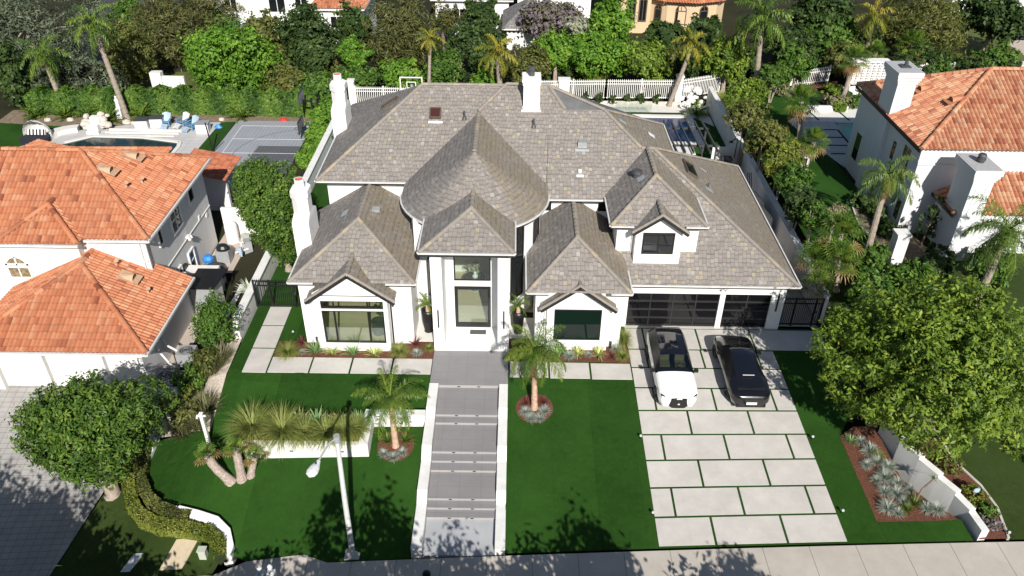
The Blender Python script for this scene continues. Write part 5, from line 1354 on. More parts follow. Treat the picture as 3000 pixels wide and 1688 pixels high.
# ------------------------------------------------------------------ palms of the front garden
qm = [palm_crown_mesh('crown', 'palm', 300+i, n=19, L=1.75, nl=62, lmax=.5, width=.02, droop=1.5, elev=(82, -30), hang=.5) for i in range(2)]
qr = palm_crown_mesh('crown', 'palm', 305, n=21, L=1.95, nl=66, lmax=.55, width=.02, droop=1.75, elev=(82, -48), hang=.75, dry=1)
palm('queen_palm', 'young queen palm with drooping fronds in front of the right bay window', (1.15, 28.12, ground(1.15, 28.1)), (1.08, 28.25, 3.05), qr, .15, .09, 'bark_pink', 'queen palms on the front lawn', rz=.4)
palm('queen_palm', 'young queen palm beside the planter wall on the left lawn', (-5.25, 26.0, ground(-5.25, 26)), (-5.35, 26.2, 1.9), qm[1], .15, .09, 'bark_pink', 'queen palms on the front lawn', rz=1.3)
fan_s = [fan_crown_mesh('crown', 'palm', 320+i, n=9, L=.38, blade=.42, elev=(75, 0), nb=13, dry=3, width=.05) for i in range(3)]
for i, (x, y, tx, ty, h, r, lab) in enumerate(((-12.45, 24.35, -13.35, 24.6, 1.35, .21, 'stubby fan palm with a curved shaggy trunk, leaning left'), (-12.0, 24.45, -12.05, 24.7, 1.55, .2, 'stubby fan palm with an upright shaggy trunk between its two neighbours'), (-11.65, 24.6, -11.35, 24.8, .95, .16, 'shortest stubby fan palm beside the planter wall corner'))):
    z0 = ground(x, y)
    palm('fan_palm', lab, (x, y, z0), (tx, ty, z0+h), fan_s[i], r, r*.85, 'bark_shag', 'stubby fan palms on the left lawn', curve=(-.12 if i == 0 else 0, 0))

# ------------------------------------------------------------------ border plants (a few meshes shared by many plants)
G_big = [rosette_mesh('ornamental_grass', 'grass', 400+i, n=620, length=1.05, width=.02, elev=(30, 88), droop=1.7, seg=5, base_r=.14) for i in range(2)]
G_small = rosette_mesh('ornamental_grass', 'grass', 405, n=380, length=.62, width=.018, elev=(20, 88), droop=1.6, seg=4, base_r=.1)
KNI = [rosette_mesh('strap_plant', 'kni', 410+i, n=60, length=.75, width=.065, elev=(35, 88), droop=.8, seg=4, base_r=.2) for i in range(2)]
VAR = rosette_mesh('strap_plant', 'varieg', 412, n=52, length=.68, width=.065, elev=(30, 85), droop=.8, seg=4, base_r=.18)
FES = [rosette_mesh('fescue', 'fescue', 420+i, n=190, length=.42, width=.024, elev=(8, 85), droop=.7, seg=3, base_r=.08) for i in range(2)]
COR = rosette_mesh('cordyline', 'cordy', 430, n=60, length=.55, width=.035, elev=(5, 85), droop=.35, seg=3, base_r=.03)
CORG = rosette_mesh('cordyline', 'palm', 431, n=70, length=.6, width=.035, elev=(0, 85), droop=.5, seg=3, base_r=.03)
AGA = rosette_mesh('agave', 'agave', 432, n=38, length=.95, width=.13, elev=(15, 85), droop=.35, seg=4, base_r=.06)
CYC = [palm_crown_mesh('sago_palm', 'palm', 440+i, n=22, L=1.0, nl=16, lmax=.2, width=.05, droop=.9, elev=(75, 5), hang=.1) for i in range(2)]
LAV = rosette_mesh('lavender', 'lav', 450, n=330, length=.75, width=.035, elev=(30, 88), droop=.4, seg=3, base_r=.35)
_n = [0]
def plant(me, name, label, cat, x, y, s=1.0, zz=None, group=None, sz=None):
    o = link_mesh(name, me); _n[0] += 1
    o.location = (x, y, (ground(x, y)+.03) if zz is None else zz); o.rotation_euler = (0, 0, _n[0]*1.7); o.scale = (s, s, sz or s)
    return tag(o, label, cat, group)
# left bed
gl = 'plants in the left front bed'
plant(G_big[0], 'ornamental_grass', 'large green grass clump at the left end of the left front bed', 'grass clump', -11.45, 31.65, .75, group=gl)
plant(COR, 'cordyline', 'dark red spiky cordyline at the left corner of the house wall', 'cordyline', -10.95, 32.55, .8, group=gl)
plant(KNI[0], 'strap_plant', 'blue-green strap-leaved clump left of the bay window', 'strap plant', -10.1, 31.85, .9, group=gl)
plant(VAR, 'strap_plant', 'variegated strap-leaved clump below the left corner of the bay window', 'strap plant', -9.2, 31.72, .8, group=gl)
plant(KNI[1], 'strap_plant', 'blue-green strap-leaved clump below the middle of the bay window', 'strap plant', -8.15, 31.75, .95, group=gl)
plant(VAR, 'strap_plant', 'pale variegated clump below the right part of the bay window', 'strap plant', -7.05, 31.68, .85, group=gl)
plant(G_small, 'ornamental_grass', 'bright green grass clump behind the left front palm fronds', 'grass clump', -5.75, 31.85, 1.1, group=gl)
plant(COR, 'cordyline', 'dark red spiky cordyline in front of the recessed white wall left of the porch', 'cordyline', -5.05, 32.55, 1.05, group=gl)
plant(FES[0], 'fescue', 'pale blue fescue tuft left of the porch column', 'fescue', -4.85, 31.8, .8, group=gl)
plant(G_small, 'ornamental_grass', 'small dark green tuft against the left porch column', 'grass clump', -4.25, 32.2, .6, group=gl)
plant(FES[1], 'fescue', 'pale blue fescue tuft beside the large grass clump', 'fescue', -10.75, 31.75, .6, group=gl)
gr_ = 'plants in the right front bed'
plant(KNI[0], 'strap_plant', 'blue-green strap-leaved clump at the left of the right bay window', 'strap plant', 2.42, 31.82, .95, group=gr_)
plant(FES[0], 'fescue', 'wide blue fescue tuft between two strap clumps under the right bay', 'fescue', 3.0, 31.72, 1.0, group=gr_)
plant(VAR, 'strap_plant', 'variegated strap clump below the middle of the right bay window', 'strap plant', 3.46, 31.85, .85, group=gr_)
plant(FES[1], 'fescue', 'small blue fescue tuft alone on the red mulch', 'fescue', 3.98, 31.85, .6, group=gr_)
plant(VAR, 'strap_plant', 'yellow-edged strap clump below the right corner of the right bay window', 'strap plant', 4.52, 31.85, .85, group=gr_)
plant(COR, 'cordyline', 'dark red cordyline near the right corner of the house', 'cordyline', 5.2, 31.75, .8, group=gr_)
plant(G_small, 'ornamental_grass', 'yellow-green grass clump at the corner beside the driveway', 'grass clump', 5.72, 31.75, .85, group=gr_)
plant(FES[0], 'fescue', 'blue fescue tuft against the house wall behind the red cordyline', 'fescue', 5.45, 32.3, 1.0, group=gr_)
plant(G_big[1], 'ornamental_grass', 'tall narrow reed clump against the house corner by the garage door', 'grass clump', 5.9, 32.7, .62, group=gr_, sz=1.5)
plant(G_small, 'ornamental_grass', 'low green tuft at the left end of the right front bed', 'grass clump', .3, 31.75, .7, group=gr_)
# planter
gp = 'plants in the raised planter'
for (m, nm, lab, cat, x, y, s) in ((G_big[0], 'ornamental_grass', 'tall wispy grass clump at the left end of the raised planter', 'grass clump', -11.75, 26.2, 1.5), (G_big[1], 'ornamental_grass', 'largest dark green grass clump in the raised planter, second from its left end', 'grass clump', -10.35, 26.05, 1.5),
    (G_small, 'ornamental_grass', 'small grass clump in the middle of the raised planter', 'grass clump', -9.35, 26.0, 1.75), (G_small, 'ornamental_grass', 'yellowish grass clump behind the street lamp head', 'grass clump', -8.35, 26.0, 1.8), (G_big[0], 'ornamental_grass', 'grass clump in the lamp post shadow in the planter', 'grass clump', -7.6, 26.15, 1.15), (G_small, 'ornamental_grass', 'grass clump at the right corner of the raised planter', 'grass clump', -7.1, 26.25, 1.5),
    (KNI[0], 'strap_plant', 'blue-green strap clump at the back of the planter behind the lamp head', 'strap plant', -8.95, 26.75, 1.0), (VAR, 'strap_plant', 'pale variegated clump at the back of the planter right of the largest grass', 'strap plant', -9.75, 26.8, 1.0), (VAR, 'strap_plant', 'variegated clump at the back of the planter left of the lamp shadow', 'strap plant', -7.95, 26.7, 1.0), (KNI[1], 'strap_plant', 'green strap clump in the back right corner of the planter', 'strap plant', -7.0, 26.85, .9),
    (FES[0], 'fescue', 'grey-blue fescue tuft at the back edge of the planter', 'fescue', -9.35, 26.95, .7), (FES[1], 'fescue', 'small grey fescue tuft between strap clumps in the planter', 'fescue', -8.5, 27.0, .5)):
    plant(m, nm, lab, cat, x, y, s, -.15, gp)
# palm rings
for i, (x, y, s, m, nm, lab) in enumerate(((-5.65, 26.25, .9, CORG, 'cordyline', 'green spiky cordyline left of the left front palm trunk'), (-4.82, 26.25, .95, CORG, 'cordyline', 'green spiky cordyline right of the left front palm trunk'), (-5.75, 25.55, .75, FES[0], 'fescue', 'white-blue fescue left in the ring of the left front palm'), (-5.3, 25.35, .8, FES[1], 'fescue', 'white-blue fescue at the front of the ring of the left front palm'), (-4.9, 25.6, .75, FES[0], 'fescue', 'white-blue fescue right in the ring of the left front palm'),
    (.75, 28.4, .7, COR, 'cordyline', 'dark spiky cordyline left of the right front palm trunk'), (1.55, 28.45, .75, COR, 'cordyline', 'dark spiky cordyline right of the right front palm trunk'), (.72, 27.85, .85, FES[0], 'fescue', 'blue fescue left in the ring of the right front palm'), (.95, 27.45, .9, FES[1], 'fescue', 'silver fescue at the front left of the ring of the right front palm'), (1.4, 27.45, .85, FES[1], 'fescue', 'silver fescue at the front right of the ring of the right front palm'), (1.62, 27.9, .9, FES[0], 'fescue', 'blue fescue right in the ring of the right front palm'))):
    plant(m, nm, lab, 'cordyline' if nm == 'cordyline' else 'fescue', x, y, s, group='plants around the front palms')
# fescue bed by the curved wall
pos = [(15.75, 24.6), (16.25, 24.75), (16.65, 24.45), (15.85, 23.75), (16.3, 23.9), (16.75, 23.6), (16.0, 23.1), (16.45, 23.0), (16.6, 22.6), (15.8, 22.25), (16.1, 22.0), (17.4, 22.2), (17.75, 22.1), (17.1, 23.2), (16.2, 25.4), (15.95, 26.0)]
for i, (x, y) in enumerate(pos):
    plant(FES[i % 2], 'fescue', 'silvery blue fescue tuft in the mulch bed by the curved white wall', 'fescue', x, y, (.8, .95, 1.05, .7, 1.15)[i % 5], group='blue fescue tufts by the curved wall')
plant(CORG, 'cordyline', 'green spiky cordyline in the middle of the blue fescue bed', 'cordyline', 16.95, 22.45, .9)
plant(CORG, 'cordyline', 'smaller green cordyline at the front of the blue fescue bed', 'cordyline', 16.55, 22.15, .7)
plant(KNI[0], 'strap_plant', 'pale strap-leaved clump at the back corner of the fescue bed near the lawn', 'strap plant', 15.5, 26.0, .6)
plant(G_small, 'ornamental_grass', 'straw-coloured grass tuft at the back of the fescue bed', 'grass clump', 16.4, 25.1, .7)
yr_ = thing('yucca', 'leaning yucca with a bare stem in the fescue bed', 'yucca', (17.0, 22.5, ground(17, 22.5)))
m = MB(); m.tube([(17.0, 22.5, ground(17, 22.5)), (17.3, 22.8, ground(17, 22.5)+.6), (17.75, 23.0, ground(17, 22.5)+1.0)], [.05, .045, .04]); m.build('stem', M['bark'], yr_)
o = link_mesh('crown', rosette_mesh('crown', 'palm', 460, n=26, length=.3, width=.03, elev=(-30, 85), droop=.3, seg=2, base_r=.02), yr_); o.location = (.75, .5, 1.0)
for i, (x, y, s, lf) in enumerate(((19.3, 22.6, .5, 'hedge'), (19.55, 21.9, .45, 'mid'), (19.5, 21.3, .4, 'lilac'), (19.0, 24.0, .6, 'olive'))):
    shrub('flowering_shrub', ['bright green low shrub behind the curved wall', 'low green shrub with mauve flowers by the stone edging', 'mauve-tinted groundcover shrub near the pavement corner', 'olive low shrub under the big right tree'][i], 'shrub', (x, y, ground(x, y)), (s, s, s*.6), lf, 40, 22, .06, 500+i)
plant(CYC[0], 'sago_palm', 'sago palm on the right neighbour lawn at the picture edge', 'sago palm', 22.6, 24.9, 1.0)
# left bed shrubs between the lots
gs = 'shrubs between the left house and the main lawn'
for i, (x, y, r, h, lf, lab) in enumerate(((-15.3, 30.6, .75, .8, 'olive', 'olive green shrub below the small rounded tree'), (-15.9, 29.6, .7, .9, 'mid', 'green shrub beside the black bin enclosure'), (-15.6, 28.6, .6, .6, 'hedge', 'yellow-green low shrub in the gravel bed'), (-16.5, 28.3, .6, .6, 'hedge', 'yellow-green shrub behind the big left tree'), (-15.5, 27.7, .8, .7, 'olive', 'olive shrub at the end of the gravel bed'))):
    shrub('shrub', lab, 'shrub', (x, y, ground(x, y)), (r, r, h), lf, 70, 24, .09, 520+i, gs)
for i, (x, y, s) in enumerate(((-14.75, 31.2, 1.0), (-14.95, 30.5, 1.1), (-14.6, 28.0, 1.2), (-15.1, 27.5, 1.15), (-14.75, 27.1, 1.0), (-15.5, 27.1, 1.0))):
    plant(LAV, 'lavender', ['grey-green lavender clump beside the end of the left boundary wall', 'wide lavender clump along the lawn edge below the small tree', 'purple-tinted lavender clump in the middle of the gravel bed', 'lavender clump left of the white post', 'lavender clump directly behind the white post', 'lavender clump under the edge of the gnarled left tree'][i], 'lavender', x, y, s, group='lavender clumps in the gravel bed')
plant(AGA, 'agave', 'big pale agave beside the neighbour side path', 'agave', -14.9, 37.2, 1.05)
# clipped hedge bands (left corner)
def hedge(label, path, w, h, leaf, seed, n=26, size=.06, name='hedge', lift=0.0):
    rs = np.random.RandomState(seed); Cs = []; Ns = []
    for (a, b) in zip(path[:-1], path[1:]):
        a2, b2 = np.array(a), np.array(b); L = np.linalg.norm(b2-a2); d = (b2-a2)/L; nn = np.array([-d[1], d[0]])
        m = int(L*n*(w+2*h)*8)
        t = rs.rand(m); per = rs.rand(m)*(w+2*h)
        s = np.where(per < h, -w/2, np.where(per > h+w, w/2, per-h-w/2)); zz = np.where(per < h, per, np.where(per > h+w, w+2*h-per, h))
        wob = 1+.12*np.sin(t*L*3+seed)
        P_ = a2[None]+d[None]*(t*L)[:, None]+nn[None]*(s*wob)[:, None]
        gzz = np.array([ground(x, y) for x, y in P_])
        Cs.append(np.column_stack([P_, gzz+lift+zz*wob+rs.normal(size=m)*.03]))
        nz = np.where((per < h) | (per > h+w), .25, 1.0); sn = np.where(per < h, -1., np.where(per > h+w, 1., 0.))
        Ns.append(np.column_stack([nn[0]*sn, nn[1]*sn, nz])+rs.normal(size=(m, 3))*.5)
    C = np.concatenate(Cs); N_ = np.concatenate(Ns)
    V, F = leaf_quads(rs, C, N_, size, .55)
    rnd = np.clip(.5+.32*np.sin(C[:, 0]*2.1+seed)*np.sin(C[:, 1]*1.7)+rs.normal(size=len(C))*.22, 0, 1)
    me = np_mesh('foliage', V, F, rnd, LM[leaf])
    x0, y0 = path[0]; root = thing(name, label, 'hedge', (x0, y0, ground(x0, y0)))
    o = link_mesh('foliage', me, root); o.location = (-x0, -y0, -ground(x0, y0))
    core = MB()
    for (a, b) in zip(path[:-1], path[1:]):
        d = Vector((b[0]-a[0], b[1]-a[1])).normalized(); nn = Vector((-d.y, d.x))*(w/2*.78)
        core.prism([(a[0]-nn.x, a[1]-nn.y), (b[0]-nn.x, b[1]-nn.y), (b[0]+nn.x, b[1]+nn.y), (a[0]+nn.x, a[1]+nn.y)], lambda p: ground(*p)-.1, lambda p: ground(*p)+lift+h*.84)
    core.build('branches', M['core'], root)
    return root
hedge('clipped yellow-green hedge curving along the left neighbour lawn', [(-17.35, 25.3), (-17.15, 24.4), (-16.6, 23.35), (-15.85, 22.65), (-14.9, 22.2), (-13.75, 22.02), (-12.75, 21.78), (-12.15, 21.4), (-11.95, 20.75)], .55, .5, 'hedge', 600, 110, .05)
hedge('second dark green hedge band just inside the curved hedge', [(-17.0, 26.2), (-16.85, 24.95), (-16.3, 24.0), (-15.5, 23.2), (-14.6, 22.72), (-13.8, 22.5)], .5, .42, 'olive', 601, 110, .05)
# long clipped hedge behind the neighbour's pool and its end clumps
hedge('long tall clipped hedge behind the pool terrace of the left neighbour', [(-42, 65.6), (-36, 66.0), (-30, 66.3), (-24, 66.2), (-17.0, 66.0)], 1.6, 1.9, 'mid', 602, 15, .17)

BG = [
  ('huge grey-green cedar with drooping boughs at the far left', 'tree', 'cedar', 260, 30, 0.3, 'w', (-46.1, 75.0, 2.4, 5.03, 4.52, 4.25, -1.6)),
  ('grey-green cedar with long low boughs beside the dark road', 'tree', 'cedar', 170, 30, 0.28, 'w', (-39.9, 70.0, 0.9, 3.37, 3.03, 2.17, -1.4)),
  ('dark evergreen at the left edge behind the hedge corner', 'tree', 'dark', 90, 30, 0.24, '', (-44.3, 67.5, 1.7, 1.74, 1.57, 3.15, -1.1)),
  ('dense green cypress-like tree right of the tall left palm', 'tree', 'olive', 130, 32, 0.2, 't', (-35.6, 72.0, 2.0, 2.01, 1.81, 2.63, -1.6)),
  ('green tree beside the far road at the top left', 'tree', 'mid', 90, 28, 0.26, '', (-41.9, 88.0, 0.9, 2.17, 1.96, 1.8, -1.6)),
  ('brownish pine left of the bright broadleaf tree', 'pine tree', 'pine', 190, 32, 0.3, 'p', (-35.0, 80.0, 2.3, 3.45, 3.1, 3.76, -1.6)),
  ('brown-green pine in front of the far orange roof', 'pine tree', 'pine', 150, 30, 0.32, 'p', (-33.0, 86.0, 1.6, 3.54, 3.19, 2.96, -1.6)),
  ('large bright green broadleaf tree behind the long hedge', 'tree', 'bright', 330, 34, 0.21, '', (-26.1, 72.0, 2.0, 4.14, 3.73, 3.92, -1.6)),
  ('brown-green tree between the bright broadleaf tree and the dark oak', 'tree', 'olive', 120, 30, 0.27, '', (-24.2, 77.5, 1.5, 2.27, 2.05, 3.48, -1.6)),
  ('tall dark green oak left of the rear chimney', 'tree', 'dark', 200, 32, 0.25, '', (-20.1, 77.0, 1.8, 3.1, 2.79, 3.68, -1.6)),
  ('olive bush at the right end of the long hedge', 'shrub', 'olive', 70, 28, 0.2, '', (-20.9, 71.0, 0.1, 2.14, 1.93, 1.47, -1.6)),
  ('green bush just left of the tall rear chimney', 'shrub', 'mid', 70, 28, 0.2, '', (-17.1, 69.0, 0.6, 1.79, 1.61, 1.54, -1.3)),
  ('small dark conifer right of the tall left palm trunk', 'tree', 'dark', 60, 30, 0.2, '', (-36.8, 70.5, -0.2, 1.34, 1.21, 1.63, -1.5)),
  ('tall brown-green pine above the left part of the grey roof', 'pine tree', 'pine', 260, 32, 0.28, 'p', (-11.4, 77.0, 3.1, 3.58, 3.22, 3.61, -1.6)),
  ('dark tree hiding the narrow white house', 'tree', 'dark', 100, 28, 0.26, '', (-15.9, 81.0, 2.3, 1.74, 1.57, 2.9, -1.6)),
  ('bright green bush at the foot of the tall brown-green pine', 'shrub', 'bright', 70, 28, 0.2, '', (-14.7, 73.0, 2.2, 1.6, 1.44, 1.62, -1.6)),
  ('mid green bush behind the left basketball backboard fence', 'shrub', 'mid', 90, 28, 0.19, '', (-14.1, 69.0, 1.2, 1.9, 1.71, 1.1, -0.8)),
  ('leafy bush with bare stems left of the slim yellow palm', 'shrub', 'bright', 100, 28, 0.18, '', (-9.8, 69.0, 1.7, 2.01, 1.81, 1.57, -0.8)),
  ('leafy green bush right of the slim yellow palm', 'shrub', 'mid', 110, 28, 0.18, '', (-5.8, 69.0, 2.0, 1.94, 1.75, 1.97, -0.6)),
  ('small brown-green pine in front of the grey shingled house', 'pine tree', 'pine', 70, 28, 0.28, 'p', (-7.7, 86.0, 1.9, 1.84, 1.65, 1.85, -1.4)),
  ('dark green tree between the two yellow palms', 'tree', 'dark', 160, 30, 0.24, '', (-4.0, 77.0, 2.0, 2.71, 2.43, 2.73, -1.0)),
  ('dark tree in front of the grey shingled roof', 'tree', 'dark', 70, 28, 0.27, '', (-3.4, 88.0, 2.0, 1.8, 1.62, 1.43, -1.0)),
  ('bright green bush low behind the grey ridge, left of the bushy yellow palm', 'shrub', 'bright', 50, 26, 0.17, '', (-2.7, 69.0, 1.3, 1.3, 1.17, 0.98, -0.4)),
  ('olive green bush right of the bushy yellow palm', 'shrub', 'olive', 120, 28, 0.18, '', (1.1, 70.0, 2.4, 1.96, 1.76, 1.98, -0.3)),
  ('jacaranda with purple-grey blossom above the hedge', 'tree', 'lilac', 170, 30, 0.24, '', (4.2, 83.0, 2.5, 3.28, 2.95, 2.19, -0.2)),
  ('silvery shrub below the jacaranda', 'shrub', 'silver', 60, 26, 0.2, '', (6.4, 79.0, 3.1, 1.83, 1.65, 0.82, -0.0)),
  ('bright green tree behind the white main chimney', 'tree', 'bright', 120, 30, 0.2, '', (3.7, 71.0, 3.1, 2.03, 1.83, 2.05, -0.2)),
  ('bright green hedge tree behind the white rear fence', 'tree', 'bright', 200, 30, 0.2, '', (7.7, 71.0, 2.9, 2.99, 2.69, 2.36, -0.0)),
  ('bright green hedge tree at the right end of the rear fence', 'tree', 'lime', 150, 28, 0.19, '', (11.7, 70.0, 2.6, 2.37, 2.13, 2.0, 0.0)),
  ('tall bright green tree left of the tan house', 'tree', 'bright', 140, 30, 0.22, '', (9.6, 78.0, 4.1, 2.31, 2.08, 2.46, 0.0)),
  ('dark broad-leaved banana clump in front of the tan house', 'banana plant', 'dark', 60, 16, 0.5, '', (14.7, 78.0, 2.7, 1.68, 1.52, 1.98, 0.0)),
  ('dark tree mass right of the large queen palm', 'tree', 'dark', 190, 30, 0.28, '', (29.0, 78.0, 4.0, 2.82, 2.54, 3.39, 1.0)),
  ('green tree left of the yellow-fronded palm on the right', 'tree', 'mid', 140, 30, 0.24, '', (30.2, 76.5, 3.3, 2.41, 2.17, 2.7, 1.0)),
  ('dark tree low between the palms behind the right fence', 'tree', 'dark', 90, 28, 0.25, '', (25.7, 75.0, 3.0, 2.06, 1.86, 1.74, 0.4)),
  ('olive eucalyptus with hanging foliage at the top right', 'tree', 'olive', 220, 32, 0.27, 'w', (39.3, 77.5, 3.9, 3.57, 3.22, 3.19, 1.0)),
  ('dark spreading tree with a grey trunk at the top right corner', 'tree', 'dark', 170, 30, 0.28, '', (46.0, 78.0, 4.9, 3.95, 3.56, 1.95, 1.0)),
  ('yellow-green tree at the corner of the rear fence', 'tree', 'lime', 140, 28, 0.19, '', (18.8, 69.5, 3.3, 1.99, 1.79, 2.14, 0.4)),
  ('green shrub tree behind the right neighbour flower bed', 'shrub', 'mid', 80, 28, 0.19, '', (24.0, 66.8, 3.9, 1.47, 1.32, 1.73, 1.0)),
  ('low green shrubs along the right neighbour rear fence', 'shrub', 'mid', 60, 26, 0.16, '', (21.8, 65.0, 3.4, 1.44, 1.3, 0.82, 1.0)),
  ('dark green shrub below the leaning palm', 'shrub', 'dark', 60, 26, 0.2, '', (15.7, 70.0, 2.8, 1.3, 1.17, 1.7, 0.0)),
  ('dark broad-leaved plants under the large queen palm', 'banana plant', 'dark', 60, 16, 0.5, '', (17.8, 77.0, 3.2, 1.66, 1.49, 1.81, 0.0)),
  ('green shrub in front of the white fence behind the tall right chimney', 'shrub', 'mid', 50, 26, 0.16, '', (36.2, 66.5, 3.7, 1.13, 1.01, 0.95, 1.0)),
  ('green shrub in front of the white fence below the spreading tree', 'shrub', 'mid', 50, 26, 0.16, '', (40.7, 66.5, 4.0, 1.01, 0.91, 0.84, 1.0)),
  ('dark green shrub at the right end of the white fence', 'shrub', 'dark', 40, 26, 0.16, '', (42.0, 66.0, 4.1, 0.89, 0.8, 0.59, 1.0)),
  ('dark shrub beside the tall right chimney top', 'shrub', 'dark', 30, 24, 0.16, '', (34.5, 65.0, 3.7, 1.11, 1.0, 0.47, 1.0)),
  ('bright green shrub overhanging the far end of the right boundary wall', 'shrub', 'lime', 110, 28, 0.15, '', (17.2, 57.0, 4.5, 1.63, 1.47, 1.31, 0.0)),
  ('olive shrub in the right side hedge opposite the pool shower', 'shrub', 'olive', 90, 28, 0.14, '', (16.6, 53.5, 4.4, 1.32, 1.19, 1.18, 0.0)),
  ('brownish-green shrub in the right side hedge near the two fan palms', 'shrub', 'olive', 100, 28, 0.14, '', (17.0, 50.0, 4.2, 1.34, 1.21, 1.21, 0.0)),
  ('yellow-green shrub in the right side hedge beside the lower fan palm', 'shrub', 'hedge', 100, 28, 0.14, '', (17.4, 47.0, 4.2, 1.37, 1.23, 1.14, 0.0)),
  ('green shrub in the right side hedge near the metal screen', 'shrub', 'mid', 90, 28, 0.13, '', (17.5, 44.5, 3.8, 1.11, 1.0, 1.09, 0.0)),
  ('dark green shrub in the right side hedge below the metal screen', 'shrub', 'dark', 90, 28, 0.13, '', (17.0, 42.0, 3.7, 1.07, 0.96, 1.14, 0.0)),
  ('dark shrub at the near end of the right side hedge', 'shrub', 'mid', 60, 26, 0.12, '', (17.4, 40.0, 3.9, 0.84, 0.75, 0.86, 0.0)),
  ('grey-green sprawling shrub beside the leaning queen palm', 'shrub', 'lav', 50, 26, 0.12, '', (19.2, 41.5, 3.4, 0.59, 0.53, 0.61, 1.0)),
]
for i, (lab, cat, leaf, nc, nl, sz, k, (x, y, z_, rx, ry, rz2, zg)) in enumerate(BG):
    nm = cat.replace(' ', '_')
    kw = dict(rough=.34, clump=.13, shell=.7, lobes=9)
    if k == 'p': kw = dict(aspect=.16, clump=.13, rough=.5, shell=.5, upb=.6, lobes=11)
    if k == 'w': kw = dict(aspect=.2, clump=.18, rough=.45, shell=.5, droop=.35, flat=.45)
    if k == 't': kw = dict(rough=.2, clump=.15, shell=.75, aspect=.35)
    r_ = (rx*1.1, ry*1.1, rz2*1.08); nc = int(nc*2.2); sz = sz*.8
    grp = 'trees and shrubs beyond the rear fences' if y > 60 else 'shrubs of the right side hedge'
    base = (x, y, ground(x, y))
    if cat == 'shrub' and rz2 < 2.2:
        me, _ = crown_mesh(nm, *r_, nc, nl, sz, LM[leaf], 700+i, zmin=base[2]+.05-z_, **kw)
        root = thing(nm, lab, cat, base, grp); o = link_mesh('foliage', me, root); o.location = (0, 0, z_-base[2])
        m = MB(); rs = np.random.RandomState(i)
        for q in range(5): m.tube([(x+rs.uniform(-.15, .15), y, base[2]-.1), (x+rs.uniform(-1, 1)*rx*.6, y+rs.uniform(-.5, .5)*ry, z_+rz2*.5)], [.05, .02], 5)
        m.build('stem', M['bark_pale'], root)
    else:
        tree(nm, lab, cat, base, (x, y, z_), r_, leaf, nc, nl, sz, 700+i, .14+.03*rx, 'bark_pale' if k in 'w' else 'bark', grp, nlimb=9, **kw)
# yellow-green mounds and rosemary in the right neighbour's garden
for i, (x, y, s, h, lf, lab) in enumerate(((24.9, 67.2, .85, .4, 'lime', 'yellow-green mounded shrub by the round fan palm on the right lawn edge'), (28.0, 67.5, .9, .35, 'lime', 'second yellow-green mound further right along the lawn edge'), (23.0, 67.0, .9, .6, 'lav', 'grey-green shrub at the left of the lawn edge bed'), (27.4, 64.2, 1.1, .6, 'lav', 'grey rosemary clump in the white planter'), (28.8, 64.4, 1.1, .55, 'mid', 'green shrub at the right of the white planter'), (27.0, 63.2, .6, .4, 'lime', 'yellow-green plant at the front of the white planter'))):
    shrub('garden_shrub', lab, 'shrub', (x, y, 1.0), (s, s*.8, h), lf, 50, 24, .13, 800+i, "shrubs of the right neighbour's garden")
plant(G_small, 'ornamental_grass', 'straw-coloured tuft at the far end of the right boundary wall', 'grass clump', 17.6, 65.0, 2.2, .9)
shrub('yellow_shrub', 'bright yellow-green plant below the low white wall on the far lawn', 'shrub', (-32.5, 70.6, ground(-32.5, 70.6)), (1.1, .7, .5), 'lime', 60, 24, .14, 810)
# shrubs in front of the rear white fence
for i in range(8):
    x = 3.6+i*1.25; y = 66.4+.06*i
    o = shrub('fence_shrub', 'small dark shrub in the row along the foot of the white rear fence', 'shrub', (x, y, .1), (.32, .3, .5), 'dark', 26, 20, .1, 820+i, 'small shrubs along the white rear fence', rough=.5)
# tall palms
pmesh = [palm_crown_mesh('crown', 'palm', 340+i, n=17, L=2.6, nl=40, lmax=.7, width=.07, droop=1.6, elev=(80, -35), hang=.6) for i in range(2)]
ymesh = [palm_crown_mesh('crown', 'palm_y', 345+i, n=13, L=1.9, nl=40, lmax=.62, width=.06, droop=1.6, elev=(78, -45), hang=.6) for i in range(2)]
gp2 = 'tall feather palms'
palm('feather_palm', 'tall feather palm with a leaning pale trunk at the left end of the pool terrace', (-33.3, 64.4, -1), (-33.9, 64.2, 7.0), pmesh[0], .24, .17, 'bark_palm', gp2)
palm('feather_palm', 'shorter feather palm left of the tall leaning one', (-39.2, 65.6, -1), (-39.6, 65.6, 4.0), pmesh[1], .22, .16, 'bark_palm', gp2, .8, .95)
palm('feather_palm', 'slim palm with a small yellow crown above the left grey ridge', (-7.6, 67.2, 0), (-7.2, 67.2, 5.4), ymesh[0], .16, .12, 'bark_palm', gp2, .5, .72)
palm('feather_palm', 'bushy yellow palm above the middle of the grey ridge', (-1.2, 67.2, 0), (-1.5, 67.2, 4.3), ymesh[1], .24, .2, 'bark_palm', gp2, 0, 1.2)
palm('feather_palm', 'leaning palm with drooping yellow fronds beside the pool strip', (13.5, 66.4, 0), (14.9, 66.6, 5.4), ymesh[0], .2, .14, 'bark_palm', gp2, 2.2, 1.05)
palm('feather_palm', 'largest lush feather palm behind the corner of the rear fence', (21.0, 66.8, .8), (20.3, 66.6, 7.6), pmesh[1], .24, .18, 'bark_palm', gp2, 2, 1.25)
palm('feather_palm', 'feather palm with yellowing lower fronds between the trees on the right', (33.3, 75, 1), (33.1, 75, 5.6), ymesh[1], .22, .16, 'bark_palm', gp2, 1.1, 1.2)
qmid = palm_crown_mesh('crown', 'palm', 350, n=17, L=2.1, nl=52, lmax=.66, width=.034, droop=1.75, elev=(70, -50), hang=.65, dry=2)
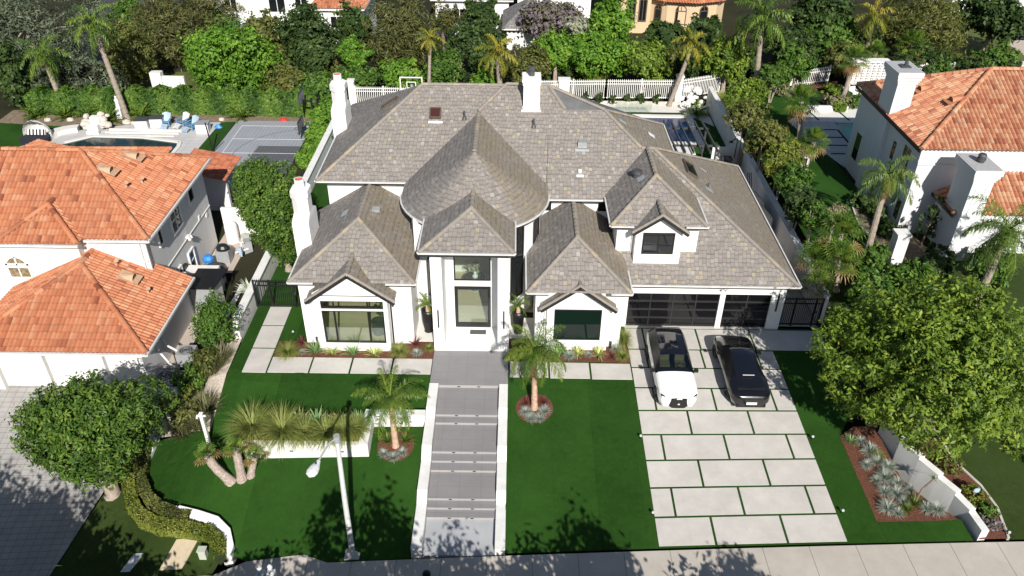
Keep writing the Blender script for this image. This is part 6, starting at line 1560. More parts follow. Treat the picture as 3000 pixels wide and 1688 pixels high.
palm('feather_palm', 'feather palm with a smooth grey trunk against the shaded blue-white wall', (21.4, 40.9, 1), (21.35, 41.1, 5.9), qmid, .2, .15, 'bark_palm', gp2, .3, .95)
qed = palm_crown_mesh('crown', 'palm', 351, n=20, L=2.6, nl=60, lmax=.8, width=.036, droop=1.6, elev=(70, -50), hang=.6, dry=0)
palm('feather_palm', 'large feather palm cut by the right edge of the picture', (25.3, 35.4, 1), (25.2, 35.2, 5.8), qed, .22, .17, 'bark_palm', gp2, 1.0)
fm = [fan_crown_mesh('crown', 'palm', 330+i, n=34, L=.85, blade=.8, elev=(85, -55), nb=15, dry=7, width=.075) for i in range(2)]
gf = 'fan palms'
palm('fan_palm', 'round-headed fan palm with yellowing lower leaves on the right lawn', (22.2, 57.7, 1), (21.75, 57.8, 3.9), fm[0], .2, .18, 'bark_shag', gf, 0, 1.05)
palm('fan_palm', 'round-headed fan palm nearer the boundary wall, below the first one', (20.85, 51.9, 1), (21.05, 51.9, 3.2), fm[1], .17, .15, 'bark_shag', gf, 1, .85)
palm('fan_palm', 'fan palm beside the white breeze block screen', (28.6, 66.6, 1), (28.9, 66.8, 4.2), fm[0], .2, .17, 'bark_shag', gf, 2, 1.0)
palm('fan_palm', 'small fan palm behind the breeze block screen', (32.4, 71, 1), (32.4, 71, 3.5), fm[1], .18, .15, 'bark_shag', gf, 2.5, .85)
palm('fan_palm', 'fan palm in front of the far green lawn', (36.4, 73, 1), (36.4, 73, 3.6), fm[0], .2, .16, 'bark_shag', gf, .4, 1.15)
fc = [fan_crown_mesh('crown', 'palm', 336+i, n=26, L=.8, blade=.85, elev=(85, -25), nb=14, dry=3, width=.06) for i in range(2)]
palm('fan_palm', 'highest fan palm of the clump right of the garage', (18.4, 38.0, 1), (18.15, 38.0, 3.9), fc[0], .14, .12, 'bark_shag', gf, .2, 1.05)
palm('fan_palm', 'yellow-tipped middle fan palm of the clump right of the garage', (18.2, 36.8, 1), (17.7, 36.5, 3.0), fc[1], .14, .12, 'bark_shag', gf, 1.2, 1.0)
palm('fan_palm', 'left fan palm of the clump right of the garage, leaning over the wall', (17.6, 37.4, .8), (16.8, 37.4, 2.6), fc[0], .12, .1, 'bark_shag', gf, 2.2, .85)
palm('fan_palm', 'lowest fan palm of the clump, above the side gate', (17.4, 35.6, .8), (16.4, 35.4, 2.2), fc[1], .12, .1, 'bark_shag', gf, 3.2, .75)
for i, (x, y, s) in enumerate(((-36.9, 64.9, 1.0), (-38.7, 64.5, 1.1), (-41.2, 64.4, 1.15), (-34.6, 63.6, 1.15), (-32.2, 64.6, 1.1), (-23.6, 64.9, 1.1), (-35.0, 66.0, 1.2), (3.9, 66.1, .9), (15.6, 64.5, 1.1), (17.4, 60.5, .6))):
    plant(CYC[i % 2], 'sago_palm', ['sago palm between the two left palm trunks', 'sago palm at the foot of the shorter feather palm', 'sago palm left of the shorter feather palm', 'sago palm right of the stone waterfall', 'sago palm right of the tall leaning palm trunk', 'sago palm between the chairs and the ball court', 'sago palm in front of the hedge above the waterfall', 'sago palm by the white block on the rear fence', 'sago palm by the white rocks at the fence corner', 'small sago palm behind the right boundary wall'][i], 'sago palm', x, y, s*1.25, None, 'sago palms')

# understorey between the far trees
rs = np.random.RandomState(77)
for i in range(34):
    x = -44+i*2.75+rs.uniform(-1, 1); y = rs.uniform(70.5, 80); r = rs.uniform(1.1, 1.9)
    if -38 < x < -29 and y < 79 or (38 < x < 52 and y > 73) or -52 < x < -39.5: continue
    shrub('understorey_bush', 'dark green understorey bush among the trees beyond the rear fences', 'shrub', (x, y, ground(x, y)), (r, r*.9, r*.8), rs.choice(['dark', 'mid', 'dark', 'olive']), 90, 26, .18, 900+i, 'understorey bushes beyond the rear fences', rough=.4, clump=.18)
for i, (x, y, r, h) in enumerate(((-15.4, 62.5, 1.0, 1.3), (-15.5, 60.3, 1.1, 1.5), (-15.3, 57.6, 1.0, 1.2), (-15.5, 65.0, 1.0, 1.0), (-15.6, 54.8, .8, .9))):
    shrub('court_shrub', ['bright green shrub between the ball court hoop and the rear chimney', 'largest green shrub of the row beside the ball court', 'green shrub beside the end of the left boundary wall', 'green shrub at the corner of the long hedge by the rear pillar', 'nearest low shrub of the row beside the ball court'][i], 'shrub', (x, y, -.8), (r, r, h), 'bright' if i != 3 else 'mid', 120, 26, .13, 960+i, 'shrubs beside the ball court', clump=.16)
# planting in front of the right neighbour's house (mostly behind the big tree)
for i, (x, y, r, h, lf, lab) in enumerate(((20.6, 38.6, 1.0, .9, 'mid', 'green shrub beside the leaning grey palm trunk'), (19.4, 35.5, 1.3, 1.1, 'mid', 'green shrub between the fan palms and the huge right tree'), (24.4, 38.6, .9, .8, 'dark', 'dark shrub at the base of the near right chimney'), (22.2, 36.9, 1.2, .9, 'mid', 'green shrub in front of the white gate pillar'), (27.2, 38.2, 1.2, 1.0, 'mid', 'green shrub at the right picture edge below the near chimney'))):
    shrub('garden_shrub', lab, 'shrub', (x, y, 1.0), (r, r, h), lf, 110, 26, .12, 990+i, "shrubs of the right neighbour's front garden", clump=.16)
# ------------------------------------------------------------------ vehicles
def car(label, cat, loc, rz, L, W, st, mats, wheels, wr, name):
    # one smooth skin per material zone: body, windscreen, side glass, roof
    """st: stations (y, z_bottom, w_sill, w_belly, z_belly, w_belt, z_belt, w_roof, z_roof, crown); front at -y"""
    root = thing(name, label, cat, loc, None, rz)
    def ring(s):
        y, zb, w0, w1, z1, w2, z2, w3, z3, c = s
        h = [(0, zb), (w0*.92, zb), (w0, zb+.07), (w1, z1), (w1*.985, (z1+z2)/2+.02), (w2, z2), (w3, z3), (w3*.55, z3+c*.75), (0, z3+c)]
        return [(x, y, z) for x, z in h]+[(-x, y, z) for x, z in h[-2:0:-1]]
    R = [ring(s) for s in st]; n = len(R[0])
    body, gl, rf_, sg_ = MB(), MB(), MB(), (MB(), MB())
    def target(i, k):
        zone = mats(i, k if k < n//2 else n-1-k); return {'b': body, 'g': gl, 'r': rf_, 's': sg_[k >= n//2]}[zone]
    for i in range(len(R)-1):
        for k in range(n):
            k2 = (k+1) % n; seg = k if k < n//2 else n-1-k
            target(i, k).poly([R[i][k], R[i+1][k], R[i+1][k2], R[i][k2]])
    body.poly(R[0][::-1]); body.poly(R[-1])
    def fin(mb, nm_, m, parent):
        if not mb.f: return None
        me_v = [tuple(p) for p in mb.v]
        me = bpy.data.meshes.new(nm_); me.from_pydata(me_v, [], mb.f); me.materials.append(m)
        b = bmesh.new(); b.from_mesh(me); bmesh.ops.remove_doubles(b, verts=b.verts, dist=1e-4); bmesh.ops.recalc_face_normals(b, faces=b.faces); b.to_mesh(me); b.free()
        me.polygons.foreach_set('use_smooth', [True]*len(me.polygons))
        at_ = me.attributes.new('crease_edge', 'FLOAT', 'EDGE'); at_.data.foreach_set('value', [.5]*len(me.edges))
        o = link_mesh(nm_, me, parent)
        md = o.modifiers.new('s', 'SUBSURF'); md.levels = md.render_levels = 2; md.boundary_smooth = 'PRESERVE_CORNERS'
        return o
    return root, fin, body, gl, rf_, sg_
def wheels(root, track, ys, r, w=.24):
    for y in ys:
        for s in (-1, 1):
            t = MB(); x = s*track
            def ringp(rad, xx): return [(xx, y+rad*math.cos(2*math.pi*k/24), r+rad*math.sin(2*math.pi*k/24)) for k in range(24)]
            prof = [(r*.66, x+s*.02), (r*.7, x+s*w*.5), (r*.93, x+s*w*.5), (r, x+s*w*.36), (r, x-s*w*.5), (r*.6, x-s*w*.5)]
            rs_ = [ringp(a, b) for a, b in prof]
            for a, b in zip(rs_[:-1], rs_[1:]):
                for k in range(24): t.poly([a[k], a[(k+1) % 24], b[(k+1) % 24], b[k]])
            o0 = origin(root)
            for i, v in enumerate(t.v): t.v[i] = (v[0]+o0.x, v[1]+o0.y, v[2]+o0.z)
            wh = t.build('wheel', M['tyre'], root)
            m = MB(); m.poly([(x+s*w*.3+o0.x, y+o0.y+r*.2*math.cos(k), r+o0.z+r*.2*math.sin(k)) for k in [2*math.pi*j/12 for j in range(12)]])
            for j in range(5):
                a = 2*math.pi*j/5; m.bar((x+s*w*.3+o0.x, y+o0.y, r+o0.z), (x+s*w*.42+o0.x, y+o0.y+r*.68*math.cos(a), r+o0.z+r*.68*math.sin(a)), .07, .05)
            m.poly([(x+o0.x, y+o0.y+r*.68*math.cos(k), r+o0.z+r*.68*math.sin(k)) for k in [2*math.pi*j/20 for j in range(20)]])
            m.build('rim', M['rim'], wh)
def add(root, mb, nm_, m, smooth=False):
    o0 = origin(root)
    for i, v in enumerate(mb.v): mb.v[i] = (v[0]+o0.x, v[1]+o0.y, v[2]+o0.z)
    return mb.build(nm_, m if not isinstance(m, str) else M[m], root, smooth)
# white SUV, nose towards the street
S = [(-2.45, .36, .52, .60, .55, .58, .74, .50, .80, .01), (-2.38, .24, .70, .80, .55, .76, .84, .66, .93, .02), (-2.15, .20, .84, .935, .60, .90, .95, .80, 1.02, .035), (-1.65, .20, .88, .965, .62, .935, 1.0, .84, 1.07, .05),
     (-1.05, .20, .88, .965, .62, .94, 1.03, .82, 1.11, .045), (-.92, .20, .88, .965, .62, .94, 1.035, .80, 1.14, .05), (-.18, .20, .88, .968, .62, .935, 1.06, .66, 1.57, .05), (.0, .20, .88, .97, .62, .935, 1.065, .655, 1.60, .055),
     (.75, .20, .88, .97, .62, .935, 1.075, .655, 1.62, .055), (1.5, .20, .88, .97, .64, .93, 1.09, .645, 1.60, .05), (1.85, .22, .87, .965, .66, .915, 1.10, .63, 1.575, .04), (2.0, .24, .86, .96, .68, .905, 1.10, .61, 1.55, .03), (2.25, .28, .84, .94, .72, .885, 1.06, .70, 1.22, .02), (2.4, .34, .80, .89, .72, .83, .98, .72, 1.06, .015), (2.46, .45, .66, .75, .70, .70, .90, .62, .96, .01)]
def suv_m(i, k):
    if i >= 5 and i < 12 and k == 5: return 's'
    if i == 5 and k >= 6: return 'g'
    if i in (11,) and k >= 6: return 'r'
    if 6 <= i < 11 and k >= 6: return 'r'
    return 'b'
SUVX, SUVY = 7.92, 30.3
root, fin, body, gl, rf_, sg_ = car('white SUV with a black glass roof parked facing the street', 'SUV', (SUVX, SUVY, ground(SUVX, SUVY)-.05+.06), 0, 4.9, 1.96, S, suv_m, None, .37, 'suv')
root.rotation_euler = (math.atan2(ground(SUVX, 31.8)-ground(SUVX, 28.8), 3.0), 0, 0)
fin(body, 'body', M['car_white'], root); fin(sg_[0], 'side_glass', M['car_side'], root); fin(sg_[1], 'side_glass', M['car_side'], root); fin(gl, 'windscreen', M['pane_car'], root); fin(rf_, 'roof', M['car_roof'], root)
wheels(root, .86, (-1.55, 1.48), .375)
m = MB(); xs_ = [-.84, -.72, -.55, -.3, 0, .3, .55, .72, .84]
def gy_(x): return -2.50+.20*(abs(x)/.84)**2.4
def gb_(x): return .27+.48*max(0, (abs(x)-.38)/.46)
for xa, xb in zip(xs_[:-1], xs_[1:]):
    m.poly([(xa, gy_(xa), gb_(xa)), (xb, gy_(xb), gb_(xb)), (xb, gy_(xb)+.02, .83), (xa, gy_(xa)+.02, .83)]); m.poly([(xa, gy_(xa)+.02, .83), (xb, gy_(xb)+.02, .83), (xb*.97, gy_(xb)+.16, .90), (xa*.97, gy_(xa)+.16, .90)])
g_ = add(root, m, 'grille', 'black')
m = MB(); m.prism([(-.13, -2.50), (.13, -2.50), (.07, -2.38), (-.07, -2.38)], .82, .91); add(root, m, 'badge', 'lamp_white')
m = MB(); m.box(-.05, .05, -2.52, -2.50, .5, .57); add(root, m, 'sensor', 'lamp_white')
for s in (-1, 1):
    m = MB(); m.prism([(s*.66, -2.40), (s*.84, -2.28), (s*.90, -2.05), (s*.80, -2.20)] if s > 0 else [(s*.66, -2.40), (s*.80, -2.20), (s*.90, -2.05), (s*.84, -2.28)], .60, .945); add(root, m, 'headlight', 'dark_pane')
    m = MB(); m.obox((s*1.06, -.72, 1.06), (.2, .12, .15)); m.obox((s*.97, -.70, 1.03), (.1, .06, .05)); add(root, m, 'mirror', 'black')
    for y in (-.15, .95):
        m = MB(); m.obox((s*.975, y, .93), (.03, .2, .035)); add(root, m, 'door_handle', 'car_white')
    m = MB(); m.bar((s*.66, -.1, 1.645), (s*.64, 1.7, 1.635), .035, .03); add(root, m, 'roof_rail', 'black')
    m = MB(); m.box(s*.86-.04, s*.86+.05, -1.0, 1.0, .2, .33); add(root, m, 'sill', 'black')
    for sd_ in (0,):
        m = MB(); m.obox((s*.38, -.05, .95), (.5, .5, .16)); m.obox((s*.38, .2, 1.2), (.48, .14, .55), 0, 0, -.2); m.obox((s*.38, .27, 1.5), (.24, .1, .14)); add(root, m, 'seat', 'seat')
m = MB(); m.box(-.75, .75, -.9, -.5, .9, 1.05); add(root, m, 'dashboard', 'dgrey')
m = MB(); m.lathe((.38, -.42, 1.1), [(.17, 0), (.19, .02), (.17, .04)], 16); add(root, m, 'steering_wheel', 'black')
m = MB(); m.box(-.6, .6, .9, 1.6, .9, 1.1); add(root, m, 'rear_bench', 'dgrey')
# black sports saloon, tail towards the street
S = [(-2.48, .34, .50, .60, .5, .56, .70, .45, .78, .01), (-2.4, .26, .70, .80, .52, .76, .80, .64, .88, .015), (-2.15, .2, .84, .94, .58, .90, .90, .72, .955, .03), (-1.6, .18, .88, .985, .62, .94, .93, .66, 1.0, .035), (-1.2, .18, .88, .975, .62, .90, .95, .58, 1.10, .04),
     (-.35, .18, .86, .94, .58, .85, .93, .53, 1.33, .045), (.1, .18, .86, .935, .58, .845, .92, .53, 1.37, .05), (.55, .18, .86, .935, .58, .85, .915, .53, 1.35, .05), (1.15, .18, .87, .95, .57, .87, .90, .6, 1.05, .045), (1.25, .18, .88, .96, .57, .885, .89, .64, .95, .045), (1.7, .18, .88, .965, .56, .91, .86, .70, .86, .05), (2.1, .2, .84, .93, .52, .86, .76, .66, .76, .04), (2.35, .26, .70, .82, .48, .76, .64, .58, .66, .02), (2.46, .34, .5, .62, .46, .58, .57, .44, .58, .01)]
S = [(-s[0],)+s[1:] for s in S][::-1]      # hood now at -y after the flip, so turn the car round below
def blk_m(i, k):
    # ordered from nose (-2.48) to tail
    if 3 <= i < 9 and k == 5: return 's'
    if i in (4,) and k >= 6: return 'g'
    if i == 8 and k >= 6: return 'r'
    if 5 <= i < 8 and k >= 6: return 'r'
    return 'b'
S2 = []
for s in S: S2.append(s)
BX, BY = 11.38, 30.4
root, fin, body, gl, rf_, sg_ = car('black low sports saloon parked nose-in to the garage', 'car', (BX, BY, ground(BX, BY)+.02), math.pi, 4.96, 1.94, S2, blk_m, None, .36, 'sports_saloon')
root.rotation_euler = (-math.atan2(ground(BX, 31.9)-ground(BX, 28.9), 3.0), 0, math.pi)
fin(body, 'body', M['car_black'], root); fin(sg_[0], 'side_glass', M['car_side'], root); fin(sg_[1], 'side_glass', M['car_side'], root); fin(gl, 'windscreen', M['car_roof'], root); fin(rf_, 'roof', M['car_roof'], root)
wheels(root, .85, (-1.5, 1.45), .36)
# tail details (tail is at +y in the car's own frame)
m = MB(); m.box(-.72, .72, 2.26, 2.36, .77, .80); add(root, m, 'tail_light_bar', M['red'])
m = MB(); m.box(-.25, .25, 2.475, 2.50, .42, .56); add(root, m, 'number_plate', 'plate')
m = MB(); m.box(-.7, .7, 2.34, 2.46, .22, .36); add(root, m, 'diffuser', 'black')
m = MB(); m.obox((0, 1.98, .985), (1.3, .16, .03), 0, 0, .1); add(root, m, 'spoiler', 'black')
m = MB(); m.box(-.28, .28, 1.28, 1.33, 1.222, 1.235); add(root, m, 'brake_light', 'lamp_white')
for s in (-1, 1):
    m = MB(); m.obox((s*1.0, -.62, .98), (.2, .11, .13)); add(root, m, 'mirror', 'car_black')

# ------------------------------------------------------------------ street furniture
lx, ly = -6.45, 20.85; lz = street_z(lx)
t = thing('street_lamp', 'tall pale street lamp post with one hanging cobra head by the pavement', 'street lamp', (lx, ly, lz))
m = MB(); m.obox((lx, ly-.02, lz+.04), (.62, .5, .1)); m.build('base', M['curb'], t)
m = MB(); m.tube([(lx, ly, lz+.05), (lx+.03, ly, lz+3.5), (lx+.1, ly, lz+6.75)], [.125, .105, .085], 12); m.build('pole', M['lamp_white'], t, True)
m = MB(); m.tube([(lx+.1, ly, lz+6.55), (lx+.1, ly, lz+6.86)], [.13, .12], 12); m.tube([(lx+.1, ly, lz+6.75), (lx-.15, ly-.3, lz+6.72), (lx-.42, ly-.95, lz+6.5)], .04, 8); m.build('arm', M['mgrey'], t)
m = MB()
for k, (f, w) in enumerate(((0, .09), (.16, .13), (.32, .19), (.5, .22), (.64, .19), (.72, .06))):
    pass
hd = [(0, .07, .06), (.15, .12, .08), (.32, .19, .11), (.5, .22, .12), (.64, .18, .1), (.72, .05, .05)]
c0 = Vector((lx-.40, ly-.9, lz+6.5)); dv = Vector((-.28, -.95, -.12)).normalized(); sv = dv.cross(Vector((0, 0, 1))).normalized(); uv_ = sv.cross(dv)
rings = [[c0+dv*f+sv*w*math.cos(2*math.pi*k/12)+uv_*h*math.sin(2*math.pi*k/12) for k in range(12)] for f, w, h in hd]
for a, b in zip(rings[:-1], rings[1:]):
    for k in range(12): m.poly([a[k], b[k], b[(k+1) % 12], a[(k+1) % 12]])
m.poly(rings[0][::-1]); m.poly(rings[-1]); m.build('lamp_head', M['lamp_white'], t, True)
m = MB(); m.obox(c0+dv*.2+uv_*.1, (.07, .07, .08)); m.build('photocell', M['dgrey'], t)
wx, wy = -13.9, 26.1; wz = ground(wx, wy)
t = thing('white_post', 'plain white square post with a small bracket standing at the lawn edge', 'post', (wx, wy, wz))
m = MB(); m.box(wx-.07, wx+.07, wy-.07, wy+.07, wz-.05, wz+2.05); m.build('post', M['trim'], t)
m = MB(); m.box(wx-.22, wx+.2, wy-.03, wy+.03, wz+1.9, wz+1.97); m.box(wx-.24, wx-.16, wy-.06, wy+.06, wz+1.8, wz+1.9); m.box(wx-.09, wx+.09, wy-.09, wy+.09, wz+2.05, wz+2.09); m.build('bracket', M['trim'], t)
for i, (x, mat_, lab) in enumerate(((-9.8, 'pblue', 'blue-grey pedestal mailbox with a round finial at the bottom edge'), (-9.38, 'lamp_white', 'pale grey pedestal mailbox with a round finial at the bottom edge'))):
    y = 19.5; z0 = street_z(x)-1.35
    t = thing('mailbox', lab, 'mailbox', (x, y, z0), 'pedestal mailboxes at the kerb')
    m = MB(); m.box(x-.15, x+.15, y-.2, y+.1, z0+1.3, z0+2.3); m.build('pedestal', M[mat_], t, bevel=.02)
    m = MB(); m.box(x-.04, x-.005, y-.205, y-.2, z0+1.7, z0+2.05); m.poly([(x-.06, y-.15, z0+2.305), (x-.02, y-.15, z0+2.305), (x-.02, y-.02, z0+2.305), (x-.06, y-.02, z0+2.305)]); m.build('slot', M['black'], t)
    m = MB(); m.lathe((x, y-.02, z0+2.3), [(.1, 0), (.1, .1), (.07, .17), (.11, .25), (.1, .35), (.04, .42), (0, .43)], 14); m.build('finial', M['lamp_white'], t, True)
t = thing('bollard_mailbox', 'black rounded mailbox top just entering the bottom edge below the stairs', 'mailbox', (-3.2, 19.3, street_z(-3.2)))
m = MB(); m.obox((-3.2, 19.3, street_z(-3.2)+.3), (.22, .4, .6)); m.lathe((-3.2, 19.3, street_z(-3.2)+.6), [(.17, 0), (.16, .12), (.1, .22), (0, .25)], 14); m.build('box', M['black'], t)
# lids and cabinet on the left verge
def lid(label, x0, x1, y0, y1, mat_, skew=.25):
    z0 = ground((x0+x1)/2, y0); m = MB()
    q = [(x0, y0), (x1, y0), (x1+skew, y1), (x0+skew, y1)]
    m.prism(q, lambda p: ground(*p)-.03, lambda p: ground(*p)+.05)
    o = m.build('utility_cover', M[mat_], bevel=.03); tag(o, label, 'utility cover')
lid('pale rectangular utility cover set in the left verge lawn', -16.15, -15.75, 20.45, 21.25, 'lidwhite', .3)
lid('large tan utility vault cover in the left verge lawn', -14.5, -13.55, 20.45, 21.75, 'sand', .35)
t = thing('utility_cabinet', 'small pale green utility cabinet by the end of the clipped hedge', 'utility cabinet', (-12.75, 20.95, ground(-12.7, 20.9)))
z0 = ground(-12.7, 20.9); m = MB(); m.box(-12.9, -12.6, 20.85, 21.1, z0, z0+.5); m.build('cabinet', M['greenbox'], t, bevel=.02)
m = MB(); m.box(-12.93, -12.57, 20.82, 21.13, z0+.5, z0+.54); m.build('lid', M['greenbox'], t)
for i, (x, y, lab) in enumerate(((6.0, 26.3, 'small black spotlight on the lawn edge left of the driveway, upper one'), (6.03, 22.2, 'small black spotlight on the lawn edge left of the driveway, lower one'), (13.82, 26.2, 'small black spotlight right of the driveway, upper one'), (13.85, 22.1, 'small black spotlight right of the driveway, lower one'), (20.0, 20.85, 'small spotlight at the pavement corner of the right bed'), (-11.55, 33.3, 'small spotlight on the turf beside the left walk'))):
    z0 = ground(x, y); t = thing('garden_spotlight', lab, 'spotlight', (x, y, z0), 'garden spotlights')
    m = MB(); m.tube([(x, y, z0), (x, y, z0+.16)], .02, 6); m.build('stake', M['black'], t)
    m = MB(); m.tube([(x, y+.07, z0+.16), (x, y-.07, z0+.26)], [.05, .06], 10); m.build('lamp', M['mgrey'], t)
for i, (x, y, lab) in enumerate(((5.17, 32.45, 'black bollard path light against the wall right of the right bay window'), (-10.13, 32.5, 'black bollard path light against the wall left of the bay window'))):
    t = thing('path_light', lab, 'path light', (x, y, 0), 'bollard path lights'); m = MB(); m.tube([(x, y, 0), (x, y, .42)], .05, 10); m.build('post', M['black'], t); m = MB(); m.lathe((x, y, .42), [(.06, 0), (.06, .06), (0, .08)], 10); m.build('cap', M['dgrey'], t)
t = thing('yard_sign', 'small blue-white sign on a stake behind the curved wall', 'sign', (19.15, 22.4, ground(19.15, 22.4)))
z0 = ground(19.15, 22.4); m = MB(); m.bar((19.15, 22.4, z0), (19.25, 22.42, z0+.55), .02); m.build('stake', M['wood'], t)
m = MB(); m.lathe((19.27, 22.41, z0+.6), [(0, 0), (.11, .02), (.13, .12), (.11, .22), (0, .24)], 10, sy=.3); m.build('panel', M['pblue'], t)
# potted palms beside the porch
for i, (x, y, lab) in enumerate(((-4.42, 33.75, 'tall black planter with a small palm left of the porch'), (.35, 33.75, 'tall black planter with a small palm right of the porch, behind the queen palm'))):
    t = thing('potted_palm', lab, 'potted plant', (x, y, 0.0), 'potted palms beside the porch')
    m = MB(); m.lathe((x, y, 0), [(0, 0), (.24, 0), (.25, .05), (.21, .1), (.28, .6), (.32, 1.2), (.33, 1.45), (.28, 1.45), (.27, 1.36), (0, 1.35)], 20); m.build('pot', M['black'], t, True)
    m = MB(); m.tube([(x, y, 1.3), (x, y, 1.75)], [.12, .09], 10); m.build('trunk', M['bark_pink'], t)
    o = link_mesh('crown', palm_crown_mesh('crown', 'palm_y' if False else 'palm', 360+i, n=13, L=.85, nl=18, lmax=.2, width=.022, droop=1.3, elev=(80, 5), hang=.3), t); o.location = (0, 0, 1.75)
mb = MB(); mb.box(-5.05, -3.98, 32.85, 34.88, 0, .06); mb.box(-.12, 1.2, 33.2, 35.0, 0, .06); structure(mb.build('porch_slab', M['deck_white']))

# ------------------------------------------------------------------ iron gates
def iron_gate(label, x0, x1, y, h, posts, nb):
    t = thing('iron_gate', label, 'gate', ((x0+x1)/2, y, 0), 'black iron side gates')
    for k, px_ in enumerate(posts): m = MB(); m.box(px_-.045, px_+.045, y-.045, y+.045, 0, h+.02); m.build('post', M['black'], t)
    m = MB()
    for zz in (.12, h-.32, h-.03): m.box(x0, x1, y-.022, y+.022, zz-.03, zz+.03)
    m.build('rail', M['black'], t)
    m = MB()
    for k in range(nb):
        x = x0+(x1-x0)*(k+.5)/nb; m.box(x-.012, x+.012, y-.012, y+.012, .05, h-.03); m.poly([(x-.02, y, h), (x+.02, y, h), (x, y, h+.14)])
    m.build('picket', M['black'], t)
    m = MB(); m.obox((posts[-2]+.08, y-.04, .95), (.06, .05, .14)); m.build('latch', M['dgrey'], t)
iron_gate('black iron picket gate between the left boundary wall and the house', -14.2, -10.75, 35.8, 1.75, (-14.15, -13.3, -12.0, -10.8), 30)
iron_gate('black iron picket gate right of the garage, in tree shade', 14.5, 16.7, 34.7, 1.8, (14.55, 15.2, 16.3, 16.65), 22)

# ------------------------------------------------------------------ white rear fences
def white_fence(label, pts, h, gap=.17, cat='fence', zf=None, group='white picket fences at the rear'):
    x0, y0 = pts[0]; zf = zf or ground
    t = thing('picket_fence', label, cat, (x0, y0, zf(x0, y0)), group)
    pk, rl_, po = MB(), MB(), MB()
    for (a, b) in zip(pts[:-1], pts[1:]):
        a, b = Vector(a), Vector(b); L = (b-a).length; n = int(L/gap)
        for k in range(n+1):
            p = a.lerp(b, k/n); z0 = zf(p.x, p.y); pk.box(p.x-.028, p.x+.028, p.y-.02, p.y+.02, z0+.05, z0+h+.08)
        m = max(1, int(L/2.4))
        for k in range(m+1):
            p = a.lerp(b, k/m); z0 = zf(p.x, p.y); po = MB(); po.box(p.x-.06, p.x+.06, p.y-.06, p.y+.06, z0-.1, z0+h+.16); po.build('post', M['trim'], t)
        for zz in (.15, h-.32, h-.06): rl_.bar((a.x, a.y, zf(a.x, a.y)+zz), (b.x, b.y, zf(b.x, b.y)+zz), .05, .06)
    pk.build('picket', M['trim'], t); rl_.build('rail', M['trim'], t)
    return t
white_fence('white picket fence behind the left part of the grey roof', [(-13.6, 65.3), (-4.0, 65.3)], 1.75)
white_fence('white picket fence above the pool strip, right of the main chimney', [(2.2, 66.9), (8.0, 67.3), (14.2, 67.5)], 1.7, zf=lambda x, y: .25)
white_fence('white picket fence turning the corner behind the right boundary wall', [(14.6, 67.6), (18.4, 69.3)], 1.7, zf=lambda x, y: .25)
white_fence('white picket fence at the back of the right neighbour garden', [(21.5, 69.3), (28.5, 70.6)], 1.4)
white_fence('white picket fence behind the tall right chimney', [(34.5, 70.6), (48, 72.3)], 1.5)
def block(label, name, x, y, z0, w, d, h, mat_='white_wall', cat='pillar'):
    m = MB(); m.box(x-w/2, x+w/2, y-d/2, y+d/2, z0, z0+h); m.box(x-w/2-.06, x+w/2+.06, y-d/2-.06, y+d/2+.06, z0+h, z0+h+.14); return tag(m.build(name, M[mat_]), label, cat)
block('white capped pillar on the fence above the grey roof, right of the chimney', 'fence_pillar', 4.3, 67.1, 0, .95, .7, 2.0)
block('white pillar at the fence corner beside the leaning palm', 'fence_pillar', 14.4, 67.5, 0, .55, .55, 2.3)
block('white pillar at the left end of the rear fence beside the hedge', 'fence_pillar', -13.9, 65.3, 0, .5, .5, 2.3)
block('white capped pillar on the fence behind the tall right chimney', 'fence_pillar', 38.2, 70.9, .8, 1.1, .8, 1.9)
block('white capped pillar behind the near right chimney by the side gate', 'gate_pillar', 22.4, 39.6, 1.0, .7, .7, 2.0)
mb = MB(); mb.box(2.0, 14.6, 66.65, 66.8, -.2, .3); tag(mb.build('low_wall', M['stone']), 'low stone wall under the white rear fence', 'wall')
structure(sheet('gravel_strip', [(1.0, 64.9), (14.4, 64.9), (16.6, 62.0), (16.7, 66.6), (1.0, 66.6)], .04, M['deck_white'], 3))
rs = np.random.RandomState(5); m = MB()
for k in range(26):
    x, y = rs.uniform(14.6, 17.0), rs.uniform(65.2, 68.6); r = rs.uniform(.2, .42)
    m.lathe((x, y, .1+rs.rand()*.9*(y-65)/3), [(0, -r*.5), (r*.9, -r*.3), (r, .1*r), (r*.6, r*.6), (0, r*.75)], 7, sy=rs.uniform(.7, 1.1))
tag(m.build('rock_pile', M['white_wall']), 'pile of white boulders at the corner of the rear fence', 'rocks')

# ------------------------------------------------------------------ main back yard
structure(sheet('back_lawn', [(9.5, 48.5), (14.5, 54.2), (16.7, 54.2), (16.7, 65), (9, 65), (2, 65), (2, 50.2), (9, 50.2)], .015, M['turf'], 3))
mb = MB(); mb.box(8.5, 15.1, 63.75, 64.25, -.3, .12); mb.box(14.5, 15.1, 58.2, 63.74, -.3, .12); mb.box(8.5, 14.49, 58.2, 58.7, -.3, .12); structure(mb.build('pool_coping', M['deck_white']))
mb = MB(); mb.poly([(8.0, 58.7, .02), (14.5, 58.7, .02), (14.5, 63.75, .02), (8.0, 63.75, .02)]); structure(mb.build('pool_water', M['water_blue']))
mb = MB(); mb.box(11.7, 13.9, 55.9, 57.3, -.1, .35, 0); tag(mb.build('spa', M['deck_white']), 'white raised spa basin under the pergola', 'spa')
t = thing('pergola', 'dark grey slatted pergola between the ochre-tinted roof and the pool', 'pergola', (12.8, 54, 0))
m = MB()
for k in range(6): x = 11.25+k*.58; m.bar((x, 56.6, 2.7), (x+.12, 51.0, 2.7), .09, .16)
m.build('slat', M['dgrey'], t)
m = MB(); m.box(11.1, 14.4, 55.5, 55.62, 2.5, 2.63); m.box(11.3, 14.6, 52.4, 52.52, 2.5, 2.63); m.build('beam', M['dgrey'], t)
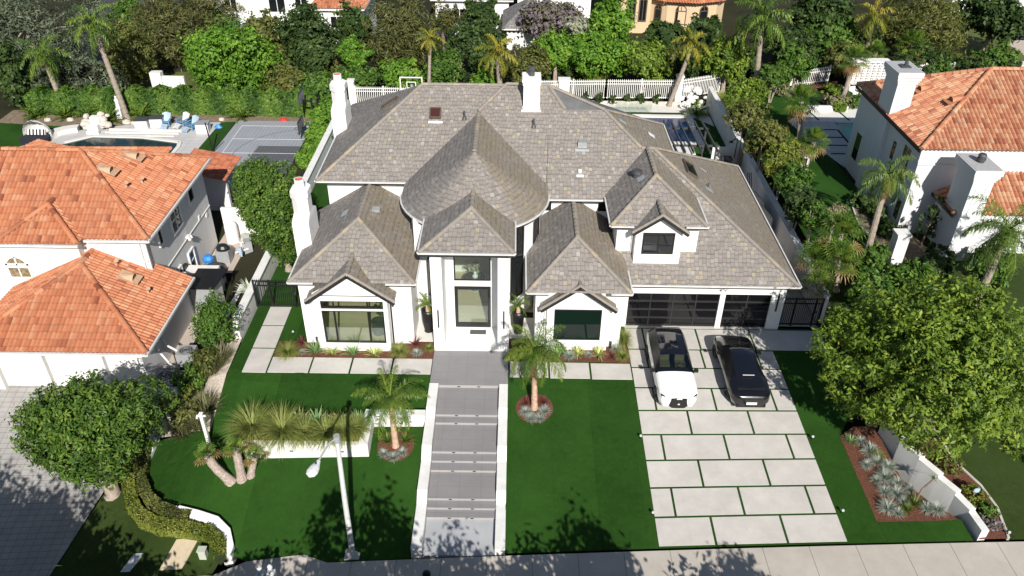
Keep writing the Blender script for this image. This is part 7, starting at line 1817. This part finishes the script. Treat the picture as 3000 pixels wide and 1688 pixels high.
for x, y in ((11.2, 55.56), (14.3, 55.56), (11.4, 52.46), (14.45, 52.46)): m = MB(); m.box(x-.06, x+.06, y-.06, y+.06, 0, 2.5); m.build('post', M['dgrey'], t)
m = MB(); m.box(14.3, 15.1, 50.2, 52.6, 0, 1.05); m.box(14.25, 15.15, 50.15, 52.65, 1.05, 1.12); tag(m.build('outdoor_counter', M['deck']), 'pale outdoor kitchen counter beside the pergola', 'counter')
t = thing('glass_panel_fence', 'clear glass panel fence at the left of the pool', 'glass fence', (9.6, 64.4, 0))
for k in range(3): m = MB(); m.box(8.6+k*1.05, 9.6+k*1.05, 64.5, 64.52, .1, 1.1); m.build('pane', M['pane'], t)
t = thing('outdoor_shower', 'black shower arm on the white cross wall', 'shower', (16.1, 53.95, 1.8))
m = MB(); m.tube([(16.3, 53.95, 1.0), (16.3, 53.95, 2.5), (16.1, 53.8, 2.55), (15.75, 53.5, 2.5)], .035, 8); m.build('arm', M['black'], t); m = MB(); m.lathe((15.72, 53.48, 2.42), [(.16, 0), (.14, .05), (.03, .09)], 14); m.build('shower_head', M['black'], t)
t = thing('grill_cover', 'dark covered barbecue against the shaded white cross wall', 'barbecue', (15.6, 53.4, 0)); m = MB(); m.prism([(15.3, 53.1), (15.95, 53.1), (15.95, 53.7), (15.3, 53.7)], 0, 1.25); m.build('cover', M['dgrey'], t, bevel=.1)
m = MB(); m.lathe((16.3, 52.6, 0), [(.18, 0), (.18, .7), (0, .75)], 12); tag(m.build('bin', M['mgrey']), 'small grey bin beside the covered barbecue', 'bin')
# side yard on the right: bins, leaning panels, metal screen
for k in range(3):
    x, y = 15.7+.02*k, 38.2+k*1.05; t = thing('wheelie_bin', ['black wheelie bin nearest the right side gate', 'middle black wheelie bin of the row along the right side wall', 'farthest black wheelie bin of the row along the right side wall'][k], 'wheelie bin', (x, y, 0), 'wheelie bins in the right side yard')
    m = MB(); m.prism([(x-.28, y-.3), (x+.28, y-.3), (x+.28, y+.3), (x-.28, y+.3)], .05, 1.0); m.build('body', M['dgrey'], t); m = MB(); m.prism([(x-.31, y-.34), (x+.31, y-.34), (x+.31, y+.34), (x-.31, y+.34)], 1.0, lambda p: 1.04+.06*(p[1] > y)); m.build('lid', M['black'], t)
for k, (y, lab) in enumerate(((46.5, 'grey panel leaning on the right boundary wall near the pool heater'), (44.6, 'second grey panel leaning on the right boundary wall'))):
    m = MB(); m.obox((16.2, y, .8), (.08, 1.9, 1.7), .12); tag(m.build('leaning_panel', M['mgrey']), lab, 'panel', 'panels leaning in the right side yard')
for k in range(3):
    m = MB(); m.bar((15.8+k*.25, 47.5+k*.3, 0), (16.3+k*.12, 50.2, 1.6), .05); tag(m.build('timber_batten', M['dgrey']), ['dark batten leaning in the right side yard, leftmost of three', 'dark batten leaning in the right side yard, middle of three', 'dark batten leaning in the right side yard, rightmost of three'][k], 'batten', 'dark battens in the right side yard')
t = thing('metal_screen', 'slim white perforated metal screen standing above the right side hedge', 'screen', (17.1, 42.8, .9))
m = MB(); m.box(17.05, 17.1, 42.3, 42.36, .9, 3.6); m.box(17.05, 17.1, 43.5, 43.56, .9, 3.6); m.box(17.05, 17.1, 42.36, 43.5, 3.52, 3.6); m.box(17.05, 17.1, 42.36, 43.5, .9, 1.0); m.build('frame', M['trim'], t)
m = MB()
for k in range(9): zz = 1.1+k*.27; m.box(17.06, 17.09, 42.36, 43.5, zz, zz+.14)
m.build('slat', M['steel'], t)

# ------------------------------------------------------------------ right neighbour's garden
structure(sheet('garden_lawn', [(17.3, 44), (23.9, 44), (23.8, 54), (21.6, 60.3), (22.2, 67.3), (27.2, 67.9), (27.0, 65.2), (25.7, 63.6), (23.4, 61), (23.6, 52), (24, 40), (19, 40), (17.2, 56), (17.2, 67), (21.5, 67.5), (21.0, 60), (18, 55)], .015, M['turf'], 3)) if False else None
structure(sheet('garden_lawn', [(18.3, 40), (23.9, 40), (23.4, 60.5), (25.5, 63.5), (27.0, 67.9), (18.5, 67.3)], .015, M['turf'], 3))
structure(sheet('planting_bed', [(21.5, 68.0), (28.5, 68.9), (29.5, 70.6), (21.5, 69.4)], .05, M['mulch'], 3))
structure(sheet('pool_terrace', [(22.6, 60.9), (25.9, 60.9), (26.0, 52.5), (23.9, 52.5), (23.0, 56), (22.2, 60.9)], .03, M['deck'], 3, lambda x, y: 1.0))
structure(sheet('pool_terrace', [(22.2, 60.9), (34, 60.9), (34, 69.6), (29.2, 69), (29.2, 65.3), (24.2, 63.4)], .035, M['deck_white'], 3, lambda x, y: 1.0))
m = MB()
for (xa, ya, xb, yb) in ((23.1, 59.3, 25.6, 59.3), (23.3, 57.8, 25.7, 57.8), (23.5, 56.3, 25.8, 56.3), (23.7, 54.8, 25.8, 54.8), (25.7, 59.3, 25.75, 52.6), (24.5, 63.3, 24.8, 61.2), (27.0, 63.4, 27.3, 61.2), (29.2, 65.0, 30.3, 61.6)):
    m.bar((xa, ya, 1.04), (xb, yb, 1.04), .16, .02)
structure(m.build('turf_joint', M['turf']))
m = MB(); m.poly([(25.9, 52.6, 1.02), (33, 52.6, 1.02), (33, 60.9, 1.02), (25.5, 60.9, 1.02)]); structure(m.build('pool_water', M['water_teal']))
m = MB(); m.box(25.4, 33, 60.75, 61.05, .9, 1.12); structure(m.build('pool_coping', M['deck_white']))
m = MB(); m.prism([(24.4, 63.2), (27.8, 63.2), (27.8, 63.45), (24.4, 63.45)], .9, 1.45); m.prism([(27.55, 63.46), (27.8, 63.46), (27.0, 65.2), (26.75, 65.2)], .9, 1.45); m.box(26.9, 29.6, 65.1, 65.35, .9, 1.45)
tag(m.build('planter_wall', M['white_wall']), 'low white planter walls stepping around the rosemary by the right pool', 'planter')
t = thing('breeze_block_screen', 'white breeze block screen wall with star pattern in the right garden', 'screen wall', (31.2, 68.6, 1))
m = MB(); x0, x1, y, z0, z1 = 29.7, 32.9, 68.6, 1.5, 3.4
m.box(x0, x1, y-.1, y+.9, z1, z1+.12); m.box(x0, x0+.1, y, y+.9, 1, z1); m.box(x1-.1, x1, y, y+.9, 1, z1); m.box(x0+.1, x1-.1, y+.8, y+.9, 1, z1)
m.build('wall', M['white_wall'], t)
m = MB(); n = 7; s = (x1-x0)/n
for i in range(n):
    for j in range(4):
        cx, cz = x0+s*(i+.5), z0+s*(j+.5); h = s/2
        for (ax, az, bx_, bz_) in ((-h, -h, h, h), (-h, h, h, -h), (-h, -h, h, -h), (-h, -h, -h, h), (0, -h, 0, h)): m.bar((cx+ax, y, cz+az), (cx+bx_, y, cz+bz_), .055, .12)
m.build('block_pattern', M['white_wall'], t)
for i, (x, y, rz2, lab) in enumerate(((29.3, 66.5, .3, 'dark wicker armchair with a white cushion in front of the breeze block screen'), (31.0, 66.0, -.9, 'second dark wicker armchair nearer the tiled roof corner'))):
    t = thing('garden_armchair', lab, 'armchair', (x, y, 1.03), 'wicker armchairs', rz2)
    o0 = Vector((x, y, 1.03))
    m = MB(); m.obox(o0+Vector((0, 0, .22)), (.8, .8, .3)); m.obox(o0+Vector((0, .37, .55)), (.8, .1, .5)); m.obox(o0+Vector((-.37, 0, .42)), (.1, .8, .3)); m.obox(o0+Vector((.37, 0, .42)), (.1, .8, .3)); m.build('frame', M['dgrey'], t)
    m = MB(); m.obox(o0+Vector((0, -.03, .43)), (.62, .66, .14)); m.obox(o0+Vector((0, .28, .66)), (.6, .12, .42)); m.build('cushion', M['cushion'], t)
m = MB(); m.box(19.6, 20.3, 53.6, 56.8, 1, 1.7); tag(m.build('garden_bench_wall', M['white_wall']), 'low white block wall between the hedge and the upper fan palm', 'wall')
t = thing('garden_trellis', 'small white framed trellis box at the foot of the lower fan palm', 'trellis', (20.4, 52.2, 1))
m = MB()
for b in ((20.0, 20.06), (20.8, 20.86)): m.box(b[0], b[1], 51.6, 51.66, 1, 2.1); m.box(b[0], b[1], 52.8, 52.86, 1, 2.1)
m.box(20.0, 20.86, 51.6, 52.86, 2.1, 2.18); m.build('frame', M['trim'], t)
m = MB(); m.box(20.06, 20.8, 52.0, 52.05, 1, 2.1); m.build('panel', M['mgrey'], t)
tree('wall_vine', 'small espaliered tree against the shaded right house wall', 'small tree', (24.9, 41.6, 1.0), (25.2, 41.9, 2.7), (.55, .35, 1.0), 'dark', 34, 16, .13, 870, .05, 'bark', nlimb=4, rough=.5)
for i, (x, y) in enumerate(((23.3, 43.0), (23.5, 45.0), (22.9, 46.6))): shrub('foundation_shrub', ['dark shrub at the foot of the shaded right house wall, nearest the gate', 'dark shrub at the foot of the shaded right house wall, middle', 'dark shrub at the foot of the shaded right house wall, far one'][i], 'shrub', (x, y, 1), (.6, .9, .5), 'dark', 40, 24, .12, 880+i, 'foundation shrubs by the right house')
m = MB()
for a, b in (((22.6, 47.5), (22.0, 44.2)), ((22.0, 44.2), (22.3, 41.5)), ((22.3, 41.5), (23.2, 39.8))): m.bar((*a, 1.05), (*b, 1.05), .1, .12)
structure(m.build('bed_edging', M['curb']))
structure(sheet('planting_bed', [(22.6, 47.5), (22.0, 44.2), (22.3, 41.5), (23.2, 39.8), (25.5, 39.8), (24, 48)], .02, M['soil'], 2))

# ------------------------------------------------------------------ left neighbour's back garden
ZL = -1.0
def fz(x, y): return ZL
structure(sheet('ball_court', [(-23.9, 56.0), (-23.8, 64.3), (-16.6, 64.3), (-16.6, 50), (-23.9, 50)], .03, M['court'], 3, fz))
structure(sheet('court_key', [(-20.7, 50), (-20.7, 57.6), (-20.6, 59.2), (-16.7, 59.2), (-16.7, 50)], .036, M['court_dark'], 3, fz))
m = MB()
def line(a, b, w=.05, z=ZL+.045): m.bar((*a, z), (*b, z), w, .008)
line((-23.1, 63.2), (-17.0, 63.2)); line((-23.1, 63.2), (-23.1, 52)); line((-23.1, 60.5), (-17.0, 60.5)); line((-23.1, 57.8), (-17.0, 57.8))
structure(m.build('court_line', M['line']))
m = MB(); pr = None
for k in range(19):
    a = math.radians(80+k*8); p = (-17.0+5.2*math.cos(a), 57.6+5.0*math.sin(a))
    if pr: line(pr, p, .05, ZL+.046)
    pr = p
structure(m.build('court_arc', M['thin_line']))
structure(sheet('terrace_lawn', [(-25.3, 56.5), (-25.1, 63.9), (-23.9, 64.1), (-23.9, 56)], .025, M['turf'], 3, fz))
structure(sheet('terrace_lawn', [(-46, 58), (-39.4, 58), (-39.2, 62.2), (-36.2, 63.0), (-36.0, 61.9), (-38.5, 61.2), (-38, 60.4), (-36.6, 62), (-36.3, 63.6), (-46, 63.4)], .025, M['turf'], 3, fz)) if False else None
structure(sheet('terrace_lawn', [(-46, 57), (-36.5, 57), (-35.8, 62.2), (-37, 63.4), (-46, 63.2)], .02, M['turf'], 3, fz))
structure(sheet('planting_bed', [(-44, 63.2), (-35.8, 62.4), (-31.5, 63.4), (-16.5, 64.3), (-16.5, 66), (-44, 66)], .022, M['soil'], 3, fz))
structure(sheet('pool_terrace', [(-39.6, 58.4), (-37.6, 57), (-25.3, 57), (-25.1, 63.9), (-31.8, 63.4), (-34.2, 62.6), (-36.0, 62.0), (-37.5, 60.6)], .03, M['deck'], 3, fz))
m = MB(); m.poly([(-36.5, 55, ZL+.05), (-27.0, 55, ZL+.05), (-26.9, 58.6, ZL+.05), (-27.3, 59.6, ZL+.05), (-30.5, 60.4, ZL+.05), (-34.5, 60.5, ZL+.05), (-36.3, 59, ZL+.05)]); structure(m.build('pool_water', M['water_dark']))
m = MB()
for a, b in (((-27.1, 59.6), (-30.5, 60.45)), ((-30.5, 60.45), (-34.6, 60.55)), ((-26.9, 57), (-26.9, 58.7)), ((-26.9, 58.7), (-27.1, 59.6)), ((-34.6, 60.55), (-36.3, 59.2))): m.bar((*a, ZL+.08), (*b, ZL+.08), .3, .12)
for k in range(3): m.prism([(-34+k*.1, 60.75+k*.55), (-28.0+k*.2, 60.75+k*.5), (-28.0+k*.2, 60.85+k*.5), (-34+k*.1, 60.85+k*.55)], ZL, ZL+.1+.05*k)
structure(m.build('pool_coping', M['deck_white']))
# curved raised step left of the waterfall
m = MB()
for k in range(6):
    a0, a1 = math.radians(100+k*14), math.radians(114+k*14)
    m.prism([(-35.9+r*math.cos(a), 59.9+r*.9*math.sin(a)) for r, a in ((2.6, a0), (2.6, a1), (1.7, a1), (1.7, a0))], ZL, ZL+.4)
structure(m.build('curved_step', M['deck_white']))
t = thing('rock_waterfall', 'white rock waterfall with pale boulders at the pool edge', 'waterfall', (-34.8, 61.4, ZL)); rs = np.random.RandomState(9); m = MB()
for k in range(30):
    a = rs.uniform(0, 6.28); x, y = -34.8+rs.uniform(-1.15, 1.15), 61.6+rs.uniform(-.3, .9); r = rs.uniform(.2, .38)
    if abs(x+34.8) < .45 and y < 62: continue
    m.lathe((x, y, ZL+.2+rs.rand()*.9*(y-61)), [(0, -r*.6), (r*.9, -r*.3), (r, .1*r), (r*.7, r*.55), (0, r*.8)], 8, sx=rs.uniform(.7, 1.2))
m.build('boulder', M['stone'], t)
m = MB(); m.box(-35.25, -34.35, 61.2, 61.9, ZL, ZL+.7); m.box(-35.2, -34.4, 61.9, 62.4, ZL, ZL+1.15); m.box(-35.3, -34.3, 61.0, 61.25, ZL, ZL+.3); m.build('cascade', M['white_wall'], t)
for i, (x, y, s) in enumerate(((-33.0, 63.5, .4), (-32.3, 63.4, .3), (-38.0, 63.9, .3), (-31.2, 63.6, .35), (-39.9, 63.8, .3), (-25.2, 64.4, .25))):
    m = MB(); m.lathe((x, y, ZL+.1), [(0, -.2), (s, -.1), (s*.9, s*.3), (0, s*.6)], 8, sy=.8); tag(m.build('boulder', M['stone']), 'pale boulder lying in the bed under the long hedge', 'boulder', 'boulders under the long hedge')
# adirondack chairs
def adirondack(label, x, y, rz2, fm, bm_):
    t = thing('adirondack_chair', label, 'garden chair', (x, y, ZL+.03), 'adirondack chairs by the pool', rz2); o0 = Vector((x, y, ZL+.03))
    def put(m, nm_, mat_): m.build(nm_, M[mat_], t)
    m = MB(); 
    for k in range(5): m.obox(o0+Vector((0, -.3+k*.12, .40-k*.025)), (.6, .1, .03))
    put(m, 'seat', bm_)
    m = MB()
    for k in range(6): xx = -.27+k*.108; m.bar(o0+Vector((xx*.85, .27, .33)), o0+Vector((xx*1.1, .62, 1.02-abs(xx)*.45)), .1, .03)
    put(m, 'backrest', fm)
    for s in (-1, 1):
        m = MB(); m.obox(o0+Vector((s*.38, 0, .6)), (.14, .8, .03)); put(m, 'armrest', bm_)
        m = MB(); m.obox(o0+Vector((s*.33, -.36, .3)), (.06, .08, .6)); m.bar(o0+Vector((s*.3, -.4, .38)), o0+Vector((s*.3, .55, .04)), .05, .12); put(m, 'leg', bm_)
    m = MB()
    for k in range(4): m.obox(o0+Vector((0, -.62-k*.13, .36-k*.06)), (.56, .11, .03), 0, 0, .3)
    for s in (-1, 1): m.obox(o0+Vector((s*.25, -1.0, .12)), (.05, .06, .26))
    put(m, 'footrest', fm)
adirondack('pale blue adirondack chair, leftmost of the three by the hedge', -29.4, 63.0, .1, 'pblue', 'blue')
adirondack('white-backed blue adirondack chair in the middle of the three', -28.0, 63.1, -.35, 'lamp_white', 'blue')
adirondack('pale blue adirondack chair, rightmost and nearest of the three', -27.0, 62.4, -.4, 'pblue', 'blue')
for i, (x, y, lab) in enumerate(((-31.2, 62.5, 'white storage box with a dark top, leftmost by the hedge'), (-30.1, 62.95, 'white storage box with a dark top beside the chairs'), (-25.9, 61.9, 'white storage box with a grey top at the terrace edge'))):
    t = thing('storage_box', lab, 'storage box', (x, y, ZL), 'storage boxes on the pool terrace')
    m = MB(); m.obox((x, y, ZL+.4), (1.0, .9, .78), .1); m.build('box', M['cushion'], t); m = MB(); m.obox((x, y, ZL+.81), (1.04, .94, .05), .1); m.build('lid', M['mgrey' if i == 2 else 'dgrey'], t)
m = MB(); m.lathe((-25.0, 62.8, ZL), [(.4, 0), (.3, .12), (.1, .3), (0, .32)], 9, sy=.6); tag(m.build('pool_float', M['bblue']), 'crumpled bright blue pool float beside the right storage box', 'pool float')
t = thing('daybed', 'round wicker daybed with a white folding hood and striped pillows', 'daybed', (-38.6, 59.3, ZL))
m = MB(); m.lathe((-38.6, 59.3, ZL), [(0, .1), (1.05, .1), (1.1, .3), (1.1, .48), (0, .5)], 28); m.build('base', M['navy'], t)
m = MB(); n = 12
for i in range(n):
    for j in range(6):
        def hp_(a, e): return (-38.6+1.2*math.cos(math.radians(a))*math.cos(math.radians(e)), 59.3+1.2*math.sin(math.radians(a))*math.cos(math.radians(e))*1.0+.15, ZL+.4+1.35*math.sin(math.radians(e)))
        a0, a1 = 15+150*i/n, 15+150*(i+1)/n; e0, e1 = j*14, (j+1)*14
        m.poly([hp_(a0, e0), hp_(a1, e0), hp_(a1, e1), hp_(a0, e1)])
m.build('hood', M['cushion'], t)
m = MB()
for i in range(4):
    a = math.radians(30+40*i); m.tube([(-38.6+1.22*math.cos(a)*math.cos(e), 59.45+1.22*math.sin(a)*math.cos(e), ZL+.4+1.37*math.sin(e)) for e in [k*math.pi/12 for k in range(6)]], .03, 6)
m.build('hood_rib', M['steel'], t)
g = G('striped_fabric'); x_, y_, z__ = g.sep(g.obj()); M['stripe'] = g.fin(g.mix(g.math('GREATER_THAN', g.math('FRACT', g.math('MULTIPLY', x_, 3.6)), .5), (.015, .015, .02), (.75, .74, .72)), .9)
for i in range(3): m = MB(); m.obox((-39.1+i*.5, 59.75, ZL+.72), (.46, .2, .44), 0, 0, -.5); m.build('pillow', M['stripe'], t, bevel=.06)
# garden figures, hoops and the volleyball post
def statue(label, x, y, z0, h, ped):
    t = thing('statue', label, 'statue', (x, y, z0), 'white garden statues'); m = MB(); m.box(x-.22, x+.22, y-.22, y+.22, z0, z0+ped); m.build('pedestal', M['white_wall'], t)
    m = MB(); m.lathe((x, y, z0+ped), [(.16, 0), (.2, h*.1), (.14, h*.45), (.2, h*.68), (.07, h*.8), (.1, h*.88), (.08, h*.97), (0, h)], 12, sy=.8); m.tube([(x+.15, y, z0+ped+h*.66), (x+.26, y-.1, z0+ped+h*.5)], .05, 6); m.build('figure', M['cushion'], t, True)
statue('white statue on a pedestal beside the tall leaning palm trunk', -33.95, 64.6, ZL, 1.1, .9)
statue('small white garden figure on the far dry lawn behind the hedge', -29.6, 67.6, ground(-29.6, 67.6), .8, 1.9)
def hoop(label, x, y, z0, h, board_m, face=-1, glass_=False):
    t = thing('basketball_hoop', label, 'basketball hoop', (x, y, z0), 'basketball hoops')
    m = MB(); m.obox((x, y, z0+h*.5), (.14, .14, h)); m.bar((x, y, z0+h-.3), (x+face*.75, y, z0+h-.15), .1); m.build('pole', M['black'], t)
    bx_ = x+face*.8
    m = MB()
    for (a, b, c, d) in ((-.9, .9, h-.45, h-.38), (-.9, .9, h+.55, h+.62)): m.box(bx_-.03, bx_+.03, y+a, y+b, z0+c, z0+d)
    for s in (-.9, .83): m.box(bx_-.03, bx_+.03, y+s, y+s+.07, z0+h-.38, z0+h+.55)
    for s in (-.3, .25): m.box(bx_-.035, bx_+.03, y+s, y+s+.05, z0+h-.3, z0+h+.1)
    bo = m.build('backboard', M[board_m], t); m = MB(); m.box(bx_-.01, bx_+.01, y-.84, y+.84, z0+h-.4, z0+h+.57); m.build('panel', M['mgrey'], t)
    m = MB(); m.tube([(bx_+face*(.3+.23*math.cos(a)), y+.23*math.sin(a), z0+h-.25) for a in [k*math.pi/8 for k in range(17)]], .02, 5); m.build('rim', M['red' if board_m == 'trim' else 'dgrey'], t)
hoop('dark basketball hoop at the far end of the grey ball court', -16.9, 63.1, ZL, 2.6, 'dgrey')
hoop('smaller dark basketball hoop at the right side of the ball court', -16.5, 60.4, ZL, 1.3, 'dgrey')
t = thing('basketball_hoop', 'white framed basketball backboard with a red rim in front of the rear fence', 'basketball hoop', (-8.6, 63.9, 0), 'basketball hoops')
m = MB(); m.box(-8.68, -8.52, 64.1, 64.25, 0, 2.5); m.build('pole', M['mgrey'], t)
m = MB(); x, y, z0 = -8.6, 63.95, 2.05
for b in ((-.95, .95, 0, .09), (-.95, .95, 1.08, 1.17), (-.95, -.86, .09, 1.08), (.86, .95, .09, 1.08), (-.4, .4, .2, .26), (-.4, .4, .7, .76), (-.4, -.33, .26, .7), (.33, .4, .26, .7)): m.box(x+b[0], x+b[1], y-.03, y+.03, z0+b[2], z0+b[3])
m.build('backboard', M['trim'], t)
m = MB(); m.tube([(x+.22*math.cos(a), y-.3+.22*math.sin(a), z0+.15) for a in [k*math.pi/8 for k in range(17)]], .035, 5); m.build('rim', M['red'], t)
t = thing('net_post', 'black V-shaped net post standing on the strip of lawn by the court', 'post', (-23.9, 58, ZL)); m = MB(); m.bar((-23.9, 58, ZL), (-24.0, 57.9, ZL+2.5), .08); m.build('mast', M['black'], t); m = MB(); m.bar((-23.85, 58, ZL), (-23.3, 58.2, ZL+1.3), .06); m.build('stay', M['black'], t)
m = MB(); m.lathe((-19.9, 64.5, ZL), [(.35, 0), (.3, .15), (0, .3)], 9); tag(m.build('ball_bag', M['red']), 'small red bundle at the foot of the hedge by the court', 'bundle')
# white low walls on the far lawn
mb = MB(); mb.box(-33.6, -30.6, 71.2, 71.5, -2, .35); mb.box(-33.6, -32.6, 71.0, 71.7, -2, .75); tag(mb.build('low_wall', M['white_wall']), 'low white wall with a thicker end block on the far dry lawn', 'wall')
# ------------------------------------------------------------------ things along the left house
def ac(label, x, y, z0, s=.85):
    t = thing('air_conditioner', label, 'air conditioner', (x, y, z0), 'air conditioning units'); m = MB(); m.box(x-s/2, x+s/2, y-s/2, y+s/2, z0, z0+.75); m.build('cabinet', M['mgrey'], t, bevel=.03)
    m = MB(); m.disc((x, y, z0+.756), s*.42, 24); m.build('fan_opening', M['dgrey'], t)
    m = MB()
    for r in (.12, .22, .32): 
        m.tube([(x+s*r*1.2*math.cos(a), y+s*r*1.2*math.sin(a), z0+.77) for a in [k*math.pi/8 for k in range(17)]], .008, 4, cap=False)
    m.build('grille', M['steel'], t)
ac('grey air conditioner by the left house wall, far one', -16.7, 31.7, -.6); ac('grey air conditioner by the left house wall, near one', -17.0, 29.6, -.55, .95); ac('grey air conditioner hidden behind the pipes on the left house wall', -17.3, 30.6, -1.0, .7)
m = MB(); m.tube([(-17.9, 31.2, 1.4), (-17.8, 31.2, .4), (-17.3, 31.0, -.3)], .06, 8); m.tube([(-17.9, 31.9, 1.2), (-17.75, 31.9, .3), (-17.2, 31.8, 0)], .06, 8); tag(m.build('conduit', M['lamp_white']), 'white bent pipes on the shaded left house wall above the air conditioners', 'pipes')
t = thing('bin_enclosure', 'dark walled enclosure beside the left garage corner', 'enclosure', (-16.9, 28.4, -1.2)); m = MB(); m.box(-17.8, -16.2, 28.9, 29.05, -1.4, .0); m.box(-17.9, -17.75, 27.5, 29.05, -1.4, -.2); m.box(-16.25, -16.1, 27.4, 29.05, -1.4, -.2); m.build('wall', M['white_left'], t)
t = thing('lean_to', 'black lean-to roof over white cupboard doors behind the left garage', 'shed', (-17.2, 37.0, -1)); m = MB(); m.prism([(-18.0, 36.0), (-16.5, 36.0), (-16.3, 38.0), (-18.0, 38.0)], lambda p: .95, lambda p: 1.05); m.build('roof', M['black'], t)
m = MB(); m.box(-17.9, -16.7, 36.2, 37.6, -1, .9); m.build('cupboard', M['mgrey'], t); m = MB(); m.box(-16.69, -16.66, 36.25, 36.9, -.9, .8); m.box(-16.69, -16.66, 36.95, 37.55, -.9, .8); m.build('door', M['trim'], t)
m = MB(); m.box(-19.0, -17.2, 38.9, 39.1, -1, .55); m.box(-17.3, -17.1, 37.9, 38.9, -1, .4); m.box(-19.0, -17.2, 38.2, 38.9, .4, .55); tag(m.build('side_wall', M['white_wall']), 'white low wall box beside the left house side door', 'wall')
m = MB(); m.box(-18.9, -16.0, 45.0, 45.2, -1, 1.1); tag(m.build('gate_wall', M['white_wall']), 'white gate panel across the left side passage behind the clutter', 'gate')
def tank(label, x, y, z0, r, h, mat_): m = MB(); m.lathe((x, y, z0), [(r, 0), (r, h*.8), (r*.8, h*.93), (r*.3, h), (0, h)], 14); return tag(m.build('tank', M[mat_], smooth=True), label, 'tank')
tank('white pressure tank standing in the left side passage', -18.2, 44.3, -.95, .4, 1.5, 'cushion')
t = thing('barbecue', 'grey and black barbecue in the left side passage', 'barbecue', (-18.0, 42.0, -.98)); m = MB(); m.box(-18.4, -17.6, 41.6, 42.3, -.98, -.1); m.build('cabinet', M['mgrey'], t); m = MB(); m.lathe((-18.0, 41.95, -.1), [(.42, 0), (.42, .15), (.3, .3), (0, .33)], 12, sy=.8); m.build('lid', M['black'], t)
m = MB(); m.lathe((-18.1, 40.3, -.98), [(.6, 0), (.62, .4), (.5, .7), (.2, .8), (0, .8)], 14); tag(m.build('covered_furniture', M['dgrey']), 'dark round covered furniture beside the white wall box', 'covered furniture')
m = MB(); m.lathe((-18.6, 40.9, -.3), [(.3, 0), (.34, .2), (.2, .38), (0, .42)], 9); tag(m.build('blue_bag', M['bblue']), 'bright blue bag on top of the clutter in the left passage', 'bag')
t = thing('bicycle_like_cart', 'white folding cart with blue parts in the left side passage', 'cart', (-17.1, 42.4, -.98)); m = MB(); m.bar((-17.4, 42.2, -.5), (-16.7, 42.7, -.5), .08); m.bar((-17.1, 42.4, -.9), (-17.0, 42.5, .1), .06); m.bar((-17.3, 42.5, .1), (-16.8, 42.4, .1), .05); m.build('frame', M['trim'], t); m = MB(); m.obox((-17.0, 42.1, -.3), (.2, .2, .5)); m.build('bottle', M['pblue'], t)
for k, (x, y) in enumerate(((-17.1, 43.6), (-16.8, 43.0))): m = MB(); m.obox((x, y, -.5), (.5, .6, .9), .3); tag(m.build('cabinet_box', M['mgrey' if k else 'greenbox']), ['pale green equipment box in front of the white gate panel', 'grey equipment box beside the clipped tree'][k], 'equipment box')
m = MB(); m.obox((-16.9, 39.2, -.65), (.4, .4, .05)); m.obox((-16.9, 39.38, -.4), (.4, .04, .5)); 
for sx_ in (-.17, .17):
    for sy_ in (-.17, .17): m.bar((-16.9+sx_, 39.2+sy_, -.98), (-16.9+sx_, 39.2+sy_, -.66), .03)
tag(m.build('folding_chair', M['black']), 'small black folding chair in the left side passage', 'chair')
mb = MB(); mb.box(-16.1, -15.8, 33.2, 38.8, -1.2, -.55); mb.box(-16.8, -16.5, 27.2, 31.0, -1.3, -.6); tag(mb.build('low_wall', M['white_wall']), 'low white planter wall along the left neighbour side path', 'wall')
